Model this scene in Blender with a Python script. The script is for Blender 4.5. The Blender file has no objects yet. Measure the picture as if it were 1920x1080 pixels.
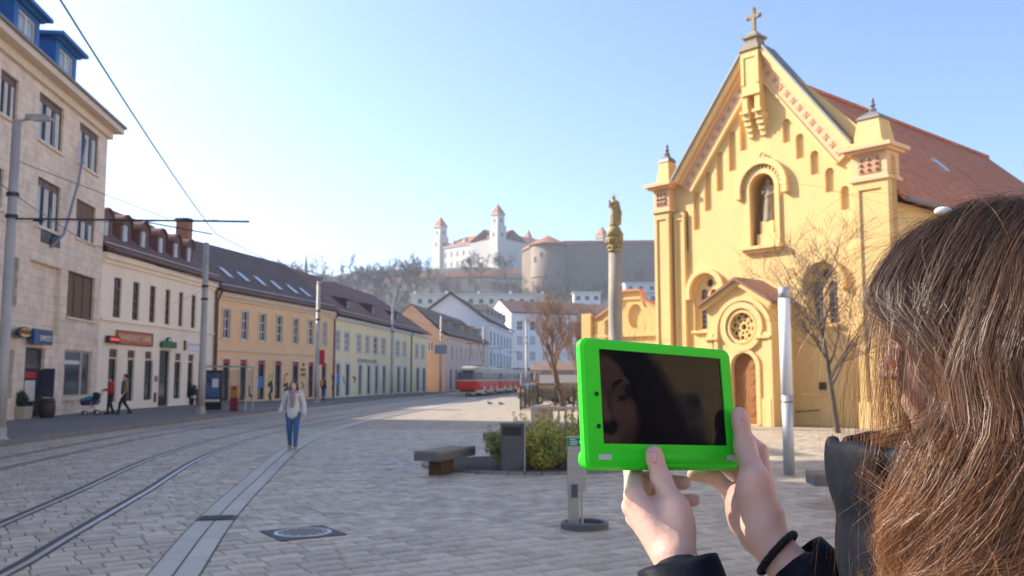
import bpy, bmesh, math, random
import numpy as np
from mathutils import Vector, Matrix
from mathutils.geometry import tessellate_polygon

random.seed(7)
rng = np.random.default_rng(7)
SC = bpy.context.scene
COL = SC.collection

# ------------------------------------------------------------------ camera
F, HZ, CAMH = 1700.0, 711.0, 1.7           # focal length in photo pixels, horizon row, eye height
PITCH = math.atan((HZ - 540.0) / F)
cam_d = bpy.data.cameras.new('camera')
cam = bpy.data.objects.new('camera', cam_d)
COL.objects.link(cam)
cam.location = (0, 0, CAMH)
cam.rotation_euler = (math.pi / 2 + PITCH, 0, 0)
cam_d.sensor_width = 36.0
cam_d.lens = F / 1920.0 * 36.0
cam_d.clip_start = 0.05
cam_d.clip_end = 6000
cam_d.dof.use_dof = True
cam_d.dof.focus_distance = 1.05
cam_d.dof.aperture_fstop = 14.0
SC.camera = cam

# ------------------------------------------------------------------ light
SUN_ELEV = math.radians(32)
SUN_AZ = math.atan2(-0.935, 0.355)         # clockwise from +Y
world = bpy.data.worlds.new('World')
SC.world = world
world.use_nodes = True
wn = world.node_tree
for n in list(wn.nodes):
    wn.nodes.remove(n)
wo = wn.nodes.new('ShaderNodeOutputWorld')
wb = wn.nodes.new('ShaderNodeBackground')
ws = wn.nodes.new('ShaderNodeTexSky')
ws.sky_type = 'NISHITA'
ws.sun_disc = False
ws.sun_elevation = SUN_ELEV
ws.sun_rotation = SUN_AZ
ws.altitude = 150
ws.air_density = 0.85
ws.dust_density = 2.0
ws.ozone_density = 3.5
wb.inputs['Strength'].default_value = 0.12
wn.links.new(ws.outputs[0], wb.inputs[0])
wn.links.new(wb.outputs[0], wo.inputs[0])

sun_d = bpy.data.lights.new('sun', 'SUN')
sun_d.energy = 3.6
sun_d.angle = math.radians(0.55)
sun_d.color = (1.0, 0.9, 0.76)
sun = bpy.data.objects.new('sun', sun_d)
COL.objects.link(sun)
SUN_DIR = Vector((math.sin(SUN_AZ) * math.cos(SUN_ELEV), math.cos(SUN_AZ) * math.cos(SUN_ELEV), math.sin(SUN_ELEV)))
sun.rotation_euler = (-SUN_DIR).to_track_quat('-Z', 'Y').to_euler()
sun.location = (-60, 40, 60)

SC.view_settings.view_transform = 'Standard'
SC.view_settings.look = 'None'
SC.view_settings.exposure = 1.35
SC.view_settings.gamma = 1.0
SC.render.engine = 'CYCLES'
SC.cycles.max_bounces = 6
SC.cycles.diffuse_bounces = 3
SC.cycles.glossy_bounces = 3
SC.cycles.transmission_bounces = 4
SC.cycles.volume_bounces = 1
SC.cycles.use_denoising = True
SC.cycles.sample_clamp_indirect = 6.0

# ------------------------------------------------------------------ pixel <-> place
def ray(px, py):
    u = (px - 960.0) / F; v = (540.0 - py) / F
    return Vector((u, math.cos(PITCH) - v * math.sin(PITCH), math.sin(PITCH) + v * math.cos(PITCH)))

def at(px, py, y):
    d = ray(px, py)
    return Vector((0, 0, CAMH)) + d * (y / d.y)

def gp(px, py, z=0.0):
    d = ray(px, py)
    return Vector((0, 0, CAMH)) + d * ((z - CAMH) / d.z)

# ------------------------------------------------------------------ materials
MATS = {}
def nd(nt, t, **kw):
    n = nt.nodes.new(t)
    for k, v in kw.items():
        setattr(n, k, v)
    return n

def base_mat(name):
    m = bpy.data.materials.new(name); m.use_nodes = True
    nt = m.node_tree
    b = nt.nodes['Principled BSDF']
    return m, nt, b

def M(name, col=(.5, .5, .5), rough=.7, var=.12, scale=3.0, bump=0.0, bscale=30.0, metal=0.0, spec=.4,
      stain=0.0, stain_col=None, stretch=(1, 1, 1), rvar=0.0, island=0.0, trans=0.0, emit=None):
    if name in MATS:
        return MATS[name]
    m, nt, b = base_mat(name)
    L = nt.links
    tc = nd(nt, 'ShaderNodeTexCoord')
    mp = nd(nt, 'ShaderNodeMapping'); mp.inputs['Scale'].default_value = stretch
    L.new(tc.outputs['Object'], mp.inputs['Vector'])
    n1 = nd(nt, 'ShaderNodeTexNoise'); n1.inputs['Scale'].default_value = scale
    n1.inputs['Detail'].default_value = 6; n1.inputs['Roughness'].default_value = .62
    L.new(mp.outputs[0], n1.inputs['Vector'])
    mx = nd(nt, 'ShaderNodeMix', data_type='RGBA')
    lo = [max(0, c * (1 - var * 1.6)) for c in col]; hi = [min(1, c * (1 + var * 1.6)) for c in col]
    mx.inputs['A'].default_value = (*lo, 1); mx.inputs['B'].default_value = (*hi, 1)
    L.new(n1.outputs['Fac'], mx.inputs['Factor'])
    out = mx.outputs['Result']
    if stain > 0:
        n2 = nd(nt, 'ShaderNodeTexNoise'); n2.inputs['Scale'].default_value = scale * .33
        n2.inputs['Detail'].default_value = 8; n2.inputs['Roughness'].default_value = .7
        L.new(mp.outputs[0], n2.inputs['Vector'])
        rp = nd(nt, 'ShaderNodeMapRange'); rp.inputs['From Min'].default_value = .5; rp.inputs['From Max'].default_value = .72
        rp.inputs['To Max'].default_value = stain
        L.new(n2.outputs['Fac'], rp.inputs['Value'])
        m2 = nd(nt, 'ShaderNodeMix', data_type='RGBA')
        sc = stain_col or [c * .55 for c in col]
        m2.inputs['B'].default_value = (*sc, 1)
        L.new(rp.outputs[0], m2.inputs['Factor']); L.new(out, m2.inputs['A'])
        out = m2.outputs['Result']
    if island > 0:
        ge = nd(nt, 'ShaderNodeNewGeometry'); oi = nd(nt, 'ShaderNodeObjectInfo')
        ad = nd(nt, 'ShaderNodeMath', operation='ADD'); fr = nd(nt, 'ShaderNodeMath', operation='FRACT')
        L.new(ge.outputs['Random Per Island'], ad.inputs[0]); L.new(oi.outputs['Random'], ad.inputs[1]); L.new(ad.outputs[0], fr.inputs[0])
        mr = nd(nt, 'ShaderNodeMapRange'); mr.inputs['To Min'].default_value = 1 - island; mr.inputs['To Max'].default_value = 1 + island
        L.new(fr.outputs[0], mr.inputs['Value'])
        hs = nd(nt, 'ShaderNodeHueSaturation')
        L.new(mr.outputs[0], hs.inputs['Value']); L.new(out, hs.inputs['Color'])
        out = hs.outputs['Color']
    L.new(out, b.inputs['Base Color'])
    b.inputs['Roughness'].default_value = rough
    if rvar > 0:
        n4 = nd(nt, 'ShaderNodeTexNoise'); n4.inputs['Scale'].default_value = scale * .7; n4.inputs['Detail'].default_value = 5
        L.new(mp.outputs[0], n4.inputs['Vector'])
        r4 = nd(nt, 'ShaderNodeMapRange'); r4.inputs['From Min'].default_value = .35; r4.inputs['From Max'].default_value = .65
        r4.inputs['To Min'].default_value = rough - rvar; r4.inputs['To Max'].default_value = min(1, rough + rvar)
        L.new(n4.outputs['Fac'], r4.inputs['Value']); L.new(r4.outputs[0], b.inputs['Roughness'])
    b.inputs['Metallic'].default_value = metal
    b.inputs['Specular IOR Level'].default_value = spec
    if trans:
        b.inputs['Transmission Weight'].default_value = trans
    if emit:
        b.inputs['Emission Color'].default_value = (*emit[0], 1); b.inputs['Emission Strength'].default_value = emit[1]
    if bump > 0:
        n3 = nd(nt, 'ShaderNodeTexNoise'); n3.inputs['Scale'].default_value = bscale; n3.inputs['Detail'].default_value = 5
        L.new(mp.outputs[0], n3.inputs['Vector'])
        bp = nd(nt, 'ShaderNodeBump'); bp.inputs['Strength'].default_value = bump; bp.inputs['Distance'].default_value = .02
        L.new(n3.outputs['Fac'], bp.inputs['Height']); L.new(bp.outputs[0], b.inputs['Normal'])
    MATS[name] = m
    return m

def M_brick(name, c1, c2, mortar, w, h, msize=.012, rough=.8, bump=.5, rot=(0, 0, 0), offset=.5, spec=.3, swap=None):
    """courses of blocks or tiles, in a frame given by swap (matrix rows as rotation euler)"""
    m, nt, b = base_mat(name); L = nt.links
    tc = nd(nt, 'ShaderNodeTexCoord'); mp = nd(nt, 'ShaderNodeMapping'); mp.vector_type = 'POINT'
    mp.inputs['Rotation'].default_value = rot
    L.new(tc.outputs['Object'], mp.inputs[0])
    if swap is not None:      # u = along horizontal direction (dx,dy); v = z*k
        dx, dy, kz = swap
        sp = nd(nt, 'ShaderNodeSeparateXYZ'); L.new(tc.outputs['Object'], sp.inputs[0])
        a = nd(nt, 'ShaderNodeMath', operation='MULTIPLY'); a.inputs[1].default_value = dx; L.new(sp.outputs['X'], a.inputs[0])
        a2 = nd(nt, 'ShaderNodeMath', operation='MULTIPLY_ADD'); a2.inputs[1].default_value = dy; L.new(sp.outputs['Y'], a2.inputs[0]); L.new(a.outputs[0], a2.inputs[2])
        a3 = nd(nt, 'ShaderNodeMath', operation='MULTIPLY'); a3.inputs[1].default_value = kz; L.new(sp.outputs['Z'], a3.inputs[0])
        cb = nd(nt, 'ShaderNodeCombineXYZ'); L.new(a2.outputs[0], cb.inputs[0]); L.new(a3.outputs[0], cb.inputs[1])
        vec = cb.outputs[0]
    else:
        vec = mp.outputs[0]
    br = nd(nt, 'ShaderNodeTexBrick'); br.offset = offset
    br.inputs['Color1'].default_value = (*c1, 1); br.inputs['Color2'].default_value = (*c2, 1); br.inputs['Mortar'].default_value = (*mortar, 1)
    br.inputs['Scale'].default_value = 1.0; br.inputs['Mortar Size'].default_value = msize
    br.inputs['Brick Width'].default_value = w; br.inputs['Row Height'].default_value = h; br.inputs['Bias'].default_value = 0
    L.new(vec, br.inputs['Vector'])
    n1 = nd(nt, 'ShaderNodeTexNoise'); n1.inputs['Scale'].default_value = 1.3; n1.inputs['Detail'].default_value = 9; n1.inputs['Roughness'].default_value = .7
    L.new(tc.outputs['Object'], n1.inputs['Vector'])
    mr = nd(nt, 'ShaderNodeMapRange'); mr.inputs['From Min'].default_value = .25; mr.inputs['From Max'].default_value = .75
    mr.inputs['To Min'].default_value = .72; mr.inputs['To Max'].default_value = 1.22
    L.new(n1.outputs['Fac'], mr.inputs['Value'])
    hs = nd(nt, 'ShaderNodeHueSaturation'); L.new(br.outputs['Color'], hs.inputs['Color']); L.new(mr.outputs[0], hs.inputs['Value'])
    L.new(hs.outputs[0], b.inputs['Base Color'])
    b.inputs['Roughness'].default_value = rough; b.inputs['Specular IOR Level'].default_value = spec
    inv = nd(nt, 'ShaderNodeMath', operation='SUBTRACT'); inv.inputs[0].default_value = 1; L.new(br.outputs['Fac'], inv.inputs[1])
    bp = nd(nt, 'ShaderNodeBump'); bp.inputs['Strength'].default_value = bump; bp.inputs['Distance'].default_value = .02
    L.new(inv.outputs[0], bp.inputs['Height']); L.new(bp.outputs[0], b.inputs['Normal'])
    MATS[name] = m
    return m

# ------------------------------------------------------------------ mesh builder
class MB:
    def __init__(self):
        self.v = []; self.f = []
    def add(self, vs, fs):
        o = len(self.v); self.v += [tuple(p) for p in vs]; self.f += [tuple(i + o for i in f) for f in fs]
        return self
    def box(self, c, s, rz=0.0, taper=1.0):
        hx, hy, hz = s[0] / 2, s[1] / 2, s[2] / 2
        ca, sa = math.cos(rz), math.sin(rz); vs = []
        for z, t in ((-hz, 1.0), (hz, taper)):
            for x, y in ((-hx, -hy), (hx, -hy), (hx, hy), (-hx, hy)):
                x2, y2 = x * t, y * t
                vs.append((c[0] + x2 * ca - y2 * sa, c[1] + x2 * sa + y2 * ca, c[2] + z))
        return self.add(vs, [(3, 2, 1, 0), (4, 5, 6, 7), (0, 1, 5, 4), (1, 2, 6, 5), (2, 3, 7, 6), (3, 0, 4, 7)])
    def hexa(self, p):          # 8 points: bottom 4 (ccw), top 4
        return self.add(p, [(3, 2, 1, 0), (4, 5, 6, 7), (0, 1, 5, 4), (1, 2, 6, 5), (2, 3, 7, 6), (3, 0, 4, 7)])
    def prism(self, poly, vec, cap=True):       # polygon of 3D points, extruded by vec
        n = len(poly); vec = Vector(vec)
        vs = [Vector(p) for p in poly] + [Vector(p) + vec for p in poly]
        fs = [(i, (i + 1) % n, n + (i + 1) % n, n + i) for i in range(n)]
        if cap:
            tri = tessellate_polygon([[Vector(p) for p in poly]])
            for t in tri:
                fs.append(tuple(t)); fs.append(tuple(n + i for i in reversed(t)))
        return self.add(vs, fs)
    def tube(self, pts, radii, sides=8, cap=True):
        pts = [Vector(p) for p in pts]
        if not hasattr(radii, '__len__'): radii = [radii] * len(pts)
        o = len(self.v); up = None
        for i, p in enumerate(pts):
            d = (pts[min(i + 1, len(pts) - 1)] - pts[max(i - 1, 0)])
            d = d.normalized() if d.length > 1e-9 else Vector((0, 0, 1))
            if up is None:
                up = d.orthogonal().normalized()
            up = (up - d * up.dot(d))
            up = up.normalized() if up.length > 1e-6 else d.orthogonal().normalized()
            w = d.cross(up)
            for k in range(sides):
                a = 2 * math.pi * k / sides
                self.v.append(tuple(p + (up * math.cos(a) + w * math.sin(a)) * radii[i]))
        for i in range(len(pts) - 1):
            for k in range(sides):
                k2 = (k + 1) % sides
                self.f.append((o + i * sides + k, o + i * sides + k2, o + (i + 1) * sides + k2, o + (i + 1) * sides + k))
        if cap:
            self.f.append(tuple(o + k for k in reversed(range(sides))))
            self.f.append(tuple(o + (len(pts) - 1) * sides + k for k in range(sides)))
        return self
    def lathe(self, c, prof, sides=16, rot=0.0, sx=1.0, sy=1.0):        # prof: (r, z)
        o = len(self.v)
        for r, z in prof:
            for k in range(sides):
                a = 2 * math.pi * k / sides + rot
                self.v.append((c[0] + r * math.cos(a) * sx, c[1] + r * math.sin(a) * sy, c[2] + z))
        for i in range(len(prof) - 1):
            for k in range(sides):
                k2 = (k + 1) % sides
                self.f.append((o + i * sides + k, o + i * sides + k2, o + (i + 1) * sides + k2, o + (i + 1) * sides + k))
        self.f.append(tuple(o + k for k in reversed(range(sides))))
        self.f.append(tuple(o + (len(prof) - 1) * sides + k for k in range(sides)))
        return self
    def ball(self, c, r, seg=10, sx=1, sy=1, sz=1):
        return self.lathe(c, [(max(1e-4, r * math.sin(math.pi * i / seg)), -r * sz * math.cos(math.pi * i / seg)) for i in range(seg + 1)], seg + 2, 0, sx, sy)
    def mesh(self, name, smooth=False):
        me = bpy.data.meshes.new(name); me.from_pydata(self.v, [], self.f); me.update()
        if smooth:
            me.polygons.foreach_set('use_smooth', [True] * len(me.polygons))
        return me
    def build(self, name, mat, parent=None, smooth=False, bevel=0.0):
        o = bpy.data.objects.new(name, self.mesh(name, smooth)); COL.objects.link(o)
        if isinstance(mat, str): mat = MATS[mat]
        o.data.materials.append(mat)
        bm = bmesh.new(); bm.from_mesh(o.data); bmesh.ops.recalc_face_normals(bm, faces=bm.faces); bm.to_mesh(o.data); bm.free()
        if bevel > 0:
            md = o.modifiers.new('bevel', 'BEVEL'); md.width = bevel; md.segments = 2; md.limit_method = 'ANGLE'; md.angle_limit = math.radians(40)
        if parent is not None:
            setpar(o, parent)
        return o

LOCS = {}
def origin_of(o):
    v = Vector(o.location)
    return v + (origin_of(o.parent) if o.parent is not None and o.matrix_parent_inverse == Matrix() else Vector((0, 0, 0)))

def setpar(o, parent):
    """parent keeping the child's world place (meshes are built in the root's or in world space)"""
    o.parent = parent
    if parent.get('_world'):
        o.matrix_parent_inverse = Matrix.Translation(-Vector(parent['_world']))
    o['_w'] = 1

def thing(name, label, cat, loc=(0, 0, 0), group=None, world_space=True, rz=0.0):
    e = bpy.data.objects.new(name, None); COL.objects.link(e)
    e.empty_display_size = .2
    e.location = loc; e.rotation_euler = (0, 0, rz)
    if label: e['label'] = label
    if cat: e['category'] = cat
    if group: e['group'] = group
    if world_space: e['_world'] = list(loc)
    return e

def tag(o, label, cat, group=None):
    o['label'] = label; o['category'] = cat
    if group: o['group'] = group
    return o

def struct(o, kind='structure', label=None):
    o['kind'] = kind
    if label: o['label'] = label
    return o

def copy_tree(o, parent=None):
    c = o.copy(); COL.objects.link(c)
    if parent is not None:
        c.parent = parent
    for ch in list(o.children):
        copy_tree(ch, c)
    return c

# ------------------------------------------------------------------ walls with openings
class Facade:
    """vertical plane through ground points A,B; s runs from A to B, n is the outward normal"""
    def __init__(self, A, B, flip=False):
        self.A = Vector((A[0], A[1], 0)); self.B = Vector((B[0], B[1], 0))
        self.u = (self.B - self.A); self.len = self.u.length; self.u.normalize()
        n = Vector((self.u.y, -self.u.x, 0))
        if n.dot(-self.A) < 0: n = -n
        self.n = n
    def pt(self, s, z, off=0.0):
        return self.A + self.u * s + Vector((0, 0, z)) + self.n * off
    def sz(self, px, py, off=0.0):
        d = ray(px, py); o = Vector((0, 0, CAMH)); a = self.A + self.n * off
        t = (a - o).dot(self.n) / d.dot(self.n)
        p = o + d * t
        return (p - a).dot(self.u), p.z
    def rect(self, x0, x1, y0, y1, off=0.0):
        xm = (x0 + x1) / 2
        s0 = self.sz(x0, (y0 + y1) / 2, off)[0]; s1 = self.sz(x1, (y0 + y1) / 2, off)[0]
        zt = self.sz(xm, y0, off)[1]; zb = self.sz(xm, y1, off)[1]
        return (min(s0, s1), max(s0, s1), zb, zt)
    def poly(self, pts2, off=0.0):
        return [self.pt(s, z, off) for s, z in pts2]

def rect_poly(r):
    s0, s1, z0, z1 = r
    return [(s0, z0), (s1, z0), (s1, z1), (s0, z1)]

def arch_poly(s0, s1, z0, z1, n=12):
    """rectangle with a round head reaching z1"""
    r = (s1 - s0) / 2; c = (s0 + s1) / 2; zs = z1 - r
    p = [(s0, z0), (s1, z0)]
    for i in range(n + 1):
        a = math.pi * i / n
        p.append((c + r * math.cos(a), zs + r * math.sin(a)))
    return p

def wall(mb, fac, outer, holes, reveal=.18, off=0.0, back=None):
    """planar wall with real openings, reveals running inwards; back: hole indices closed by a plate at reveal depth"""
    loops = [fac.poly(outer, off)] + [fac.poly(h, off) for h in holes]
    vs = [p for l in loops for p in l]
    tris = tessellate_polygon([[Vector((fac.u.dot(p - fac.A), p.z, 0)) for p in l] for l in loops])
    mb.add(vs, [tuple(t) for t in tris])
    for i, h in enumerate(holes):
        a = fac.poly(h, off); b = fac.poly(h, off - reveal); n = len(a)
        mb.add(a + b, [(k, (k + 1) % n, n + (k + 1) % n, n + k) for k in range(n)])
        if back is not None and i in back:
            t = tessellate_polygon([[Vector((s, z, 0)) for s, z in h]])
            mb.add(b, [tuple(x) for x in t])
    return mb

def fbox(mb, fac, r, o0, o1):
    """box on a facade: rect r=(s0,s1,z0,z1), from offset o0 to o1"""
    s0, s1, z0, z1 = r
    return mb.hexa([fac.pt(s0, z0, o0), fac.pt(s1, z0, o0), fac.pt(s1, z0, o1), fac.pt(s0, z0, o1),
                    fac.pt(s0, z1, o0), fac.pt(s1, z1, o0), fac.pt(s1, z1, o1), fac.pt(s0, z1, o1)])

def window(fac, r, parent, depth, fmat, gmat, mull=(1, 1), fw=.06, name='window', sill=None, smat=None, bar=.035):
    """frame mesh + pane child inside an opening"""
    s0, s1, z0, z1 = r
    mb = MB(); d0, d1 = -depth, -depth + .06
    fbox(mb, fac, (s0, s0 + fw, z0, z1), d0, d1); fbox(mb, fac, (s1 - fw, s1, z0, z1), d0, d1)
    fbox(mb, fac, (s0 + fw, s1 - fw, z0, z0 + fw), d0, d1); fbox(mb, fac, (s0 + fw, s1 - fw, z1 - fw, z1), d0, d1)
    nx, nz = mull
    for i in range(1, nx):
        s = s0 + (s1 - s0) * i / nx; fbox(mb, fac, (s - bar, s + bar, z0 + fw, z1 - fw), d0, d1 - .005)
    for i in range(1, nz):
        z = z0 + (z1 - z0) * i / nz; fbox(mb, fac, (s0 + fw, s1 - fw, z - bar, z + bar), d0, d1 - .01)
    w = mb.build(name, fmat, parent)
    if not parent.get('_world'): w['_w'] = 1
    g = MB().add(fac.poly([(s0 + fw * .5, z0 + fw * .5), (s1 - fw * .5, z0 + fw * .5), (s1 - fw * .5, z1 - fw * .5), (s0 + fw * .5, z1 - fw * .5)], d0 + .02), [(0, 1, 2, 3)])
    p = g.build('pane', gmat); p.parent = w; 
    # the child follows its window, which follows the root
    if sill:
        q = MB(); fbox(q, fac, (s0 - .08, s1 + .08, z0 - sill, z0 - .004), -.05, .10)
        so = q.build('sill', smat, None); so.parent = w
    return w

# ------------------------------------------------------------------ signed-distance modelling
class SDF:
    """smooth union of rounded cones and ellipsoids, meshed by surface nets"""
    def __init__(self):
        self.ops = []
    def cone(self, a, b, ra, rb, k=.01):
        self.ops.append(('c', np.array(a, float), np.array(b, float), ra, rb, k)); return self
    def chain(self, pts, rs, k=.01):
        for i in range(len(pts) - 1):
            self.cone(pts[i], pts[i + 1], rs[i], rs[i + 1], k)
        return self
    def ell(self, c, r, k=.01, R=None, cut=False):
        self.ops.append(('x' if cut else 'e', np.array(c, float), np.array(r, float), np.eye(3) if R is None else np.array(R, float), None, k)); return self
    def bounds(self):
        lo = np.full(3, 1e9); hi = -lo
        for o in self.ops:
            if o[0] == 'c':
                r = max(o[3], o[4])
                lo = np.minimum(lo, np.minimum(o[1], o[2]) - r); hi = np.maximum(hi, np.maximum(o[1], o[2]) + r)
            elif o[0] == 'e':
                r = o[2].max(); lo = np.minimum(lo, o[1] - r); hi = np.maximum(hi, o[1] + r)
        return lo, hi
    def mesh(self, h):
        lo, hi = self.bounds(); lo = lo - 3 * h; hi = hi + 3 * h
        n = np.ceil((hi - lo) / h).astype(int) + 1
        ax = [lo[i] + h * np.arange(n[i]) for i in range(3)]
        D = np.full(n, 10.0, np.float32)
        for o in self.ops:
            k = o[5]; m = 2.0 * k + 4 * h
            if o[0] == 'c':
                r = max(o[3], o[4]); l = np.minimum(o[1], o[2]) - r - m; u = np.maximum(o[1], o[2]) + r + m
            else:
                r = o[2].max(); l = o[1] - r - m; u = o[1] + r + m
            i0 = np.clip(np.floor((l - lo) / h).astype(int), 0, n - 1); i1 = np.clip(np.ceil((u - lo) / h).astype(int) + 1, 1, n)
            X = ax[0][i0[0]:i1[0]][:, None, None]; Y = ax[1][i0[1]:i1[1]][None, :, None]; Z = ax[2][i0[2]:i1[2]][None, None, :]
            if o[0] == 'c':
                a, b = o[1], o[2]; ba = b - a; L2 = max(1e-12, ba @ ba)
                px, py, pz = X - a[0], Y - a[1], Z - a[2]
                t = np.clip((px * ba[0] + py * ba[1] + pz * ba[2]) / L2, 0, 1)
                d = np.sqrt((px - t * ba[0]) ** 2 + (py - t * ba[1]) ** 2 + (pz - t * ba[2]) ** 2) - (o[3] + (o[4] - o[3]) * t)
            else:
                R = o[3]; px, py, pz = X - o[1][0], Y - o[1][1], Z - o[1][2]
                q = [(R[j][0] * px + R[j][1] * py + R[j][2] * pz) / o[2][j] for j in range(3)]
                k0 = np.sqrt(q[0] ** 2 + q[1] ** 2 + q[2] ** 2) + 1e-9
                k1 = np.sqrt((q[0] / o[2][0]) ** 2 + (q[1] / o[2][1]) ** 2 + (q[2] / o[2][2]) ** 2) + 1e-9
                d = k0 * (k0 - 1) / k1
            S = D[i0[0]:i1[0], i0[1]:i1[1], i0[2]:i1[2]]
            if o[0] == 'x':
                hh = np.maximum(k - np.abs(S + d), 0) / k
                S[...] = np.maximum(S, -d) + hh * hh * k * .25
            else:
                hh = np.maximum(k - np.abs(S - d), 0) / k
                S[...] = np.minimum(S, d) - hh * hh * k * .25
        return nets(D, lo, h)

def nets(D, lo, h):
    s = D < 0
    nx, ny, nz = D.shape
    cnt = np.zeros((nx - 1, ny - 1, nz - 1), np.int8)
    corners = [(i, j, k) for i in (0, 1) for j in (0, 1) for k in (0, 1)]
    for (i, j, k) in corners:
        cnt += s[i:nx - 1 + i, j:ny - 1 + j, k:nz - 1 + k]
    act = np.argwhere((cnt > 0) & (cnt < 8))
    idx = -np.ones(cnt.shape, np.int64); idx[tuple(act.T)] = np.arange(len(act))
    acc = np.zeros((len(act), 3)); num = np.zeros(len(act))
    for c0 in corners:
        for axn in range(3):
            if c0[axn] == 1: continue
            c1 = list(c0); c1[axn] = 1
            d0 = D[act[:, 0] + c0[0], act[:, 1] + c0[1], act[:, 2] + c0[2]]
            d1 = D[act[:, 0] + c1[0], act[:, 1] + c1[1], act[:, 2] + c1[2]]
            cr = (d0 < 0) != (d1 < 0)
            t = np.where(cr, d0 / np.where(cr, d0 - d1, 1), 0)
            p = np.zeros((len(act), 3)); p[:] = c0; p[:, axn] += t
            acc[cr] += p[cr]; num[cr] += 1
    V = lo + h * (act + acc / num[:, None])
    Q = []
    for axn in range(3):
        a, b = (axn + 1) % 3, (axn + 2) % 3
        sl0 = [slice(None)] * 3; sl1 = [slice(None)] * 3
        sl0[axn] = slice(0, -1); sl1[axn] = slice(1, None)
        e = np.argwhere(s[tuple(sl0)] != s[tuple(sl1)])
        e = e[(e[:, a] > 0) & (e[:, b] > 0)]
        ea = np.eye(3, dtype=int)[a]; eb = np.eye(3, dtype=int)[b]
        lim = np.array(cnt.shape)
        ok = ((e < lim).all(1)); e = e[ok]
        q = np.stack([idx[tuple((e - ea - eb).T)], idx[tuple((e - eb).T)], idx[tuple(e.T)], idx[tuple((e - ea).T)]], 1)
        fl = s[tuple(e.T)]
        q[~fl] = q[~fl][:, ::-1]
        Q.append(q)
    Q = np.concatenate(Q); Q = Q[(Q >= 0).all(1)]
    return V, Q

def np_mesh(name, V, Q, smooth=True):
    me = bpy.data.meshes.new(name)
    me.vertices.add(len(V)); me.vertices.foreach_set('co', np.asarray(V, np.float32).ravel())
    k = Q.shape[1]
    me.loops.add(len(Q) * k); me.loops.foreach_set('vertex_index', np.asarray(Q, np.int32).ravel())
    me.polygons.add(len(Q)); me.polygons.foreach_set('loop_start', np.arange(0, len(Q) * k, k, dtype=np.int32))
    me.polygons.foreach_set('loop_total', np.full(len(Q), k, np.int32))
    me.update(calc_edges=True); me.validate()
    if smooth:
        me.polygons.foreach_set('use_smooth', np.ones(len(me.polygons), bool))
    return me

def np_obj(name, V, Q, mat, parent=None, smooth=True):
    o = bpy.data.objects.new(name, np_mesh(name, V, Q, smooth)); COL.objects.link(o)
    o.data.materials.append(MATS[mat] if isinstance(mat, str) else mat)
    if parent is not None: setpar(o, parent)
    return o

def relax(V, Q, it=2, f=.5):
    for _ in range(it):
        acc = np.zeros_like(V); n = np.zeros(len(V))
        for i in range(Q.shape[1]):
            a, b = Q[:, i], Q[:, (i + 1) % Q.shape[1]]
            np.add.at(acc, a, V[b]); np.add.at(acc, b, V[a]); np.add.at(n, a, 1); np.add.at(n, b, 1)
        V = V * (1 - f) + f * acc / np.maximum(n, 1)[:, None]
    return V

def join_np(parts):
    Vs, Qs, o = [], [], 0
    for V, Q in parts:
        Vs.append(V); Qs.append(Q + o); o += len(V)
    return np.concatenate(Vs), np.concatenate(Qs)
# ================================================================== MATERIALS
M('joint', (.12, .105, .085), .9, .25, 6, .4, 60)
M('paver', (.43, .35, .262), .58, .30, 7, .40, 70, stain=.8, stain_col=(.23, .185, .14), rvar=.25, island=.20, spec=.5)
M('strip_stone', (.45, .405, .345), .6, .12, 6, .25, 80, stain=.35, island=.06)
M('asphalt', (.18, .17, .16), .85, .2, 2.5, .5, 90, stain=.35, stain_col=(.075, .07, .066))
M('kerb_stone', (.23, .21, .19), .8, .2, 3, .3, 50, stain=.5, stain_col=(.12, .09, .07))
M('rail_steel', (.42, .43, .46), .32, .15, 8, metal=.85)
M('rail_dark', (.035, .032, .03), .6, .3, 8)
M('iron', (.055, .05, .047), .6, .3, 10, .4, 60, metal=.3)
M('soil', (.07, .055, .042), .95, .4, 12, .8, 60)
MB_PAVE = M_brick('far_paving', (.43, .365, .285), (.36, .305, .235), (.25, .21, .165), .42, .25, .02, .75, .3, rot=(0, 0, math.radians(-32)))

# ================================================================== GROUND
S = 1400
g = MB().add([(-S, -S, -.045), (S, -S, -.045), (S, S, -.045), (-S, S, -.045)], [(0, 1, 2, 3)]).build('ground', 'joint')
struct(g)

FARY = 31.0
ang = math.radians(32)
ca, sa = math.cos(ang), math.sin(ang)
sq = MB().add([(-40, FARY, -.006), (90, FARY, -.006), (90, 260, -.006), (-40, 260, -.006)], [(0, 1, 2, 3)])
sq.add([(-13, -60, -.006), (60, -60, -.006), (60, 5.2, -.006), (-13, 5.2, -.006)], [(0, 1, 2, 3)])  # paving out of view here and below, added to bounce sunlight
sq.add([(4.7, 5.2, -.006), (60, 5.2, -.006), (60, FARY, -.006), (20.7, FARY, -.006)], [(0, 1, 2, 3)]); sq.add([(-4.7, 5.2, -.006), (-13, 5.2, -.006), (-13, 18.6, -.006)], [(0, 1, 2)])
o = sq.build('square', MB_PAVE); struct(o)

def paver_box(l, w, h=.04, b=.006):
    x, y = l / 2, w / 2
    vs = [(-x, -y, -h), (x, -y, -h), (x, y, -h), (-x, y, -h), (-x, -y, -b), (x, -y, -b), (x, y, -b), (-x, y, -b),
          (-x + b, -y + b, 0), (x - b, -y + b, 0), (x - b, y - b, 0), (-x + b, y - b, 0)]
    fs = [(0, 1, 5, 4), (1, 2, 6, 5), (2, 3, 7, 6), (3, 0, 4, 7), (4, 5, 9, 8), (5, 6, 10, 9), (6, 7, 11, 10), (7, 4, 8, 11), (8, 9, 10, 11)]
    return vs, fs

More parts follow.
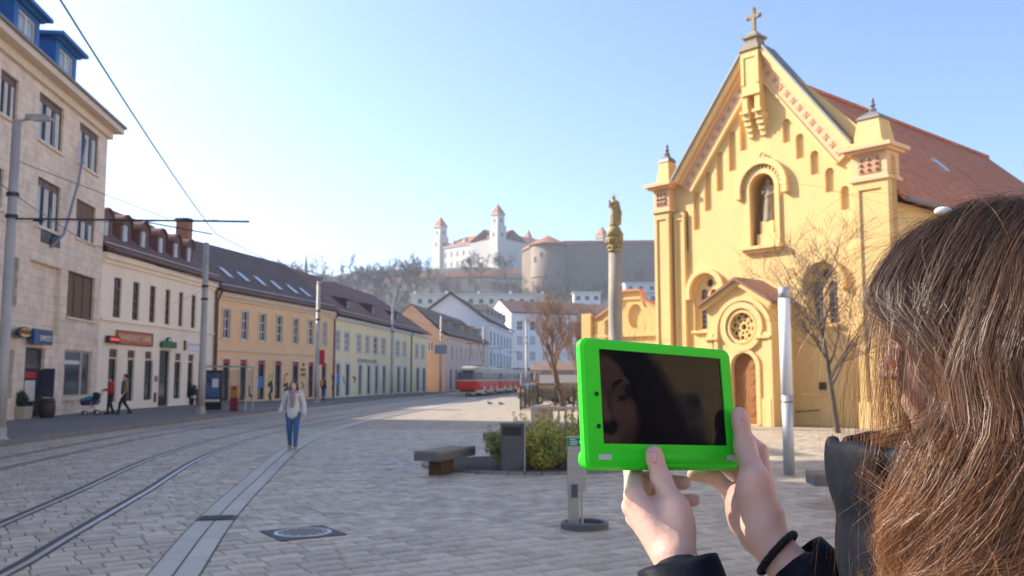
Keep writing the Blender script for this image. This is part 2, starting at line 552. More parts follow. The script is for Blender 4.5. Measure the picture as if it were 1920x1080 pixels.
LENS = [.24, .30, .36, .42]
ROW = .25
GAP = .011
pave = []
for r in range(-96, 156):
    s = -60 + random.random()
    while s < 60:
        li = random.randrange(4); l = LENS[li]
        cx, cy = (s + l / 2), r * ROW
        x, y = cx * ca - cy * sa, cx * sa + cy * ca
        s += l
        if 5.2 < y < FARY + .3 and abs(x) < .62 * y + 1.5:
            pave.append((x, y, li))
# drop the pavers under the planting bed
BED = (gp(1010, 868).x, 18.3)
def in_bed(x, y):
    return ((x - BED[0]) / 2.35) ** 2 + ((y - BED[1]) / 1.9) ** 2 < .92
pave = [p for p in pave if not in_bed(p[0], p[1])]
pave.sort(key=lambda p: p[1] + (0 if abs(p[0]) < .56 * p[1] and p[1] > 7.6 else 100))
near, rest = pave[:300], pave[300:]
pv_mesh = []
for l in LENS:
    mb = MB(); vs, fs = paver_box(l - GAP, ROW - GAP); mb.add(vs, fs); me = mb.mesh('paver'); me.materials.append(MATS['paver']); pv_mesh.append(me)
for x, y, li in near:
    o = bpy.data.objects.new('paver', pv_mesh[li]); COL.objects.link(o)
    o.location = (x, y, random.uniform(-.003, .002)); o.rotation_euler = (random.gauss(0, .006), random.gauss(0, .006), ang + random.gauss(0, .006)); o.parent = g
mb = MB()
for x, y, li in rest:
    vs, fs = paver_box(LENS[li] - GAP, ROW - GAP)
    dz = random.uniform(-.003, .002); tx, ty = random.gauss(0, .006), random.gauss(0, .006)
    mb.add([(x + a * ca - b * sa, y + a * sa + b * ca, c + dz + a * tx + b * ty) for a, b, c in vs], fs)
o = mb.build('paving', 'paver', g); struct(o, 'stuff')

# ---------------------------------------------------------------- smooth plan curves
def spline(pts, step=.5):
    P = [Vector((x, y, 0)) for x, y in pts]; P = [P[0] * 2 - P[1]] + P + [P[-1] * 2 - P[-2]]
    out = []
    for i in range(1, len(P) - 2):
        n = max(2, int((P[i + 1] - P[i]).length / step))
        for k in range(n):
            t = k / n
            out.append(.5 * ((2 * P[i]) + (P[i + 1] - P[i - 1]) * t + (2 * P[i - 1] - 5 * P[i] + 4 * P[i + 1] - P[i + 2]) * t * t + (3 * P[i] - P[i - 1] - 3 * P[i + 1] + P[i + 2]) * t ** 3))
    out.append(P[-2]); return out

def offset(c, d):
    out = []
    for i, p in enumerate(c):
        t = (c[min(i + 1, len(c) - 1)] - c[max(i - 1, 0)]).normalized()
        out.append(p + Vector((-t.y, t.x, 0)) * d)
    return out

def band(mb, c, d0, d1, z0, z1):
    a, b = offset(c, d0), offset(c, d1); n = len(c); o = len(mb.v)
    for p, q in zip(a, b):
        mb.v += [(p.x, p.y, z0), (p.x, p.y, z1), (q.x, q.y, z1), (q.x, q.y, z0)]
    for i in range(n - 1):
        k = o + i * 4
        mb.f += [(k, k + 1, k + 5, k + 4), (k + 1, k + 2, k + 6, k + 5), (k + 2, k + 3, k + 7, k + 6)]
    return mb

T1 = spline([(-3.6, 2), (-4.37, 7.8), (-4.78, 10), (-5.5, 13.8), (-6.9, 21.2), (-7.55, 30.7), (-7.0, 45), (-5.0, 70), (-3.7, 92), (-.4, 116), (4.5, 150)], .6)
T2 = spline([(-7.4, 4), (-8.6, 11), (-9.6, 17.1), (-10.3, 23), (-10.75, 31), (-10.1, 45), (-8.4, 70), (-6.8, 92), (-3.6, 116), (1.3, 150)], .6)
for nm, T, w in (('nearer', T1, 'beside the pale stone strip'), ('farther', T2, 'running nearest the left pavement')):
    for d, wh in ((0.0, 'right'), (1.02, 'left')):
        if nm == 'nearer':
            lab = ('bright steel tram rail ending at the bottom left corner, next to the pale stone strip' if d == 0 else
                   'steel tram rail second from the pale stone strip, entering at the left picture edge')
        else:
            lab = ('thin tram rail third from the pale stone strip, across the grey paving' if d == 0 else
                   'thin tram rail closest to the left pavement kerb')
        t = thing('tram_rail', lab, 'rail', (T[0].x, T[0].y, 0), 'tram rails set in the paving')
        band(MB(), T, d - .034, d + .026, -.03, .009).build('rail_head', 'rail_steel', t)
        band(MB(), T, d + .026, d + .085, -.03, .004).build('groove', 'rail_dark', t)
        band(MB(), T, d + .085, d + .112, -.03, .007).build('guard_lip', 'iron', t)
        band(MB(), T, d - .062, d - .034, -.03, .0045).build('joint_seal', 'rail_dark', t)

# pale double row of slabs
SP = spline([(-2.2, 4.5), (-2.89, 7.83), (-3.55, 11), (-4.22, 14.9), (-5.5, 23.3), (-6.0, 31), (-5.8, 42), (-4.6, 58), (-3.0, 78)], .35)
sroot = thing('drainage_strip', 'pale double row of stone slabs curving beside the tram track', 'paving strip', (SP[0].x, SP[0].y, 0))
band(MB(), SP, -.235, .235, -.03, .003).build('bedding', 'rail_dark', sroot)
def slab_row(c, d0, d1, every, name='slab'):
    i = 0; cnt = 0
    while i < len(c) - 1:
        j = min(i + every, len(c) - 1)
        seg = c[i:j + 1]
        if len(seg) > 1:
            a, b = offset(c, d0)[i:j + 1], offset(c, d1)[i:j + 1]
            t0 = (seg[1] - seg[0]).normalized() * .008
            a[0] = a[0] + t0; b[0] = b[0] + t0
            mb = MB(); n = len(a)
            for p, q in zip(a, b):
                mb.v += [(p.x, p.y, -.02), (p.x, p.y, .008), (q.x, q.y, .008), (q.x, q.y, -.02)]
            for k in range(n - 1):
                e = k * 4; mb.f += [(e, e + 1, e + 5, e + 4), (e + 1, e + 2, e + 6, e + 5), (e + 2, e + 3, e + 7, e + 6)]
            mb.f += [(0, 1, 2, 3), tuple((n - 1) * 4 + k for k in (3, 2, 1, 0))]
            mb.build(name, 'strip_stone', sroot)
        i = j
near_c = [p for p in SP if p.y < 32]; far_c = SP[len(near_c) - 1:]
slab_row(near_c, -.215, -.012, 3); slab_row(near_c, .012, .215, 3)
mb = MB(); band(mb, far_c, -.215, -.01, -.02, .008); band(mb, far_c, .01, .215, -.02, .008)
o = mb.build('far_slabs', 'strip_stone', sroot)
# drain grate in the strip
gx = gp(413, 976); k = min(range(len(SP)), key=lambda i: (SP[i] - gx).length)
tdir = (SP[k + 1] - SP[k]).normalized(); ga = math.atan2(tdir.y, tdir.x)
gr = thing('drain_grate', 'small dark iron grate set into the pale slab strip', 'drain', (SP[k].x, SP[k].y, .012), world_space=False, rz=ga)
MB().box((0, 0, 0), (.36, .46, .006)).build('frame', 'rail_dark', gr)
for i in range(7):
    MB().box((-.15 + i * .05, 0, .006), (.028, .36, .008)).build('bar', 'iron', gr)

# manhole
mc = gp(568, 1000)
mh = thing('manhole_cover', 'square iron manhole cover with a round concrete-filled lid in the paving', 'manhole', (mc.x, mc.y, .004), world_space=False, rz=ang)
fr = MB(); n = 32
for r0, r1, z in ((.30, 0, 0),):
    pass
mb = MB().box((0, 0, 0), (.74, .74, .014)); mb.build('frame', 'iron', mh, bevel=.004)
MB().lathe((0, 0, .007), [(.315, 0), (.315, .006), (.30, .008), (.30, .003), (.285, .003), (.285, .007), (.27, .007), (.27, .002)], 40).build('ring', 'rail_steel', mh)
M('concrete', (.20, .18, .16), .85, .2, 14, .5, 120, stain=.4)
MB().lathe((0, 0, .007), [(.265, 0), (.265, .006), (.0, .006)], 36).build('lid', 'concrete', mh)
for i in range(12):
    a = i * math.pi / 6
    MB().box((.235 * math.cos(a), .235 * math.sin(a), .0135), (.03, .02, .006), a).build('stud', 'rail_steel', mh)

# ---------------------------------------------------------------- left pavement and kerb
KERB = spline([(-12.0, -25), (-12.6, 5), (-12.95, 22.8), (-13.0, 38), (-12.3, 56.7), (-10.7, 82.6), (-7.9, 118), (-3.4, 160)], 1.5)
pv = MB(); n = len(KERB)
for p in KERB: pv.v += [(p.x - .12, p.y, .13), (p.x - 22, p.y, .13)]
for i in range(n - 1): pv.f.append((2 * i, 2 * i + 1, 2 * i + 3, 2 * i + 2))
struct(pv.build('pavement', 'asphalt'))
kb = bpy.data.objects.new('kerb', None); COL.objects.link(kb); kb['kind'] = 'structure'; kb['_world'] = [0, 0, 0]
vis = [p for p in KERB]
K2 = spline([(p.x, p.y) for p in KERB], 1.0)
i = 0
far_kerb = MB()
while i < len(K2) - 1:
    seg = K2[i:i + 2]
    if seg[0].y > 130: break
    mb = MB(); d = (seg[1] - seg[0]); d1 = d * .985
    a = offset(K2, 0)[i]; b = offset(K2, .16)[i]
    pts = [(a.x, a.y), (a.x + d1.x, a.y + d1.y), (b.x + d1.x, b.y + d1.y), (b.x, b.y)]
    h = .134 + random.uniform(-.004, .006)
    hx = [(x, y, -.03) for x, y in pts] + [(x, y, h) for x, y in pts]
    if 14 < seg[0].y < 75:
        mb.hexa(hx); mb.build('kerb_stone', 'kerb_stone', kb)
    else:
        far_kerb.hexa(hx)
    i += 1
far_kerb.build('far_kerb', 'kerb_stone', kb)

# ---------------------------------------------------------------- planting bed
bx, by = BED
mb = MB(); n = 48
mb.v += [(bx + 2.2 * math.cos(2 * math.pi * i / n), by + 1.75 * math.sin(2 * math.pi * i / n), .012 + .02 * random.random()) for i in range(n)] + [(bx, by, .12)]
mb.f += [(i, (i + 1) % n, n) for i in range(n)]
o = mb.build('bed_soil', 'soil'); struct(o)
bk = thing('bed_edging', 'low dark stone edging around the shrub bed', 'edging', (bx, by - 1.8, 0))
for i in range(n):
    a0, a1 = 2 * math.pi * i / n, 2 * math.pi * (i + .93) / n
    q = [(bx + rx * math.cos(a), by + ry * math.sin(a)) for a, rx, ry in ((a0, 2.2, 1.75), (a0, 2.34, 1.89), (a1, 2.34, 1.89), (a1, 2.2, 1.75))]
    MB().hexa([(x, y, -.03) for x, y in q] + [(x, y, .045) for x, y in q]).build('edge_stone', 'kerb_stone', bk)
# ================================================================== LEFT STREET ROW
M('travertine_trim', (.72, .61, .485), .75, .12, 4, .1, 40)
M_brick('travertine', (.80, .67, .53), (.72, .60, .475), (.56, .465, .37), 1.05, .33, .012, .75, .25, swap=(-.117, .993, 1))
M('frame_dark', (.07, .065, .06), .5, .2, 5)
M('frame_brown', (.16, .085, .045), .5, .2, 5)
M('frame_white', (.66, .64, .60), .5, .08, 5)
M('frame_beige', (.50, .42, .32), .55, .1, 5)
M('blind_brown', (.17, .10, .05), .7, .25, 4, stretch=(1, 1, 8))
M('curtain', (.55, .54, .52), .9, .2, 3, stretch=(6, 6, .3))
M('zinc', (.20, .20, .205), .5, .15, 3, metal=.3)
M('blue_paint', (.025, .13, .36), .5, .12, 3, stain=.2)
M('cream_plaster', (.90, .78, .60), .85, .06, 1.2, .12, 30, stain=.45, stain_col=(.66, .55, .41), stretch=(1, 1, .35))
M('cream_trim', (.73, .65, .52), .8, .06, 2)
M('orange_plaster', (.88, .56, .29), .85, .06, 1.2, .12, 30, stain=.4, stain_col=(.66, .42, .23), stretch=(1, 1, .35))
M('orange_trim', (.72, .58, .42), .8, .06, 2)
M('yellow_plaster', (.87, .71, .42), .85, .06, 1.2, .12, 30, stain=.4, stain_col=(.66, .53, .32), stretch=(1, 1, .35))
M('pale_trim', (.62, .60, .60), .8, .08, 2)
M('pink_plaster', (.70, .51, .41), .85, .06, 1.0, .1, 30, stain=.2)
M('salmon_plaster', (.74, .45, .27), .85, .06, 1.0, .1, 30, stain=.2)
M('white_plaster', (.68, .68, .70), .85, .05, .8, .1, 30, stain=.2)
M('brown_metal', (.13, .06, .04), .5, .15, 3)
M('door_wood', (.05, .04, .035), .5, .3, 5, stretch=(1, 1, .2))
M('chimney_brick', (.34, .15, .09), .85, .25, 8, .3, 30)
M('snow_guard', (.42, .40, .40), .6, .3, 4)
def glass_mat(name, col, rough=.08):
    m, nt, b = base_mat(name)
    n = nd(nt, 'ShaderNodeTexNoise'); n.inputs['Scale'].default_value = 1.1; n.inputs['Detail'].default_value = 3
    tc = nd(nt, 'ShaderNodeTexCoord'); nt.links.new(tc.outputs['Object'], n.inputs['Vector'])
    mx = nd(nt, 'ShaderNodeMix', data_type='RGBA'); mx.inputs['A'].default_value = (*[c * .4 for c in col], 1); mx.inputs['B'].default_value = (*[c * 1.6 for c in col], 1)
    nt.links.new(n.outputs['Fac'], mx.inputs['Factor']); nt.links.new(mx.outputs['Result'], b.inputs['Base Color'])
    b.inputs['Roughness'].default_value = rough; b.inputs['Specular IOR Level'].default_value = .8
    MATS[name] = m; return m
glass_mat('glass', (.045, .05, .06)); glass_mat('glass_pale', (.28, .30, .33)); glass_mat('glass_dark', (.02, .02, .022))
glass_mat('skylight_glass', (.45, .50, .55), .15)

def tiles(name, c1, c2, u):
    return M_brick(name, c1, c2, tuple(c * .45 for c in c1), .28, .30, .03, .85, .8, swap=(u.x, u.y, 1.6))

def roof_slab(mb, a, b, c, d, th=.12):
    """roof plane through four points (eave a-b, ridge c-d), with thickness"""
    a, b, c, d = map(Vector, (a, b, c, d)); n = (b - a).cross(d - a).normalized()
    if n.z < 0: n = -n
    p = [a, b, c, d]
    return mb.hexa([q - n * th for q in p] + p)

A_, B_, C_, D_ = (-20.5, 45), (-19.7, 60), (-15.2, 77), (-10.6, 114)

def text_obj(body, fac, r, off, mat, parent, depth=.01, name='lettering'):
    cu = bpy.data.curves.new(name, 'FONT'); cu.body = body; cu.extrude = depth; cu.size = 1; cu.align_x = 'CENTER'; cu.align_y = 'CENTER'
    o = bpy.data.objects.new(name, cu); COL.objects.link(o); cu.materials.append(MATS[mat])
    s0, s1, z0, z1 = r
    bpy.context.view_layer.update()
    w, h = max(o.dimensions.x, .01), max(o.dimensions.y, .01)
    # reading direction: to the right as seen from the front of the facade
    u = Vector((-fac.n.y, fac.n.x, 0))
    sx, sy = (s1 - s0) / w, (z1 - z0) / h
    R = Matrix((u, Vector((0, 0, 1)), fac.n)).transposed().to_4x4()
    mw = Matrix.Translation(fac.pt((s0 + s1) / 2, (z0 + z1) / 2, off)) @ R @ Matrix.Diagonal((sx, sy, 1, 1))
    me = o.to_mesh().copy(); o.to_mesh_clear(); bpy.data.objects.remove(o)
    me.transform(mw); me.name = name
    q = bpy.data.objects.new(name, me); COL.objects.link(q)
    if not me.materials: me.materials.append(MATS[mat])
    if parent: setpar(q, parent)
    return q

def scribble(fac, r, off, mat, parent, n):
    # lettering too blurred to read: letter-sized marks
    s0, s1, z0, z1 = r; w = (s1 - s0) / n; h = z1 - z0; q = MB()
    for i in range(n):
        a = s0 + i * w; k = random.randrange(4)
        for rr in (((a, a + w * .28, 0, 1), (a + w * .28, a + w * .72, .4, .6), (a + w * .5, a + w * .75, .61, 1)), ((a, a + w * .25, 0, .8), (a + w * .25, a + w * .7, .7, .95)),
                   ((a, a + w * .7, .75, 1), (a + w * .2, a + w * .5, 0, .74)), ((a, a + w * .25, 0, 1), (a + w * .25, a + w * .7, 0, .22), (a + w * .25, a + w * .7, .78, 1)))[k]:
            fbox(q, fac, (rr[0], rr[1], z0 + rr[2] * h, z0 + rr[3] * h), off, off + .012)
    return q.build('lettering', mat, parent)

# ---------------------------------------------------------------- tall stone-clad block
f = Facade((-16.5, 11.5), A_)  # near end stops short, out of view, so sunlight reaches the girl
root = thing('apartment_building', 'four-storey beige stone-clad block with blue roof dormers at the left edge', 'building', (-18, 20, 0))
u = f.u
def R(fac, x0, x1, y0, y1): return fac.rect(x0, x1, y0, y1)
EH = 14.2
wins = [(R(f, 72, 119, 187, 275), 'c'), (R(f, 148, 185, 240, 318), 'c'), (R(f, 0, 34, 138, 222), 'c'),
        (R(f, 69, 113, 340, 430), 'c'), (R(f, 142, 179, 380, 452), 'h'), (R(f, -32, 6, 308, 385), 'c'),
        (R(f, 17, 33, 481, 575), 'd'), (R(f, 126, 177, 514, 598), 'b'),
        (R(f, 9, 25, 655, 748), 'd'), (R(f, 120, 171, 657, 744), 's')]
panel = R(f, 53, 112, 494, 626)
door = R(f, 45, 82, 652, 771); door = (door[0], door[1], .14, door[3])
# off-frame bays towards the camera repeat the same rhythm
extra = []
z3, z2, z1 = wins[0][0][2:], wins[3][0][2:], wins[7][0][2:]
s = wins[2][0][0] - 4.2
while s > 1.5:
    for zz in (z3, z2, z1, (1.0, 3.4)): extra.append(((s, s + 2.0, zz[0], zz[1]), 'c'))
    s -= 3.6
allw = wins + extra
wins_ok = [(r, t) for r, t in allw if r[0] > .3 and r[1] < f.len - .2]
mb = wall(MB(), f, [(0, 0), (f.len, 0), (f.len, EH), (0, EH)], [rect_poly(r) for r, t in wins_ok] + [rect_poly(panel), rect_poly(door)], .22, back=[len(wins_ok)])
# other three sides
bk = -13
P = [f.pt(0, 0), f.pt(f.len, 0), f.pt(f.len, 0, bk), f.pt(0, 0, bk)]
for i, j in ((1, 2), (2, 3), (3, 0)):
    mb.add([P[i], P[j], P[j] + Vector((0, 0, EH)), P[i] + Vector((0, 0, EH))], [(0, 1, 2, 3)])
mb.build('wall', 'travertine', root)
for r, t in wins_ok:
    if t == 'b':
        w = window(f, r, root, .18, 'frame_dark', 'blind_brown', (3, 1), .06, sill=.1, smat='travertine_trim')
    elif t == 's':
        w = window(f, r, root, .15, 'frame_beige', 'glass', (1, 1), .10, sill=.14, smat='travertine_trim')
        s0, s1, z0, z1 = r; q = MB(); sm = s0 + (s1 - s0) * .66; fbox(q, f, (sm - .1, sm + .1, z0 + .1, z1 - .1), -.15, -.08); q.build('mullion', 'frame_beige').parent = w
        q = MB(); fbox(q, f, (s0 + .12, sm - .12, z0 + (z1 - z0) * .70, z0 + (z1 - z0) * .78), -.125, -.118); q.build('window_film', 'cream_trim').parent = w
    elif t == 'd':
        w = window(f, r, root, .16, 'frame_beige', 'glass', (1, 1), .06)
    else:
        w = window(f, r, root, .16, 'frame_dark', 'glass', (3, 1), .06, sill=.12, smat='travertine_trim')
        s0, s1, z0, z1 = r
        q = MB()
        for a0, a1 in ((.06, .22), (.40, .60), (.78, .95)):
            q.add(f.poly([(s0 + (s1 - s0) * a0, z0 + .08), (s0 + (s1 - s0) * a1, z0 + .08), (s0 + (s1 - s0) * a1, z1 - .25), (s0 + (s1 - s0) * a0, z1 - .25)], -.125), [(0, 1, 2, 3)])
        q.build('curtain', 'curtain').parent = w
        q = MB(); fbox(q, f, (s0 + .06, s1 - .06, z1 - (.9 if t == 'h' else .32), z1 - .05), -.135, -.11); q.build('roller_blind', 'blind_brown' if t == 'h' else 'frame_brown').parent = w
# window below the second-floor window, blue glass
r = R(f, 76, 112, 434, 460); q = MB(); fbox(q, f, r, .004, .03); q.build('spandrel', 'glass', root)
# door
dr = MB(); fbox(dr, f, (door[0], door[1], .14, door[3] - .75), -.2, -.14); d = dr.build('door', 'door_wood', root)
q = MB(); s0, s1 = door[0], door[1]; fbox(q, f, (s0 + .35, s1 - .45, .5, 2.3), -.138, -.13); q.build('pane', 'glass').parent = d
q = MB(); fbox(q, f, (s0 + .4, s1 - .5, 1.75, 2.0), -.129, -.124); M('red_paint', (.5, .03, .03), .5, .1); q.build('notice', 'red_paint').parent = d
q = MB(); fbox(q, f, (s0 + .42, s1 - .55, .8, 1.65), -.129, -.125); q.build('notice', 'pale_trim').parent = d
window(f, (door[0], door[1], door[3] - .72, door[3] - .02), root, .2, 'frame_dark', 'glass', (1, 1), .07, name='transom_window')
# cornice + soffit
cn = MB(); fbox(cn, f, (-.2, f.len + .55, EH, EH + .28), -.3, .62); fbox(cn, f, (0, f.len + .25, EH - .35, EH - .004), -.1, .18)
cn.build('cornice', 'travertine_trim', root)
q = MB(); fbox(q, f, (-.2, f.len + .62, EH + .284, EH + .40), -.3, .74); q.build('gutter', 'zinc', root)
rf = MB()
e0, e1 = f.pt(-.2, EH + .35, .3), f.pt(f.len + .3, EH + .35, .3); r0, r1 = f.pt(-.2, EH + 4.2, -6.5), f.pt(f.len + .3, EH + 4.2, -6.5); b0, b1 = f.pt(-.2, EH + .35, bk - .3), f.pt(f.len + .3, EH + .35, bk - .3)
roof_slab(rf, e0, e1, r1, r0); roof_slab(rf, b0, b1, r1, r0)
rf.add([e1, r1, b1], [(0, 1, 2)])
rf.build('roof', 'zinc', root)
# blue dormers: two in the picture and the same towards the camera
fd = Facade((f.pt(0, 0, -.55).x, f.pt(0, 0, -.55).y), (f.pt(f.len, 0, -.55).x, f.pt(f.len, 0, -.55).y))
def dormer(s0, s1, zt):
    zb = EH + .3
    q = MB(); wr = (s0 + .42, s1 - .38, zb + .35, zt - .32)
    wall(q, fd, rect_poly((s0, s1, zb, zt)), [rect_poly(wr)], .12)
    for ss in (s0, s1):
        q.add([fd.pt(ss, zb, 0), fd.pt(ss, zt, 0), fd.pt(ss, zt, -4.6), fd.pt(ss, zb, -4.6)], [(0, 1, 2, 3)])
    d = q.build('dormer', 'blue_paint', root)
    q = MB(); fbox(q, fd, (s0 - .35, s1 + .35, zt, zt + .16), -4.6, .42); fbox(q, fd, (s0 - .15, s1 + .15, zt - .12, zt - .003), -.2, .16); q.build('dormer_roof', 'blue_paint').parent = d
    for h0, h1 in ((0, .5), (.5, 1)):
        a = wr[0] + (wr[1] - wr[0]) * h0; b = wr[0] + (wr[1] - wr[0]) * h1
        w = MB(); 
        for rr in ((a, a + .07, wr[2], wr[3]), (b - .07, b, wr[2], wr[3]), (a + .07, b - .07, wr[2], wr[2] + .07), (a + .07, b - .07, wr[3] - .07, wr[3])): fbox(w, fd, rr, -.12, -.06)
        w.build('casement', 'frame_white').parent = d
        w = MB().add(fd.poly([(a, wr[2]), (b, wr[2]), (b, wr[3]), (a, wr[3])], -.1), [(0, 1, 2, 3)]); w.build('pane', 'glass_pale').parent = d
r1_ = fd.rect(104, 140, 101, 160); r2_ = fd.rect(25, 68, 33, 95)
dz = (r1_[3])
W1 = r1_[1] - r1_[0]
for rr in (r1_, r2_):
    dormer(rr[0] - .05, rr[0] + 2.5, EH + 2.75)
sd = r2_[0] - (r1_[0] - r2_[0])
while sd > 1:
    dormer(sd, sd + 2.5, EH + 2.75); sd -= (r1_[0] - r2_[0])
# projecting signs over the entrance
M('sign_blue', (.03, .10, .30), .4, .05); M('sign_navy', (.05, .07, .14), .4, .05); M('sign_white', (.75, .75, .75), .5, .04)
M('sign_black', (.03, .03, .03), .5, .1); M('sign_red', (.6, .04, .03), .4, .05, emit=((1, .05, .02), .35)); M('sign_yellow', (.62, .50, .22), .5, .1); M('sign_orange', (.52, .16, .05), .5, .05)
M('sign_green', (.02, .13, .05), .45, .1); M('sign_pink', (.72, .45, .50), .5, .05); M('sign_grey', (.20, .20, .2), .6, .1)
fs = Facade((f.pt(0, 0, .35).x, f.pt(0, 0, .35).y), (f.pt(f.len, 0, .35).x, f.pt(f.len, 0, .35).y))
r = fs.rect(64, 99, 618, 646)
sg = thing('shop_sign', 'blue box sign with white lettering beside the dark entrance', 'sign', fs.pt(r[0], r[2]))
q = MB(); fbox(q, fs, r, -.12, .0); q.build('panel', 'sign_navy', sg)
q = MB(); fbox(q, fs, (r[0], r[0] + (r[1] - r[0]) * .22, r[2], r[3]), .001, .012); q.build('blue_edge', 'sign_blue', sg)
rr = (r[0] + (r[1] - r[0]) * .30, r[0] + (r[1] - r[0]) * .95, r[2] + (r[3] - r[2]) * .25, r[2] + (r[3] - r[2]) * .6)
scribble(fs, rr, .004, 'sign_white', sg, 6)
q = MB(); fbox(q, fs, (r[0] + .1, r[0] + .2, r[2] + .2, r[3] - .2), -.37, -.12); q.build('bracket', 'iron', sg)
r = fs.rect(34, 60, 613, 634)
sg = thing('oval_sign', 'small oval beer sign with a dark rim hanging over the entrance', 'sign', fs.pt(r[0], r[2]))
ov = [((r[0] + r[1]) / 2 + (r[1] - r[0]) / 2 * math.cos(a * math.pi / 10), (r[2] + r[3]) / 2 + (r[3] - r[2]) / 2 * math.sin(a * math.pi / 10)) for a in range(20)]
MB().prism(fs.poly(ov, -.1), fs.n * .1).build('rim', 'sign_black', sg)
ov2 = [((r[0] + r[1]) / 2 + (x - (r[0] + r[1]) / 2) * .85, (r[2] + r[3]) / 2 + (z - (r[2] + r[3]) / 2) * .78) for x, z in ov]
MB().prism(fs.poly(ov2, .001), fs.n * .01).build('face', 'sign_yellow', sg)
q = MB(); fbox(q, fs, (r[0] + .15, r[1] - .35, r[3] - .28, r[3] - .1), .012, .02); q.build('emblem', 'sign_orange', sg)
q = MB(); fbox(q, fs, (r[0] + .12, r[1] - .12, r[2] + .16, r[2] + .3), .012, .02); q.build('band', 'sign_black', sg)
q = MB(); fbox(q, fs, ((r[0] + r[1]) / 2 - .05, (r[0] + r[1]) / 2 + .05, r[3] - .3, r[3] - .15), -.35, -.1); q.build('bracket', 'iron', sg)

# ---------------------------------------------------------------- generic row house
def row_house(root, f, eave, wmat, wins, doors, depth, ridge_h, ridge_off, rmat, cornice, fmat='frame_white', trim=None, trimw=.12, gmat='glass', mull=(2, 3), base_h=.0, hip=0.0, z0=.13, eave_r=None, dmat='glass_dark'):
    wl = MB(); hol = [rect_poly(r) for r in wins + doors]
    eave_r = eave if eave_r is None else eave_r
    wall(wl, f, [(0, 0), (f.len, 0), (f.len, eave_r), (0, eave)], hol, .2)
    b = [f.pt(0, 0), f.pt(f.len, 0), f.pt(f.len, 0, -depth), f.pt(0, 0, -depth)]
    ev = [eave, eave_r, eave_r, eave]
    for i, j in ((1, 2), (2, 3), (3, 0)):
        wl.add([b[i], b[j], b[j] + Vector((0, 0, ev[j])), b[i] + Vector((0, 0, ev[i]))], [(0, 1, 2, 3)])
    if hip == 0:
        for ss, e in ((0, eave), (f.len, eave_r)):
            wl.add([f.pt(ss, e, 0), f.pt(ss, e, -depth), f.pt(ss, e + ridge_h - .1, -ridge_off)], [(0, 1, 2)])
    wl.build('wall', wmat, root)
    for r in wins:
        window(f, r, root, .14, fmat, random.choice((gmat, gmat, 'glass_dark', 'glass_pale')), mull, .07)
        if trim:
            q = MB(); s0, s1, za, zb = r; t = trimw
            for rr in ((s0 - t, s0 - .002, za - t, zb + t), (s1 + .002, s1 + t, za - t, zb + t), (s0 - .002, s1 + .002, zb + .002, zb + t), (s0 - .002, s1 + .002, za - t, za - .002)): fbox(q, f, rr, .002, .05)
            q.build('window_surround', trim, root)
    for r in doors:
        window(f, r, root, .16, fmat if dmat != 'glass_dark' else 'frame_dark', dmat, (1, 2), .08, name='shop_door')
    q = MB()
    for z, pr, h in cornice:
        pa, pb = f.pt(0, z + (eave_r - eave) * 0, 0), f.pt(f.len, z, 0)
        dz = (eave_r - eave) if z > eave - 1 else 0
        q.hexa([f.pt(0, z, -.02), f.pt(f.len, z + dz, -.02), f.pt(f.len, z + dz, pr), f.pt(0, z, pr),
                f.pt(0, z + h, -.02), f.pt(f.len, z + h + dz, -.02), f.pt(f.len, z + h + dz, pr), f.pt(0, z + h, pr)])
    if cornice: q.build('cornice', trim or wmat, root)
    rf = MB(); ov = .45
    e0, e1 = f.pt(-.02, eave + .22, ov), f.pt(f.len + .02, eave_r + .22, ov)
    r0, r1 = f.pt(-.02, eave + ridge_h, -ridge_off), f.pt(f.len + .02 - hip, eave_r + ridge_h, -ridge_off)
    b0, b1 = f.pt(-.02, eave + .2, -depth - .3), f.pt(f.len + .02, eave_r + .2, -depth - .3)
    roof_slab(rf, e0, e1, r1, r0); roof_slab(rf, b0, b1, r1, r0)
    if hip > 0: rf.add([e1, b1, r1], [(0, 1, 2)])
    ro = rf.build('roof', rmat, root)
    q = MB(); q.tube([f.pt(-.02, eave + .16, ov + .06), f.pt(f.len + .02, eave_r + .16, ov + .06)], .085, 8); q.build('gutter', 'brown_metal', root)
    q = MB(); q.tube([e0 + (r0 - e0) * .06 + Vector((0, 0, .1)), e1 + (r1 - e1) * .06 + Vector((0, 0, .1))], .05, 6); gq = q.build('snow_guard', 'snow_guard'); gq.parent = ro
    return ro

def cr2(x0, x1, y0, y1): return (x0 / 2.571, x1 / 2.571, y0 / 2.571 + 380, y1 / 2.571 + 380)
def cr3(x0, x1, y0, y1): return (x0 / 3 + 380, x1 / 3 + 380, y0 / 3 + 440, y1 / 3 + 440)
def shift(fac, off): a, b = fac.pt(0, 0, off), fac.pt(fac.len, 0, off); return Facade((a.x, a.y), (b.x, b.y))

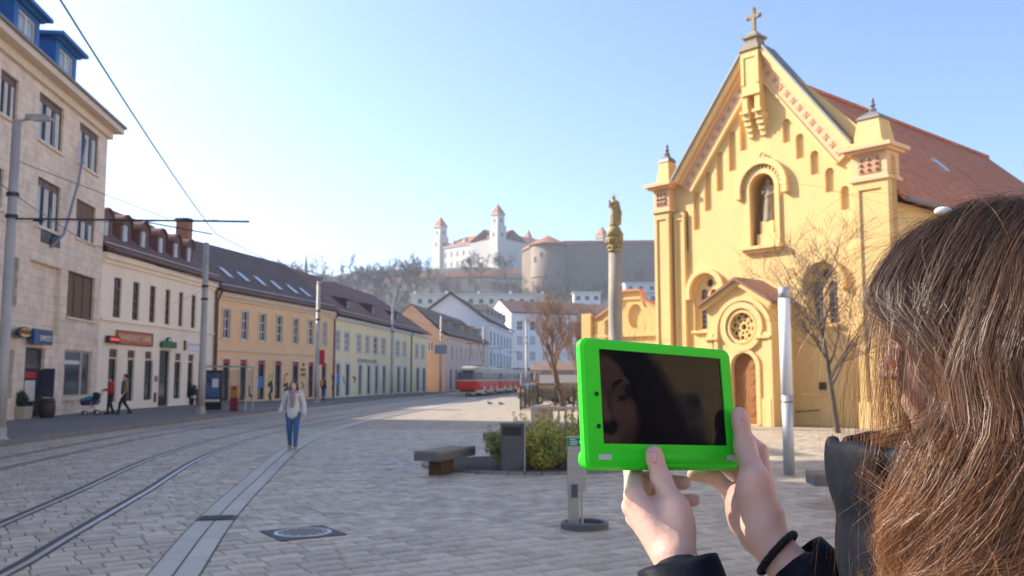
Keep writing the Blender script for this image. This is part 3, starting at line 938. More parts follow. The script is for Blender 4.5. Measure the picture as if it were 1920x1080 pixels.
# ---------------------------------------------------------------- cream cafe house
f = Facade(A_, B_)
root = thing('cafe_building', 'cream two-storey house with a row of arched brown roof dormers', 'building', (f.A.x, f.A.y, 0))
up = [f.rect(*cr2(*w)) for w in ((548, 585, 348, 545), (640, 672, 374, 562), (722, 750, 398, 577), (797, 820, 420, 590), (862, 882, 440, 602), (922, 943, 456, 613))]
zt = sum(r[3] for r in up) / 6; zb = sum(r[2] for r in up) / 6
up = [(r[0], r[1], zb, zt) for r in up]
sm = [f.rect(*cr2(*w)) for w in ((527, 567, 697, 740), (615, 652, 708, 747), (700, 733, 716, 753), (845, 872, 731, 765), (908, 935, 738, 770))]
zt2 = sum(r[3] for r in sm) / 5; zb2 = sum(r[2] for r in sm) / 5; sm = [(r[0], r[1], zb2, zt2) for r in sm]
lo = [f.rect(*cr2(*w)) for w in ((520, 560, 762, 950), (612, 645, 770, 945), (695, 735, 775, 950), (838, 870, 783, 945), (903, 930, 788, 930))]
lo = [(r[0], r[1], .55, 2.75) for r in lo]
dr = f.rect(*cr2(765, 815, 725, 975)); dr = (dr[0], dr[1], .14, 3.35)
TM = tiles('tiles_brown', (.26, .15, .12), (.20, .12, .10), f.u)
EC = 8.0
ro = row_house(root, f, EC, 'cream_plaster', up + sm, lo + [dr], 9, 4.0, 4.5, TM, [(EC - .45, .12, .2), (EC - .25, .28, .3), (zb - .22, .10, .14)], 'frame_brown', None, mull=(2, 4), gmat='glass')
# mansard dormers
fdm = shift(f, -.75)
dcols = [(196, 216), (212, 251), (249, 284), (282, 317), (313, 344), (341, 367)]
M('dormer_brown', (.15, .08, .065), .7, .2, 4)
for i, (a, b) in enumerate(dcols):
    if i == 0: c = fdm.sz(200, 430)[0]
    else: c = fdm.sz(a + (b - a) * .62, 440)[0]
    w_ = 1.15; zb_, zt_ = EC + .55, EC + 2.55
    q = MB(); body = arch_poly(c - w_ / 2, c + w_ / 2, zb_, zt_, 10); hole = rect_poly((c - .33, c + .33, zb_ + .25, zt_ - .5))
    wall(q, fdm, body, [hole], .08)
    n = len(body); q.add(fdm.poly(body, 0) + fdm.poly(body, -3.2), [(k, (k + 1) % n, n + (k + 1) % n, n + k) for k in range(n)])
    d = q.build('dormer', 'dormer_brown', root)
    cap = [(c + (x - c) * 1.12, z + .09) for x, z in body[2:]]; capi = [(x, z) for x, z in body[2:]]
    q = MB(); poly = cap + capi[::-1]; q.prism(fdm.poly(poly, .12), fdm.n * -3.3); q.build('dormer_roof', 'dormer_brown').parent = d
    q = MB(); q.add(fdm.poly(hole, -.06), [(0, 1, 2, 3)]); q.build('pane', 'skylight_glass').parent = d
    q = MB(); fbox(q, fdm, (c - .025, c + .025, zb_ + .25, zt_ - .5), -.07, -.03); q.build('mullion', 'frame_white').parent = d
p = at(345, 446, 58)
q = MB().box((p.x, p.y, EC + 2.8), (.75, .9, 2.2)); c = q.build('chimney', 'chimney_brick', root)
MB().box((p.x, p.y, EC + 3.965), (.9, 1.05, .12)).build('chimney_cap', 'concrete').parent = c
# cafe signs
fsg = shift(f, .02)
r = fsg.rect(*cr2(557, 732, 622, 688))
sg = thing('cafe_sign', 'long orange board sign reading HANGOUT CAFE on the cream wall', 'sign', fsg.pt(r[0], r[2]))
q = MB(); fbox(q, fsg, r, .0, .06); q.build('board', 'sign_orange', sg)
fr_ = MB()
for rr in ((r[0], r[1], r[3] - .06, r[3]), (r[0], r[1], r[2], r[2] + .06), (r[0], r[0] + .06, r[2] + .061, r[3] - .061), (r[1] - .06, r[1], r[2] + .061, r[3] - .061)): fbox(fr_, fsg, rr, .0605, .085)
fr_.build('frame', 'brown_metal', sg)
text_obj('HANGOUT CAFE', fsg, (r[0] + .25, r[1] - .25, r[2] + .22, r[3] - .22), .062, 'cream_trim', sg)
r = fsg.rect(*cr2(505, 556, 643, 676))
sg = thing('light_sign', 'small black box sign with a glowing red line next to the orange board', 'sign', fsg.pt(r[0], r[2]))
q = MB(); fbox(q, fsg, r, .05, .25); q.build('panel', 'sign_black', sg); q = MB(); fbox(q, fsg, (r[0] + .1, r[1] - .1, (r[2] + r[3]) / 2 - .06, (r[2] + r[3]) / 2 + .06), .251, .262); q.build('tube', 'sign_red', sg)
q = MB(); fbox(q, fsg, ((r[0] + r[1]) / 2 - .04, (r[0] + r[1]) / 2 + .04, r[3] - .2, r[3] - .1), -.02, .05); q.build('bracket', 'iron', sg)
r = fsg.rect(*cr2(770, 837, 670, 700))
sg = thing('bar_sign', 'dark green board sign with a round crest above the black door', 'sign', fsg.pt(r[0], r[2]))
q = MB(); fbox(q, fsg, r, .05, .2); q.build('panel', 'sign_green', sg)
cm = ((r[0] + r[1]) / 2, r[3]); cp = [(cm[0] + .28 * math.cos(a * math.pi / 8), cm[1] + .26 * math.sin(a * math.pi / 8)) for a in range(9)]
MB().prism(fsg.poly(cp, .06), fsg.n * .12).build('crest', 'sign_green', sg)
cp = [(cm[0] + .17 * math.cos(a * math.pi / 8), cm[1] + .04 + .15 * math.sin(a * math.pi / 8)) for a in range(9)]
MB().prism(fsg.poly(cp, .181), fsg.n * .01).build('emblem', 'sign_white', sg)
q = MB(); fbox(q, fsg, (r[0] + .05, r[0] + .12, r[2] + .1, r[3] - .1), -.02, .05); q.build('bracket', 'iron', sg)
r = fsg.rect(*cr2(905, 966, 672, 716))
sg = thing('banner_sign', 'white and pink banner sign with a yellow figure on the cream wall', 'sign', fsg.pt(r[0], r[2]))
q = MB(); fbox(q, fsg, r, .0, .03); q.build('sheet', 'sign_white', sg); q = MB(); fbox(q, fsg, (r[0] + .05, r[1] - .05, r[2] + (r[3] - r[2]) * .55, r[3] - .1), .031, .036); q.build('print', 'sign_pink', sg)
rb = fsg.rect(*cr2(886, 904, 665, 712)); q = MB(); fbox(q, fsg, (rb[0], rb[0] + .28, rb[2], rb[3]), .0, .04); q.build('figure', 'sign_black', sg); q = MB(); fbox(q, fsg, (rb[0] + .2, rb[1], rb[2] + .2, rb[3] - .3), .041, .05); q.build('figure', 'sign_yellow', sg)
# notices on the wall, downpipe
q = MB(); q.tube([f.pt(f.len - .12, .15, .12), f.pt(f.len - .12, EC - .4, .12), f.pt(f.len - .2, EC + .1, .42)], .07, 8); q.build('downpipe', 'brown_metal', root)
r = f.rect(*cr2(744, 758, 835, 862)); q = MB(); fbox(q, f, r, .002, .03); q.build('notice_board', 'sign_grey', root)
r = f.rect(*cr2(740, 752, 915, 962)); q = MB(); fbox(q, f, r, .002, .03); q.build('vent', 'frame_brown', root)
r = f.rect(*cr2(490, 508, 700, 730)); q = MB(); fbox(q, f, r, .002, .02); q.build('street_number', 'sign_white', root)

# ---------------------------------------------------------------- orange house
f = Facade(B_, C_)
root = thing('orange_house', 'orange plastered two-storey house with a row of roof skylights', 'building', (f.A.x, f.A.y, 0))
up = [f.rect(*cr3(*w)) for w in ((113, 154, 402, 570), (218, 256, 422, 583), (319, 355, 440, 596), (414, 447, 457, 606), (508, 539, 474, 618), (593, 622, 489, 628), (672, 697, 500, 637))]
zt = sum(r[3] for r in up) / 7; zb = sum(r[2] for r in up) / 7; up = [(r[0], r[1], zb, zt) for r in up]
lo = [f.rect(*cr3(*w)) for w in ((110, 150, 700, 905), (207, 245, 705, 910), (308, 348, 712, 910), (404, 440, 720, 910), (502, 538, 728, 905), (592, 622, 735, 905), (667, 694, 738, 900))]
lo = [(r[0], r[1], .25, 3.05) for r in lo]
TM2 = tiles('tiles_dark', (.21, .145, .125), (.17, .12, .108), f.u)
EO = 7.5
row_house(root, f, EO, 'orange_plaster', up, lo, 9.5, 4.3, 4.7, TM2, [(EO - .45, .12, .2), (EO - .25, .28, .3), (zb - .85, .08, .14)], 'frame_white', 'orange_trim', .16, gmat='glass', mull=(2, 3), eave_r=7.35)
for r in lo:
    q = MB(); s0, s1, za, zb_ = r
    for rr in ((s0 - .16, s0 - .002, za, zb_ + .16), (s1 + .002, s1 + .16, za, zb_ + .16), (s0 - .002, s1 + .002, zb_ + .002, zb_ + .16)): fbox(q, f, rr, .002, .04)
    q.build('door_surround', 'travertine_trim', root)
    q = MB(); fbox(q, f, (s0 + .05, s1 - .05, zb_ - .3, zb_ - .05), -.08, -.05); q.build('red_fascia', 'red_paint', root)
q = MB(); fbox(q, f, (0, f.len, .1, .55), .002, .03); 
# skylights on the roof plane
e0, e1 = f.pt(0, EO + .22, .45), f.pt(f.len, 7.57, .45); r0_ = f.pt(0, EO + 4.3, -4.7)
nrm = (e1 - e0).cross(r0_ - e0).normalized(); nrm = nrm if nrm.z > 0 else -nrm
upv = (r0_ - e0).normalized(); al = (e1 - e0).normalized()
for (x, y) in ((423, 512), (455, 520), (487, 528), (517, 536), (547, 543), (571, 549)):
    d = ray(x, y); o_ = Vector((0, 0, CAMH)); p = o_ + d * ((e0 - o_).dot(nrm) / d.dot(nrm))
    a, b = al * .33, upv * .62
    q = MB().hexa([p - a - b - nrm * .02, p + a - b - nrm * .02, p + a + b - nrm * .02, p - a + b - nrm * .02, p - a - b + nrm * .07, p + a - b + nrm * .07, p + a + b + nrm * .07, p - a + b + nrm * .07])
    w = q.build('skylight', 'zinc', root)
    q = MB().add([p - a * .85 - b * .88 + nrm * .075, p + a * .85 - b * .88 + nrm * .075, p + a * .85 + b * .88 + nrm * .075, p - a * .85 + b * .88 + nrm * .075], [(0, 1, 2, 3)]); q.build('pane', 'skylight_glass').parent = w
# graffiti marks and a poster on the ground floor
M('graffiti_dark', (.05, .05, .05), .8, .3); M('graffiti_yellow', (.55, .52, .08), .8, .3); M('poster_blue', (.05, .2, .5), .5, .3, 8)
def stroke(fac, pts, w, mat, root):
    P = [fac.pt(*fac.sz(x, y), .006) for x, y in pts]; q = MB()
    for a, b in zip(P[:-1], P[1:]):
        t = (b - a).normalized(); s_ = fac.n.cross(t) * w
        q.add([a - s_ - t * w * .5, a + s_ - t * w * .5, b + s_ + t * w * .5, b - s_ + t * w * .5], [(0, 1, 2, 3)])
    q.build('graffiti', mat, root)
def g3(*p): return [(x / 3 + 380, y / 3 + 440) for x, y in p]
stroke(f, g3((262, 850), (262, 900), (272, 910), (282, 900), (282, 850)), .09, 'graffiti_dark', root)
stroke(f, g3((370, 850), (385, 830), (388, 870), (375, 905), (382, 925)), .16, 'graffiti_dark', root)
stroke(f, g3((365, 830), (375, 800), (395, 790), (390, 830)), .10, 'graffiti_yellow', root)
stroke(f, g3((455, 850), (475, 840), (478, 865), (460, 875), (470, 900)), .13, 'graffiti_dark', root)
stroke(f, g3((455, 830), (465, 790), (480, 780)), .07, 'red_paint', root)
stroke(f, g3((555, 830), (570, 850), (558, 860)), .06, 'graffiti_dark', root)
r = f.rect(*cr3(552, 580, 718, 758)); 
for i in range(3):
    scribble(f, (r[0] + (.25 if i == 0 else 0), r[1] - (.25 if i == 0 else 0), r[3] - .3 - i * .4, r[3] - .08 - i * .4), .01, 'sign_black', root, 7)
r = lo[2]; q = MB(); fbox(q, f, (r[0] + .1, r[1] - .1, 1.1, 1.9), -.10, -.09); q.build('poster', 'poster_blue', root)
q = MB(); q.tube([f.pt(.12, .15, .12), f.pt(.12, EO - .6, .12), f.pt(.1, EO + .05, .45)], .065, 8); q.build('downpipe', 'brown_metal', root)

# ---------------------------------------------------------------- yellow house
f = Facade(C_, D_)
root = thing('yellow_house', 'long yellow two-storey house with a red-brown hipped roof', 'building', (f.A.x, f.A.y, 0))
xs = [(745, 770, 538, 640), (797, 823, 545, 650), (867, 890, 562, 660), (915, 937, 572, 665), (960, 983, 580, 672), (1005, 1027, 587, 678), (1085, 1107, 600, 690), (1125, 1143, 607, 693), (1195, 1212, 615, 697), (1230, 1247, 620, 700)]
up = [f.rect(*cr3(*w)) for w in xs]
zt = sum(r[3] for r in up) / 10; zb = sum(r[2] for r in up) / 10; up = [(r[0], r[1], zb, zt) for r in up]
lx = [(750, 770), (803, 825), (877, 893), (925, 942), (970, 985), (1012, 1028), (1093, 1110), (1130, 1145), (1202, 1217), (1237, 1252)]
lo = [f.rect(*cr3(a, b, 740, 890)) for a, b in lx]; lo = [(r[0], r[1], .25, 3.0) for r in lo]
TM3 = tiles('tiles_red_brown', (.31, .155, .12), (.25, .13, .108), f.u)
EY = 7.1
row_house(root, f, EY, 'yellow_plaster', up, lo, 10, 4.6, 5.2, TM3, [(EY - .3, .2, .3)], 'frame_white', 'pale_trim', .12, gmat='glass_pale', mull=(2, 3), hip=6.0)
M('door_blue', (.25, .27, .42), .6, .1, 4)
for r in lo:
    q = MB(); s0, s1, za, zb_ = r
    for rr in ((s0 - .3, s0 - .002, za, zb_ + .25), (s1 + .002, s1 + .3, za, zb_ + .25), (s0 - .002, s1 + .002, zb_ + .002, zb_ + .25)): fbox(q, f, rr, .002, .04)
    q.build('door_surround', 'pale_trim', root)
    q = MB(); fbox(q, f, (s0 + .05, s0 + .05 + (s1 - s0) * .35, za + .1, zb_ - .1), -.10, -.06); q.build('door_leaf', 'door_blue', root)
for (x, y) in ((648, 575), (695, 585), (741, 597)):
    fe0 = f.pt(0, EY + .22, .45); fe1 = f.pt(f.len, EY + .22, .45); rr_ = f.pt(0, EY + 4.6, -5.2)
    nrm = (fe1 - fe0).cross(rr_ - fe0).normalized(); d = ray(x, y); o_ = Vector((0, 0, CAMH)); p = o_ + d * ((fe0 - o_).dot(nrm) / d.dot(nrm))
    s_ = (p - f.A).dot(f.u); of = (p - f.A).dot(f.n) + .25
    q = MB(); z_ = p.z - .35
    q.add([f.pt(s_ - .55, z_, of), f.pt(s_ + .55, z_, of), f.pt(s_ + .55, z_ + .95, of), f.pt(s_ - .55, z_ + .95, of), f.pt(s_ - .55, z_ + 1.15, of - 1.4), f.pt(s_ + .55, z_ + 1.15, of - 1.4), f.pt(s_ - .55, z_ - .1, of - 1.0), f.pt(s_ + .55, z_ - .1, of - 1.0)],
          [(0, 1, 2, 3), (0, 3, 4, 6), (1, 7, 5, 2)])
    d = q.build('dormer', 'frame_dark', root)
    q = MB(); q.hexa([f.pt(s_ - .75, z_ + .95, of + .2), f.pt(s_ + .75, z_ + .95, of + .2), f.pt(s_ + .75, z_ + 1.3, of - 1.8), f.pt(s_ - .75, z_ + 1.3, of - 1.8),
                      f.pt(s_ - .75, z_ + 1.03, of + .2), f.pt(s_ + .75, z_ + 1.03, of + .2), f.pt(s_ + .75, z_ + 1.38, of - 1.8), f.pt(s_ - .75, z_ + 1.38, of - 1.8)]); q.build('dormer_roof', 'tiles_dark').parent = d
    q = MB(); fbox(q, f, (s_ - .25, s_ + .25, z_ + .2, z_ + .8), of + .003, of + .03); q.build('pane', 'glass_pale').parent = d
r = f.rect(*cr3(870, 980, 702, 722)); scribble(f, r, .03, 'sign_grey', root, 13)
for s_ in (.15, f.sz(*cr3(1170, 0, 700, 0)[0::2])[0]):
    q = MB(); q.tube([f.pt(s_, .15, .1), f.pt(s_, EY - .3, .1), f.pt(s_, EY + .05, .42)], .07, 8); q.build('downpipe', 'brown_metal', root)
stroke(f, g3((728, 790), (735, 830), (728, 870)), .12, 'graffiti_dark', root); stroke(f, g3((790, 800), (796, 840)), .1, 'graffiti_dark', root); stroke(f, g3((845, 800), (860, 810), (850, 830)), .1, 'graffiti_dark', root)
r = lo[0]; q = MB(); fbox(q, f, (r[0], r[1], 1.2, 2.2), -.03, -.02); q.build('poster', 'poster_blue', root)

# ---------------------------------------------------------------- pink corner house and the white gabled one
E_ = (-8.6, 117); F_ = (-4.0, 150)
f = Facade(E_, F_)
root = thing('pink_house', 'dusky pink two-storey house with boxy tan roof dormers', 'building', (E_[0], E_[1], 0))
f5 = lambda x0, x1, y0, y1: (x0 / 4.155 + 720, x1 / 4.155 + 720, y0 / 4.155 + 540, y1 / 4.155 + 540)
up = [f.rect(*f5(x, x + 16, 420, 520)) for x in (525, 562, 595, 630, 660, 692, 722, 752)]; up = [(r[0], r[0] + 1.0, 4.3, 6.2) for r in up]
lo = [f.rect(*f5(x, x + 18, 620, 760)) for x in (515, 558, 610, 660, 710)]; lo = [(r[0], r[0] + 1.2, .3, 3.0) for r in lo]
TM4 = tiles('tiles_tan', (.32, .21, .16), (.26, .175, .14), f.u)
EP = 7.3
row_house(root, f, EP, 'pink_plaster', up, lo, 9, 4.2, 4.5, TM4, [(EP - .3, .2, .3)], 'frame_white', None, gmat='glass_pale', mull=(2, 2), hip=0)
# gable end facing the square
gf = Facade((f.pt(0, 0, -9).x, f.pt(0, 0, -9).y), E_)
q = MB(); gz = gf.pt
q.add([gf.pt(0, 0, .03), gf.pt(gf.len, 0, .03), gf.pt(gf.len, EP - .02, .03), gf.pt(gf.len - 4.5, EP + 4.0, .03), gf.pt(0, EP - .02, .03)], [(0, 1, 2, 3, 4)]); q.build('gable_wall', 'salmon_plaster', root)
r = gf.rect(*f5(342, 380, 418, 500)); q = MB(); fbox(q, gf, r, .032, .09); w = q.build('window', 'frame_white', root)
q = MB(); s0, s1, za, zb_ = r
for a in (0, .52): fbox(q, gf, (s0 + .12 + (s1 - s0) * a, s0 + (s1 - s0) * (a + .42), za + .15, zb_ - .15), .091, .1)
q.build('pane', 'glass').parent = w
fq = shift(f, -.9)
M('dormer_tan', (.42, .32, .24), .8, .1, 4)
for x in (520, 610, 682, 742):
    c = fq.sz(x / 4.155 + 720, 610)[0]; q = MB(); fbox(q, fq, (c - 1.1, c + 1.1, EP + .7, EP + 2.3), -3, 0); d = q.build('dormer', 'dormer_tan', root)
    q = MB(); fbox(q, fq, (c - 1.35, c + 1.35, EP + 2.303, EP + 2.45), -3, .3); q.build('dormer_roof', 'tiles_tan').parent = d
    q = MB(); fbox(q, fq, (c - .6, c + .6, EP + 1.0, EP + 2.1), .003, .03); q.build('pane', 'glass').parent = d

G0 = (-3.9, 152); G1 = (0.2, 188)
f = Facade(G0, G1)
root = thing('white_gabled_house', 'white three-storey house whose gable faces the square beyond the pink house', 'building', (G0[0], G0[1], 0))
EW = 11.2
up = []
for r0 in range(7):
    s0 = 2.0 + r0 * 4.8
    up += [(s0, s0 + 1.6, 7.6, 9.9), (s0, s0 + 1.6, 4.0, 6.3)]
TM5 = tiles('tiles_grey', (.21, .17, .155), (.17, .145, .14), f.u)
row_house(root, f, EW, 'white_plaster', up, [], 13, 5.0, 6.5, TM5, [(EW - .3, .25, .3)], 'frame_dark', None, gmat='glass', mull=(2, 2))
fq = shift(f, -.9)
for i in range(6):
    c = 4 + i * 5.0; q = MB(); q.prism(fq.poly([(c - 1, EW + .6), (c + 1, EW + .6), (c + 1, EW + 2.2), (c, EW + 3.2), (c - 1, EW + 2.2)], 0), fq.n * -3.5); d = q.build('dormer', 'white_plaster', root)
    q = MB(); q.prism(fq.poly([(c - 1.35, EW + 2.0), (c, EW + 3.35), (c + 1.35, EW + 2.0), (c, EW + 3.1)], .2), fq.n * -3.8); q.build('dormer_roof', 'tiles_grey').parent = d
    q = MB(); fbox(q, fq, (c - .5, c + .5, EW + .9, EW + 2.1), .003, .03); q.build('pane', 'glass').parent = d
# roof edges of the gable
gf = Facade((f.pt(0, 0, -13).x, f.pt(0, 0, -13).y), G0)
q = MB()
q.hexa([gf.pt(gf.len + .3, EW - .1, -.2), gf.pt(gf.len + .3, EW - .1, .35), gf.pt(gf.len - 6.5, EW + 4.8, .35), gf.pt(gf.len - 6.5, EW + 4.8, -.2), gf.pt(gf.len + .3, EW + .35, -.2), gf.pt(gf.len + .3, EW + .35, .35), gf.pt(gf.len - 6.5, EW + 5.3, .35), gf.pt(gf.len - 6.5, EW + 5.3, -.2)])
q.hexa([gf.pt(-.3, EW - .1, -.2), gf.pt(-.3, EW - .1, .35), gf.pt(gf.len - 6.5, EW + 4.8, .35), gf.pt(gf.len - 6.5, EW + 4.8, -.2), gf.pt(-.3, EW + .35, -.2), gf.pt(-.3, EW + .35, .35), gf.pt(gf.len - 6.5, EW + 5.3, .35), gf.pt(gf.len - 6.5, EW + 5.3, -.2)])
q.build('verge', 'tiles_grey', root)

# white block closing the street
W0 = at(958, 700, 205); W1 = at(1100, 700, 214)
f = Facade((W0.x, 205), (W1.x + 3, 214))
root = thing('white_block', 'pale grey four-storey block closing the end of the street', 'building', (W0.x, 205, 0))
ups = [(1.5 + i * 3.2, 2.9 + i * 3.2, z, z + 2.1) for i in range(6) for z in (2.2, 5.9, 9.4, 12.8) if 2.9 + i * 3.2 < f.len - .3]
TM6 = tiles('tiles_far', (.22, .13, .11), (.17, .10, .09), f.u)
row_house(root, f, 16.6, 'white_plaster', ups, [], 14, 3.5, 7, TM6, [(16.3, .3, .3)], 'frame_white', None, gmat='glass_pale', mull=(2, 2))
q = MB(); fbox(q, f, (.5, f.len - .5, 1.2, 4.2), .01, .06); q.build('shop_front', 'frame_dark', root)
# red-roofed houses between, and a long flat cream building on the slope
def far_house(name, lab, x0, x1, y, ybot, yt, yr, wm, rm, depth=12):
    a = at(x0, ybot, y); b = at(x1, ybot, y); zt_ = at(x0, yt, y).z; zr = at(x0, yr, y).z
    t = thing(name, lab, 'building', (a.x, y, 0))
    q = MB().box(((a.x + b.x) / 2, y + depth / 2, zt_ / 2), (b.x - a.x, depth, zt_)); q.build('wall', wm, t)
    q = MB(); q.prism([(a.x - .5, y - .6, zt_ + .02), (a.x - .5, y + depth + .6, zt_ + .02), (a.x - .5, y + depth / 2, zr)], (b.x - a.x + 1, 0, 0)); q.build('roof', rm, t)
    n = max(2, int((b.x - a.x) / 3.5))
    for i in range(n):
        xx = a.x + (i + .5) * (b.x - a.x) / n
        MB().box((xx, y - .04, zt_ - 2.2), (1.1, .1, 1.7)).build('window', 'glass', t)
    return t
TMR = tiles('tiles_orange_far', (.45, .17, .09), (.38, .15, .085), Vector((1, 0, 0)))
far_house('red_roof_house', 'house with a bright red roof rising behind the white gabled house', 820, 958, 225, 690, 606, 575, 'cream_plaster', TMR)
far_house('dark_roof_house', 'house with a muted red roof right of the bare pollarded tree', 1062, 1240, 228, 690, 592, 567, 'white_plaster', TM6)
far_house('low_roof_house', 'low tan-roofed house peeking over the yellow house roof', 762, 826, 200, 690, 600, 572, 'pink_plaster', TM4)
# ================================================================== CHURCH
M('church_yellow', (.77, .525, .22), .85, .06, 1.3, .12, 25, stain=.6, stain_col=(.60, .385, .165), stretch=(1, 1, .28))
M('church_trim', (.79, .545, .235), .8, .06, 1.5, .08, 25)
M('church_peach', (.77, .485, .265), .8, .06, 1.5)
M('church_ornament', (.56, .29, .165), .8, .1, 3)
M('church_stone', (.30, .25, .18), .85, .3, 6, .4, 40)
M('tin', (.22, .21, .20), .5, .15, 3, metal=.3)
M('copper_brown', (.27, .12, .08), .55, .2, 4)
M('church_door', (.34, .14, .05), .5, .25, 8, stretch=(1, 1, .15))
M('lead_glass', (.10, .12, .14), .2, .4, 9, spec=.7)
M('niche_back', (.60, .36, .14), .85, .08, 2)
CL, CR = (6.37, 39.0), (13.3, 31.0)
f = Facade(CL, CR)
church = thing('church', 'yellow church with a steep gabled front, statue niche and rose window', 'church', (9.8, 35, 0))
P2 = lambda x, y: f.sz(x, y)
def dec(polypx, o0, o1, mat, name, parent=None, par=church):
    pts = f.poly([P2(x, y) for x, y in polypx], o0)
    o = MB().prism(pts, f.n * (o1 - o0)).build(name, mat, par if parent is None else None)
    if parent is not None: o.parent = parent
    return o
apex = P2(1422, 96)
sl, zl = P2(1238, 372); sr, zr = P2(1679, 300)
zsh = (zl + zr) / 2
# holes: niche, two windows, blind arches
nl, nr = P2(1408, 400)[0], P2(1455, 400)[0]; nzt = P2(1431, 325)[1]; nzb = P2(1431, 459)[1]
niche = arch_poly(nl, nr, nzb, nzt, 14)
def warch(x0, x1, yt, yb): return arch_poly(P2(x0, yb)[0], P2(x1, yb)[0], P2((x0 + x1) / 2, yb)[1], P2((x0 + x1) / 2, yt)[1], 12)
win_l = warch(1303, 1349, 518, 620)
win_r = warch(1515, 1576, 497, 610)
slots_px = [(1388, 1401, 208, 282), (1367, 1381, 246, 320), (1344, 1357, 285, 358), (1322, 1335, 322, 395), (1301, 1313, 360, 431), (1281, 1292, 395, 470),
            (1468, 1482, 222, 267), (1493, 1508, 250, 297), (1520, 1536, 282, 327), (1548, 1565, 314, 360), (1577, 1593, 348, 393)]
slots = [warch(*s) for s in slots_px]
outer = [(sl, 0), (sr, 0), (sr, zsh), (apex[0] + .25, apex[1]), (apex[0] - .25, apex[1]), (sl, zsh)]
ci = sum(P2(x, 345)[0] for x in (1400, 1460)) / 2


# the front is rebuilt with all openings at once
mb = wall(MB(), f, outer, [niche, win_l, win_r] + slots, .14, back=list(range(3, 3 + len(slots))))
front = mb.build('front_wall', 'church_yellow', church)
# deep niche behind the opening
q = MB(); a = f.poly(niche, -.14); b = f.poly(niche, -.75); n = len(a)
q.add(a + b, [(k, (k + 1) % n, n + (k + 1) % n, n + k) for k in range(n)]); t = tessellate_polygon([[Vector((s, z, 0)) for s, z in niche]]); q.add(b, [tuple(x) for x in t])
q.build('niche', 'niche_back', church)
def ringband(poly_in, grow, o0, o1, mat, name, par=church, skip_bottom=True, ctr=None):
    """band around an arched opening"""
    zs = [z for s, z in poly_in]; ss = [s for s, z in poly_in]
    c = (min(ss) + max(ss)) / 2; r0 = (max(ss) - min(ss)) / 2; zc = max(zs) - r0; zb = min(zs)
    n = 16; inn = [(c + r0, zb)] + [(c + r0 * math.cos(math.pi * i / n), zc + r0 * math.sin(math.pi * i / n)) for i in range(n + 1)] + [(c - r0, zb)]
    r1 = r0 + grow
    out = [(c + r1, zb)] + [(c + r1 * math.cos(math.pi * i / n), zc + r1 * math.sin(math.pi * i / n)) for i in range(n + 1)] + [(c - r1, zb)]
    q = MB(); m = len(inn)
    v = f.poly(inn, o0) + f.poly(out, o0) + f.poly(inn, o1) + f.poly(out, o1)
    fs_ = []
    for i in range(m - 1):
        fs_ += [(2 * m + i, 2 * m + i + 1, 3 * m + i + 1, 3 * m + i), (m + i, m + i + 1, 3 * m + i + 1, 3 * m + i), (i, i + 1, 2 * m + i + 1, 2 * m + i)]
    fs_ += [(0, m, 3 * m, 2 * m), (m - 1, 2 * m - 1, 4 * m - 1, 3 * m - 1)]
    q.add(v, fs_)
    o = q.build(name, mat, par if par is church else None)
    if par is not church: o.parent = par
    return o
def hood(x0, x1, yt, yb, grow, o1, mat, name='hood_mould', o0=.001):
    p = warch(x0, x1, yt, yb); return ringband(p, grow, o0, o1, mat, name)
def px_w(a, b, y=400): return abs(P2(b, y)[0] - P2(a, y)[0])
ringband(niche, px_w(1400, 1408), .001, .09, 'church_trim', 'niche_frame')
hood(1393, 1470, 308, 368, px_w(1383, 1393), .22, 'church_trim')
for i in range(15):     # dentils under the hood
    a = math.pi * (i + .5) / 15; c = (nl + nr) / 2; r_ = px_w(1431, 1466); zc = P2(1431, 308)[1] - px_w(1393, 1470) / 2
    q = MB(); s_, z_ = c + r_ * math.cos(a), zc + r_ * math.sin(a); fbox(q, f, (s_ - .035, s_ + .035, z_ - .06, z_ + .06), .002, .1); q.build('dentil', 'church_trim', church)
# crest over the hood
q = MB(); c = (nl + nr) / 2; zt_ = P2(1431, 299)[1]
for dx, dz, rr in ((0, .16, .14), (-.16, .08, .12), (.16, .08, .12), (-.28, .0, .09), (.28, 0, .09)):
    p = f.pt(c + dx, zt_ + dz, .06); q.ball(p, rr, 8)
q.build('crest', 'church_trim', church, True)
# niche sill
s0, s1 = P2(1393, 465)[0], P2(1469, 465)[0]; z0, z1 = P2(1431, 473)[1], P2(1431, 461)[1]
q = MB(); fbox(q, f, (s0, s1, (z0 + z1) / 2, z1), .0, .28); fbox(q, f, (s0 + .1, s1 - .1, z0, (z0 + z1) / 2 - .002), .0, .17); q.build('niche_sill', 'church_trim', church)
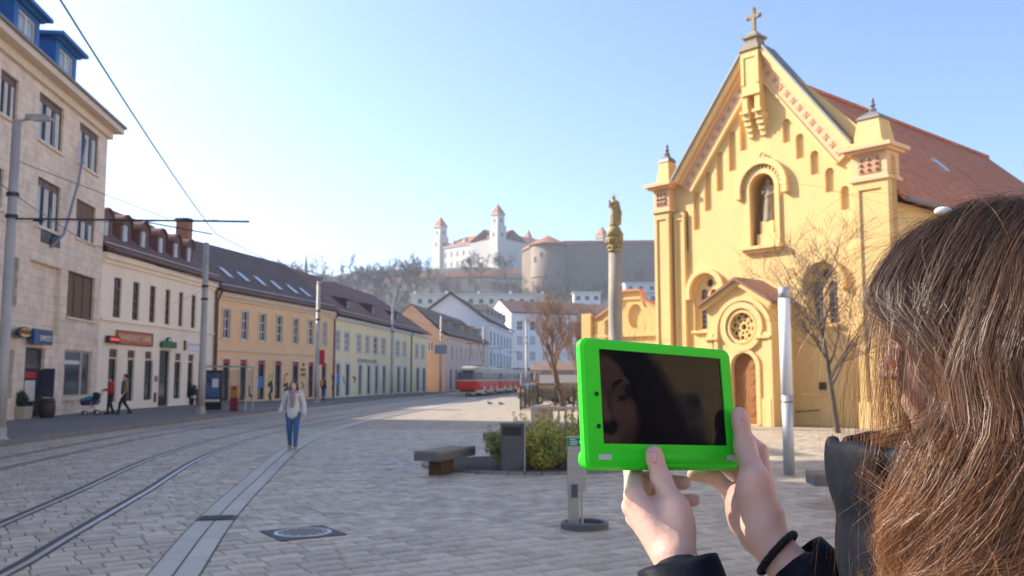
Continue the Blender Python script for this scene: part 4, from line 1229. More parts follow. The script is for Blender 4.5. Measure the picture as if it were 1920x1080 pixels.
# statue in the niche
c = (nl + nr) / 2 + .05; bz = nzb
q = MB(); fbox(q, f, (c - .42, c + .42, bz + .02, bz + .45), -.66, -.1); fbox(q, f, (c - .3, c + .3, bz + .45, bz + .95), -.6, -.14); ped = q.build('pedestal', 'church_trim', church)
def statue(base, h, facing, mat, name, lab, arms=True, child=False, halo=False, loc_label='statue'):
    t = thing(name, lab, 'statue', base)
    fx = Vector(facing).normalized(); sx = Vector((-fx.y, fx.x, 0)); B = Vector(base)
    W = lambda a, b, c: B + sx * a * h + fx * b * h + Vector((0, 0, c * h))
    S_ = SDF(); k = .05 * h
    S_.cone(W(0, 0, .03), W(0, 0, .35), .15 * h, .115 * h, k).cone(W(0, 0, .35), W(.01, 0, .60), .115 * h, .10 * h, k).cone(W(.01, 0, .6), W(.01, 0, .76), .12 * h, .085 * h, k)
    S_.cone(W(-.08, .01, .76), W(.1, .01, .76), .06 * h, .06 * h, k)
    S_.cone(W(0, .01, .8), W(0, .02, .87), .04 * h, .045 * h, k * .5).ell(W(0, .025, .92), (.055 * h, .055 * h, .07 * h), k * .4)
    S_.chain([W(.12, 0, .76), W(.15, .02, .62), W(.05, .12, .58)], [.045 * h, .04 * h, .03 * h], k * .5)
    S_.chain([W(-.11, 0, .76), W(-.15, .03, .64), W(-.06, .13, .66)], [.045 * h, .04 * h, .03 * h], k * .5)
    for i in range(9):
        a = i * .7; rr = .13
        S_.cone(W(rr * math.cos(a), rr * math.sin(a), .02), W(.09 * math.cos(a), .09 * math.sin(a), .55), .035 * h, .02 * h, k * .35)
    if child:
        S_.ell(W(-.09, .12, .70), (.05 * h, .045 * h, .08 * h), k * .4).ell(W(-.1, .14, .80), (.035 * h,) * 3, k * .3).cone(W(-.09, .12, .66), W(-.02, .15, .58), .03 * h, .02 * h, k * .3)
        S_.chain([W(.14, -.02, .7), W(.17, -.05, .4), W(.14, -.06, .08)], [.05 * h, .07 * h, .08 * h], k)
    V, Q = S_.mesh(.016 * h)
    np_obj('figure', V, Q, mat, t)
    if halo:
        p = [W(.09 * math.cos(i * math.pi / 10), -.01, .95 + .09 * math.sin(i * math.pi / 10)) for i in range(21)]
        MB().tube(p, .006 * h, 5).build('halo', 'rail_steel', t)
    return t
sb = f.pt(c, bz + .955, -.38)
statue(sb, 1.75, f.n, 'church_stone', 'saint_statue', 'weathered stone saint standing in the arched niche of the church front')

# windows with tracery
def lancet_pair(poly, cols, px_tb, nm, oc=None):
    r = ringband(poly, .10, -.139, -.02, 'church_trim', 'window_frame')
    c = sum(s for s, z in poly) / len(poly)
    ss = [s for s, z in poly]; zs = [z for s, z in poly]
    holes = [warch(a, b, px_tb[0], px_tb[1]) for a, b in cols]
    oc_h = []
    if oc:
        cs, cz = P2(*oc[:2]); rr = oc[2]; oc_h = [[(cs + rr * math.cos(2 * math.pi * i / 14), cz + rr * math.sin(2 * math.pi * i / 14)) for i in range(14)]]
    q = wall(MB(), f, poly, holes + oc_h, .1, off=-.141); q.build('tracery', 'church_trim', church)
    q = MB(); q.add(f.poly(poly, -.27), [tuple(x) for x in tessellate_polygon([[Vector((s, z, 0)) for s, z in poly]])]); g_ = q.build('leaded_glass', 'lead_glass', church)
    q = MB()
    for h in holes:
        a, b = min(s for s, z in h), max(s for s, z in h); za, zb = min(z for s, z in h), max(z for s, z in h)
        for i in range(1, 8): fbox(q, f, (a, b, za + (zb - za) * i / 8 - .008, za + (zb - za) * i / 8 + .008), -.262, -.25)
        fbox(q, f, ((a + b) / 2 - .008, (a + b) / 2 + .008, za, zb), -.262, -.25)
    q.build('glazing_bars', 'frame_white').parent = g_
lancet_pair(win_l, [(1311, 1324), (1329, 1342)], (541, 617), 'l', (1327, 530, .17))
lancet_pair(win_r, [(1525, 1541), (1552, 1569)], (525, 605), 'r', (1546, 513, .20))
hood(1298, 1354, 512, 560, px_w(1291, 1298, 530), .20, 'church_trim'); hood(1296.5, 1355.5, 510.5, 556, px_w(1290, 1296.5, 530), .26, 'copper_brown', 'hood_capping', .05) if False else None
hood(1510, 1580, 491, 545, px_w(1502, 1510, 530), .20, 'church_trim')
for x0, x1, yy in ((1300, 1352, 624), (1512, 1579, 614)):
    s0, s1 = P2(x0, yy)[0], P2(x1, yy)[0]; z = P2((x0 + x1) / 2, yy)[1]; q = MB(); fbox(q, f, (s0, s1, z, z + .1), .0, .14); q.build('window_sill', 'church_trim', church)

# corner pilasters, frieze blocks and pinnacles
def pilaster(x0, x1, ytop_px, o1, name='pilaster', zb=0.0):
    s0, s1 = P2(x0, 480)[0], P2(x1, 480)[0]; zt_ = P2((x0 + x1) / 2, ytop_px)[1]
    q = MB(); fbox(q, f, (s0, s1, zb, zt_), .001, o1); o = q.build(name, 'church_yellow', church)
    q = MB(); w = s1 - s0
    for rr in ((s0, s0 + w * .18, .9, zt_ - .004), (s1 - w * .18, s1, .9, zt_ - .004), (s0 + w * .18, s1 - w * .18, zt_ - .3, zt_ - .004)): fbox(q, f, rr, o1, o1 + .06)
    m = q.build('moulding', 'church_yellow'); m.parent = o
    q = MB(); fbox(q, f, (s0 - .06, s1 + .06, zb, .9), o1, o1 + .1); m = q.build('plinth', 'church_trim'); m.parent = o
    return s0, s1, zt_
sL0, sL1, zL = pilaster(1237, 1264, 400, .28)
pilaster(1269, 1288, 400, .10)
sR0, sR1, zR = pilaster(1612, 1679, 340, .28)
def pinnacle(s0, s1, zb, side):
    c = (s0 + s1) / 2; w = (s1 - s0)
    d0, d1 = -.55, .34
    q = MB(); fbox(q, f, (s0 - .08, s1 + .08, zb, zb + .12), d0 - .06, d1 + .08); fbox(q, f, (s0, s1, zb + .121, zb + 1.0), d0, d1); blk = q.build('frieze_block', 'church_peach', church)
    q = MB(); fbox(q, f, (s0 + w * .2, s1 - w * .2, zb + .27, zb + .88), d1 + .001, d1 + .035); q.build('carved_panel', 'church_ornament').parent = blk
    bm = MATS['church_stone']
    q = MB()
    for i in range(3):
        for j in range(3):
            p = f.pt(s0 + w * (.28 + .22 * i), zb + .38 + .19 * j, d1 + .04); q.ball(p, .065, 6)
    q.build('rosette', 'church_stone', None, True).parent = blk
    e = f.u * 1
    q = MB(); side_c = f.pt(s1 if side > 0 else s0, zb + .57, (d0 + d1) / 2)
    q = MB(); fbox(q, f, (s0 - .16, s1 + .16, zb + 1.001, zb + 1.1), d0 - .16, d1 + .2); fbox(q, f, (s0 - .3, s1 + .3, zb + 1.101, zb + 1.24), d0 - .3, d1 + .34); q.build('cornice', 'church_peach', church)
    # tapering pedestal
    q = MB(); zb2 = zb + 1.241; dc = (d0 + d1) / 2; hw = w / 2
    def ring(r, z): return [f.pt(c - r, z, dc - r), f.pt(c + r, z, dc - r), f.pt(c + r, z, dc + r), f.pt(c - r, z, dc + r)]
    hb = hw * .95
    q.hexa(ring(hb, zb2) + ring(hb, zb2 + .14)); q.hexa(ring(hb * .85, zb2 + .141) + ring(hb * .62, zb2 + 1.0)); q.build('pedestal', 'church_yellow', church)
    q = MB(); q.hexa(ring(hb * .72, zb2 + 1.001) + ring(hb * .60, zb2 + 1.12)); q.hexa(ring(hb * .6, zb2 + 1.121) + ring(hb * .2, zb2 + 1.3))
    p = f.pt(c, zb2 + 1.3, dc); q.lathe(p, [(.12, 0), (.14, .08), (.06, .16), (.10, .26), (.05, .36), (.07, .42), (.01, .55)], 10); q.build('finial', 'tin', church)
wL = sL1 - sL0
pinnacle(sL0, sL1 + .05, zL, -1)
pinnacle(sR0, sR1, zR, 1)

# raking cornices
def rake(p0, p1, w0, w1, o0, o1, mat, name):
    a, b = Vector((*P2(*p0), 0)), Vector((*P2(*p1), 0)); d = (b - a).normalized(); nn = Vector((-d.y, d.x, 0))
    if nn.y < 0: nn = -nn
    q = [a + nn * w0, b + nn * w0, b + nn * w1, a + nn * w1]
    o = MB().prism(f.poly([(v.x, v.y) for v in q], o0), f.n * (o1 - o0)).build(name, mat, church)
    return a, b, d, nn
LA, LB = (1272, 342), (1403, 104); RA, RB = (1606, 273), (1440, 92)
for (p0, p1) in ((LA, LB), (RA, RB)):
    rake(p0, p1, -.18, .0, -.3, .42, 'church_trim', 'rake_cornice')
    rake(p0, p1, .003, .08, -.35, .50, 'tin', 'rake_flashing')
    rake(p0, p1, -.32, -.183, -.02, .26, 'church_peach', 'rake_cornice')
    a, b, d, nn = rake(p0, p1, -.86, -.323, -.02, .12, 'church_peach', 'rake_band')
    rake(p0, p1, -.96, -.863, -.02, .17, 'church_trim', 'rake_moulding')
    L_ = (b - a).length; n = 13
    for i in range(n):
        m = a + d * (L_ * (i + .6) / (n + .6)) - nn * .58
        q = MB(); 
        for t_ in (math.pi / 4, -math.pi / 4):
            e = Vector((math.cos(t_), math.sin(t_), 0)) ; e = d * e.x + nn * e.y; g_ = Vector((-e.y, e.x, 0))
            pp = [m - e * .13 - g_ * .035, m + e * .13 - g_ * .035, m + e * .13 + g_ * .035, m - e * .13 + g_ * .035]
            q.prism(f.poly([(v.x, v.y) for v in pp], .121 + .004 * (t_ > 0)), f.n * .02)
        q.build('cross_ornament', 'church_ornament', church)
# central shaft with the little bell niche and its brackets
s0, s1 = P2(1404, 200)[0], P2(1437, 200)[0]; z0, z1 = P2(1420, 216)[1], P2(1420, 98)[1]
c = (s0 + s1) / 2; w = s1 - s0
ff = shift(f, .48) if False else f
q = MB(); zsplit = z0 + (z1 - z0) * .30
fbox(q, f, (s0, s1, zsplit, z1), .0, .46)
fbox(q, f, (s0, c - .17, z0, zsplit - .001), .0, .46); fbox(q, f, (c + .17, s1, z0, zsplit - .001), .0, .46)
sh = q.build('gable_shaft', 'church_yellow', church)
q = MB()
for rr in ((s0, s0 + .14, zsplit + .4, z1 - .1), (s1 - .14, s1, zsplit + .4, z1 - .1), (s0 + .14, s1 - .14, z1 - .3, z1 - .1)): fbox(q, f, rr, .461, .50)
fbox(q, f, (s0 - .05, s1 + .05, zsplit - .05, zsplit + .06), .461, .53)
q.build('moulding', 'church_yellow').parent = sh
for ss in ((s0, c - .17), (c + .17, s1)):
    q = MB(); m = (ss[0] + ss[1]) / 2; h_ = .13
    for i in range(4):
        fbox(q, f, (m - .17 + i * .02, m + .17 - i * .02, z0 - .22 * (i + 1), z0 - .22 * i - .003), .0, .40 - i * .09)
    fbox(q, f, (m - .2, m + .2, z0 + .0, z0 + .12), .461, .54)
    q.build('bracket', 'church_trim', church)
# cap and stone cross
q = MB(); dcx = .1
def ringx(r, z): return [f.pt(c - r, z, dcx - r), f.pt(c + r, z, dcx - r), f.pt(c + r, z, dcx + r), f.pt(c - r, z, dcx + r)]
q.hexa(ringx(.46, z1) + ringx(.42, z1 + .2)); q.hexa(ringx(.30, z1 + .201) + ringx(.27, z1 + .52)); q.hexa(ringx(.36, z1 + .521) + ringx(.36, z1 + .62)); q.hexa(ringx(.30, z1 + .621) + ringx(.12, z1 + .82)); q.build('cap', 'church_stone', church)
zc = z1 + .82; ztop = P2(1427, 15)[1]; arm = P2(1427, 29)[1]
q = MB(); fbox(q, f, (c - .07, c + .07, zc, ztop), dcx - .07, dcx + .07); fbox(q, f, (c - .26, c - .071, arm - .07, arm + .07), dcx - .065, dcx + .065); fbox(q, f, (c + .071, c + .26, arm - .07, arm + .07), dcx - .065, dcx + .065)
for p in ((c, ztop), (c - .27, arm), (c + .27, arm)): q.ball(f.pt(p[0], p[1], dcx), .10, 8)
q.build('cross', 'church_stone', church)

# nave: side walls and tiled roof
NL = 26.0
EVZ = f.rect(1672, 1682, 372, 380)[3]
q = MB()
for s_ in (sl + .3, sr - .3):
    q.add([f.pt(s_, 0, -.2), f.pt(s_, 0, -NL), f.pt(s_, EVZ, -NL), f.pt(s_, EVZ, -.2)], [(0, 1, 2, 3)])
q.add([f.pt(sl + .3, 0, -NL), f.pt(sr - .3, 0, -NL), f.pt(sr - .3, EVZ, -NL), f.pt(sl + .3, EVZ, -NL)], [(0, 1, 2, 3)])
q.build('nave_wall', 'church_yellow', church)
RT = tiles('tiles_church', (.74, .27, .135), (.64, .23, .12), f.n)
apz = P2(1422, 118)[1] - .3
q = MB(); cs = apex[0]
e0, e1 = f.pt(sr + .25, EVZ, -.25), f.pt(sr + .25, EVZ, -NL - .3); r0, r1 = f.pt(cs, apz, -.25), f.pt(cs, apz, -NL + 4)
roof_slab(q, e0, e1, r1, r0)
e2, e3 = f.pt(sl - .25, EVZ, -.25), f.pt(sl - .25, EVZ, -NL - .3)
roof_slab(q, e2, e3, r1, r0); q.add([e1, e3, r1], [(0, 1, 2)])
rf = q.build('roof', RT, church)
q = MB(); q.tube([e0, e1], .09, 8); q.build('gutter', 'tin').parent = rf
q = MB(); q.tube([r0 + Vector((0, 0, .06)), r1 + Vector((0, 0, .06))], .11, 6); q.build('ridge_tiles', 'tiles_church').parent = rf
nrm = (e1 - e0).cross(r0 - e0).normalized(); o_ = Vector((0, 0, CAMH)); d = ray(1762, 311); p = o_ + d * ((e0 - o_).dot(nrm) / d.dot(nrm)); nrm = nrm if nrm.z > 0 else -nrm
al = (e1 - e0).normalized(); upv = (r0 - e0).normalized()
q = MB().hexa([p + al * a_ * .22 + upv * b_ * .45 + nrm * c_ for c_ in (-.02, .08) for a_, b_ in ((-1, -1), (1, -1), (1, 1), (-1, 1))]); q.build('roof_light', 'skylight_glass').parent = rf

# porch with rose window and door
PD = 1.6
fp = shift(f, PD)
Q2 = lambda x, y: fp.sz(x, y)
ps0, ps1 = Q2(1327, 640)[0], Q2(1443, 640)[0]; pc = Q2(1386, 600)[0]
pze = Q2(1386, 566)[1]; pza = Q2(1384, 527)[1]
dc = Q2(1396, 720)[0]; dw = abs(Q2(1420, 720)[0] - dc)
dzt = Q2(1396, 661)[1]
door = arch_poly(dc - dw, dc + dw, .05, dzt, 14)
rc = Q2(1391.6, 612.7); rr = abs(Q2(1391.6 + 23, 612)[0] - rc[0])
rose = [(rc[0] + rr * math.cos(2 * math.pi * i / 28), rc[1] + rr * math.sin(2 * math.pi * i / 28)) for i in range(28)]
q = wall(MB(), fp, [(ps0, 0), (ps1, 0), (ps1, pze), (pc, pza), (ps0, pze)], [rose, door], .28)
for s_ in (ps0, ps1): q.add([fp.pt(s_, 0, 0), fp.pt(s_, 0, -PD), fp.pt(s_, pze, -PD), fp.pt(s_, pze, 0)], [(0, 1, 2, 3)])
porch = q.build('porch', 'church_yellow', church)
def disc_ring(cc, r0, r1, o0, o1, mat, name, par, n=36):
    q = MB(); v = []
    for r_, o_ in ((r0, o0), (r1, o0), (r1, o1), (r0, o1)):
        v += [fp.pt(cc[0] + r_ * math.cos(2 * math.pi * i / n), cc[1] + r_ * math.sin(2 * math.pi * i / n), o_) for i in range(n)]
    q.add(v, [(a * n + i, a * n + (i + 1) % n, ((a + 1) % 4) * n + (i + 1) % n, ((a + 1) % 4) * n + i) for a in range(4) for i in range(n)])
    o = q.build(name, mat); o.parent = par; return o
disc_ring(rc, rr * 1.001, rr * 1.16, -.1, .05, 'church_trim', 'rose_ring', porch)
disc_ring(rc, rr * 1.30, rr * 1.72, .001, .10, 'church_trim', 'rose_surround', porch)
q = MB().add([fp.pt(s, z, -.26) for s, z in rose], [tuple(x) for x in tessellate_polygon([[Vector((s, z, 0)) for s, z in rose]])]); M('rose_glass', (.16, .09, .07), .4, .3, 9); q.build('rose_glass', 'rose_glass').parent = porch
disc_ring(rc, rr * .22, rr * .34, -.24, -.10, 'church_trim', 'rose_hub', porch, 20)
for i in range(8):
    a = 2 * math.pi * i / 8 + .2; q = MB(); d2 = Vector((math.cos(a), math.sin(a))); n2 = Vector((-d2.y, d2.x)); c2 = Vector(rc)
    pp = [c2 + d2 * rr * .33 - n2 * .035, c2 + d2 * rr * .78 - n2 * .035, c2 + d2 * rr * .78 + n2 * .035, c2 + d2 * rr * .33 + n2 * .035]
    q.prism([fp.pt(v.x, v.y, -.24) for v in pp], fp.n * .13); q.build('rose_spoke', 'church_trim').parent = porch
    a2 = a + math.pi / 8; cc = (rc[0] + rr * .76 * math.cos(a2), rc[1] + rr * .76 * math.sin(a2)); disc_ring(cc, rr * .17, rr * .26, -.24, -.11, 'church_trim', 'rose_foil', porch, 14)
# door leaves
for s_ in (-1, 1):
    q = MB(); a_ = [(s, z) for s, z in door]
    half = [(dc, .06)] + ([(dc + s_ * dw * .97, .06)] + [(dc + s_ * dw * .97 * math.cos(math.pi / 2 * i / 8), dzt - dw + dw * .97 * math.sin(math.pi / 2 * i / 8)) for i in range(9)])
    q.prism([fp.pt(s, z, -.22) for s, z in half], fp.n * .05); d = q.build('door', 'church_door', church)
    for j in range(4):
        z_ = .35 + j * .58; q = MB(); cx = dc + s_ * dw * .5
        pp = [(cx - dw * .32, z_), (cx + dw * .32, z_), (cx + dw * .32, z_ + .45), (cx - dw * .32, z_ + .45)]
        q.prism([fp.pt(s, z, -.169) for s, z in pp], fp.n * .02); pn = q.build('door_panel', 'church_door'); pn.parent = d
        q = MB(); cz = z_ + .225; pp = [(cx - dw * .26, cz), (cx, cz - .18), (cx + dw * .26, cz), (cx, cz + .18)]; q.prism([fp.pt(s, z, -.148) for s, z in pp], fp.n * .02); q.build('door_panel', 'church_door').parent = d
# door arch mouldings, porch piers
fsave = f; f = fp
ringband(door, .16, .001, .08, 'church_trim', 'portal_arch'); 
big = arch_poly(dc - dw - .55, dc + dw + .55, .0, rc[1] + rr * 2.0 - .1, 16)
ringband(big, .16, .001, .10, 'church_trim', 'portal_moulding')
f = fsave
for a_, b_ in ((ps1 - .32, ps1 + .06), (ps0 - .06, ps0 + .32)):
    q = MB(); fbox(q, fp, (a_, b_, 0, 1.0), .001, .12); fbox(q, fp, (a_ + .06, b_ - .06, .999, Q2(1440, 622)[1]), .001, .07); q.build('porch_pier', 'church_trim').parent = porch
for x0, x1 in ((ps0 - .1, ps0 + .55), (ps1 - .55, ps1 + .1)):
    z = Q2(1430, 634)[1]; q = MB(); fbox(q, fp, (x0, x1, z, z + .1), .001, .16); q.build('impost', 'church_trim').parent = porch
q = MB()
ov = .28
for s_ in (-1, 1):
    e = ps0 if s_ < 0 else ps1
    ed = e + s_ * ov; dz_ = (pza - pze) / abs(pc - e) * ov
    q.hexa([fp.pt(ed, pze - dz_ + .02, ov), fp.pt(pc, pza + .02, ov), fp.pt(pc, pza + .02, -PD), fp.pt(ed, pze - dz_ + .02, -PD), fp.pt(ed, pze - dz_ + .12, ov), fp.pt(pc, pza + .14, ov), fp.pt(pc, pza + .14, -PD), fp.pt(ed, pze - dz_ + .12, -PD)])
prf = q.build('porch_roof', 'copper_brown', church)
for i in range(1, 6):
    t_ = i / 6; q = MB()
    for s_ in (1, -1):
        e = ps1 if s_ > 0 else ps0; ed = e + s_ * ov; dz_ = (pza - pze) / abs(pc - e) * ov
        o_ = ov - (PD + ov) * t_; q.tube([fp.pt(ed, pze - dz_ + .13, o_), fp.pt(pc, pza + .15, o_)], .02, 5)
    q.build('seam', 'copper_brown').parent = prf
q = MB(); 
for s_ in (-1, 1):
    e = ps0 if s_ < 0 else ps1; ed = e + s_ * .18; dz_ = (pza - pze) / abs(pc - e) * .18
    q.hexa([fp.pt(ed, pze - dz_ - .14, .002), fp.pt(pc, pza - .16, .002), fp.pt(pc, pza - .16, .16), fp.pt(ed, pze - dz_ - .14, .16), fp.pt(ed, pze - dz_ + .015, .002), fp.pt(pc, pza + .015, .002), fp.pt(pc, pza + .015, .16), fp.pt(ed, pze - dz_ + .015, .16)])
q.build('porch_cornice', 'church_trim', church)
# string course and small things on the right bay
q = MB(); z = P2(1560, 640)[1] * 0 + 1.1; fbox(q, f, (P2(1500, 640)[0], sR0 - .01, z, z + .1), .0, .05); q.build('string_course', 'church_trim', church)
r = f.rect(1537, 1550, 717, 731); q = MB(); fbox(q, f, r, .0, .06); q.build('notice_box', 'iron', church)
q = MB(); a, b = P2(1495, 772), P2(1540, 769); q.tube([f.pt(a[0], a[1], .12), f.pt(b[0], b[1], .12)], .02, 6); q.build('handrail', 'iron', church)

# ---------------------------------------------------------------- yellow side chapel left of the church
ca_, cb_ = at(1095, 640, 46), at(1238, 640, 43)
fa = Facade((ca_.x, 46), (cb_.x + .3, 43))
annex = thing('chapel_annex', 'low yellow chapel annex with an oculus gable left of the church', 'building', (ca_.x, 46, 0))
A2 = lambda x, y: fa.sz(x, y)
zE = A2(1150, 590)[1]; zA = A2(1183, 556)[1]; cA = A2(1183, 560)[0]
prof = [(0, 0), (fa.len, 0), (fa.len, zE + .35), (fa.len - .55, zE + .25), (fa.len - .9, zE + .45), (cA + .75, zA - .25), (cA + .55, zA + .25), (cA - .55, zA + .25), (cA - .75, zA - .25), (A2(1140, 580)[0], zE + .2), (A2(1120, 590)[0], zE - .15), (0, zE - .15)]
ocl = [(A2(1191, 593)[0] + .42 * math.cos(2 * math.pi * i / 18), A2(1191, 593)[1] + .6 * math.sin(2 * math.pi * i / 18)) for i in range(18)]
q = wall(MB(), fa, prof, [ocl], .15, back=[0]); 
for s_ in (0, fa.len): q.add([fa.pt(s_, 0, 0), fa.pt(s_, 0, -9), fa.pt(s_, zE - .2, -9), fa.pt(s_, zE - .2, 0)], [(0, 1, 2, 3)])
q.build('wall', 'church_yellow', annex)
top = prof[2:]
q = MB()
for (a, b) in zip(top[:-1], top[1:]):
    q.hexa([fa.pt(a[0], a[1], -.3), fa.pt(b[0], b[1], -.3), fa.pt(b[0], b[1], .14), fa.pt(a[0], a[1], .14), fa.pt(a[0], a[1] + .1, -.3), fa.pt(b[0], b[1] + .1, -.3), fa.pt(b[0], b[1] + .1, .14), fa.pt(a[0], a[1] + .1, .14)])
q.build('coping', 'church_ornament', annex)
q = MB()
for (a, b) in zip(top[:-1], top[1:]):
    q.hexa([fa.pt(a[0], a[1] - .4, .002), fa.pt(b[0], b[1] - .4, .002), fa.pt(b[0], b[1] - .4, .06), fa.pt(a[0], a[1] - .4, .06), fa.pt(a[0], a[1] - .28, .002), fa.pt(b[0], b[1] - .28, .002), fa.pt(b[0], b[1] - .28, .06), fa.pt(a[0], a[1] - .28, .06)])
z = A2(1160, 632)[1]; fbox(q, fa, (0, fa.len, z, z + .14), .002, .12); q.build('moulding', 'church_trim', annex)
q = MB(); z2 = A2(1160, 632)[1]; fbox(q, fa, (0, .55, 0, zE + .1), .002, .22); fbox(q, fa, (A2(1118, 600)[0], A2(1136, 600)[0], 0, zE - .3), .002, .1); q.build('pilaster', 'church_yellow', annex)
q = MB(); q.hexa([fa.pt(.2, zE - .2, -.3), fa.pt(fa.len, zE - .2, -.3), fa.pt(fa.len, zE - .2, -9), fa.pt(.2, zE - .2, -9), fa.pt(cA - .3, zA - .1, -.3), fa.pt(cA + .3, zA - .1, -.3), fa.pt(cA + .3, zA - .1, -9), fa.pt(cA - .3, zA - .1, -9)]); q.build('roof', 'tiles_church', annex)
p = at(1196, 552, 47); M('bright_orange', (.62, .20, .05), .6, .1); MB().hexa([(p.x - .55, 46.6, p.z - .3), (p.x + .45, 46.6, p.z - .55), (p.x + .45, 48, p.z - .55), (p.x - .55, 48, p.z - .3), (p.x - .55, 46.6, p.z + .25), (p.x + .15, 46.6, p.z + .2), (p.x + .15, 48, p.z + .2), (p.x - .55, 48, p.z + .25)]).build('orange_hatch', 'bright_orange', annex)

# ---------------------------------------------------------------- Marian column
cp = at(1155, 700, 33.0)
colm = thing('stone_column', 'tall smooth stone column with a carved capital in the square', 'column', (cp.x, cp.y, 0))
M('column_stone', (.36, .31, .245), .75, .15, 3, .2, 30, stain=.3); M('gilt_stone', (.34, .25, .10), .6, .3, 8, .4, 30, stain=.4, stain_col=(.16, .12, .06))
zc0 = at(1155, 473, 33).z; zc1 = at(1155, 448, 33).z
prof = [(.62, 0), (.62, 1.9), (.55, 1.95), (.5, 2.05), (.36, 2.15), (.33, 2.3)]
MB().box((cp.x, cp.y, .5), (1.9, 1.9, 1.0)).build('base', 'column_stone', colm, bevel=.05)
MB().box((cp.x, cp.y, 1.7), (1.3, 1.3, 1.396)).build('pedestal', 'column_stone', colm, bevel=.04)
MB().lathe((cp.x, cp.y, 0), [(.5, 2.4), (.5, 2.5), (.32, 2.6), (.25, 2.7), (.252, 4.2), (.215, zc0)], 24).build('shaft', 'column_stone', colm, True)
q = MB(); q.lathe((cp.x, cp.y, 0), [(.24, zc0), (.24, zc0 + .1), (.20, zc0 + .14), (.29, zc1 - .1), (.33, zc1 - .05), (.33, zc1 + .03)], 24)
for i in range(8):
    a = i * math.pi / 4; q.ball((cp.x + .27 * math.cos(a), cp.y + .27 * math.sin(a), zc1 - .13), .08, 6); q.ball((cp.x + .22 * math.cos(a + .4), cp.y + .22 * math.sin(a + .4), zc1 - .32), .07, 6)
q.build('capital', 'gilt_stone', colm, True)
q = MB(); q.ball((cp.x, cp.y, zc1 + .22), .28, 12); q.ball((cp.x + .16, cp.y - .12, zc1 + .12), .16, 8); q.ball((cp.x - .16, cp.y - .1, zc1 + .12), .16, 8); q.build('cloud_globe', 'gilt_stone', colm, True)
zt_ = at(1155, 366, 33).z; zs = zc1 + .5
statue((cp.x, cp.y, zs), zt_ - zs, (-.55, -.83, 0), 'gilt_stone', 'madonna_statue', 'weathered gilt statue of a robed woman holding a child on the column', child=True, halo=True)
# ================================================================== TREES
def branches(seed, h, r0, spread=.6, levels=4, n0=5, up=.35, wig=.12, first=.35, shrink=.62, twig=.004, kids=(3, 5), trunk_lean=(0, 0)):
    """list of (points, radii) of a bare tree grown from the origin"""
    R_ = random.Random(seed); out = []
    def grow(p, d, L, r, lev):
        n = 5 if lev < 2 else 3
        pts, rs = [p.copy()], [r]; q = p.copy(); dd = d.copy()
        for i in range(n):
            dd = (dd + Vector((R_.gauss(0, wig), R_.gauss(0, wig), R_.gauss(0, wig) + up * .16))).normalized()
            q = q + dd * (L / n); pts.append(q.copy()); rs.append(max(twig, r * (1 - .72 * (i + 1) / n)))
        out.append((pts, rs, lev))
        if lev >= levels: return
        k = R_.randint(*kids) if lev > 0 else n0
        for j in range(k):
            t = first + (1 - first) * (j + R_.random() * .8) / k if lev == 0 else .25 + .75 * (j + R_.random()) / k
            t = min(t, .99); i = min(int(t * n), n - 1); fr_ = t * n - i
            b = pts[i].lerp(pts[i + 1], fr_); rb = rs[i] + (rs[i + 1] - rs[i]) * fr_
            a = R_.uniform(0, 2 * math.pi); ax = dd.orthogonal().normalized(); ax.rotate(Matrix.Rotation(a, 3, dd))
            sd = (dd * (1 - spread) + ax * spread * R_.uniform(.7, 1.3) + Vector((0, 0, up * .5))).normalized()
            grow(b, sd, L * shrink * R_.uniform(.75, 1.2) * (1.1 - .4 * t if lev == 0 else 1), max(twig, rb * .62), lev + 1)
    grow(Vector((0, 0, 0)), Vector((trunk_lean[0], trunk_lean[1], 1)).normalized(), h, r0, 0)
    return out

def tree_mesh(br, sides=(8, 5, 4, 3, 3), lo=0, hi=9):
    mb = MB()
    for pts, rs, lev in br:
        if lo <= lev <= hi: mb.tube(pts, rs, sides[min(lev, 4)], cap=False)
    return mb

M('bark', (.11, .085, .065), .9, .3, 8, .5, 40); M('bark_far', (.085, .072, .064), .95, .25, 2); M('twig_red', (.20, .125, .085), .9, .3, 8)
def bare_tree(name, lab, base, br, mat='bark', tw='bark', rz=0, group=None):
    t = thing(name, lab, 'tree', base, group, world_space=False, rz=rz)
    tree_mesh(br, hi=0).build('trunk', mat, t, True); tree_mesh(br, lo=1).build('crown', tw, t, True)
    return t

# tree by the church
b0 = gp(1571, 812)
bare_tree('bare_tree', 'slender leafless tree with fine twigs in front of the church wall', b0, branches(11, 4.6, .105, .62, 4, 14, .45, .10, .28, .55, .0055, (4, 6)))
# pollarded tree left of the tablet
b1 = at(1056, 765, 50); b1.z = 0
bare_tree('pollard_tree', 'pollarded tree with dense reddish bare shoots behind the iron fence', b1, branches(5, 3.9, .22, .55, 4, 8, .75, .12, .50, .60, .007, (4, 7), (.07, 0)), 'bark', 'twig_red')
b2 = at(1085, 765, 56); b2.z = 0
bare_tree('young_tree', 'smaller leafless tree right beside the pollarded one', b2, branches(8, 4.0, .14, .5, 4, 9, .6, .12, .35, .58, .009, (4, 6)), 'bark', 'twig_red')
b3 = at(1180, 700, 36); b3.z = 0
bare_tree('sapling', 'thin leafless sapling rising beside the stone column', b3, branches(21, 2.9, .05, .6, 3, 9, .35, .12, .4, .6, .005, (4, 6)))

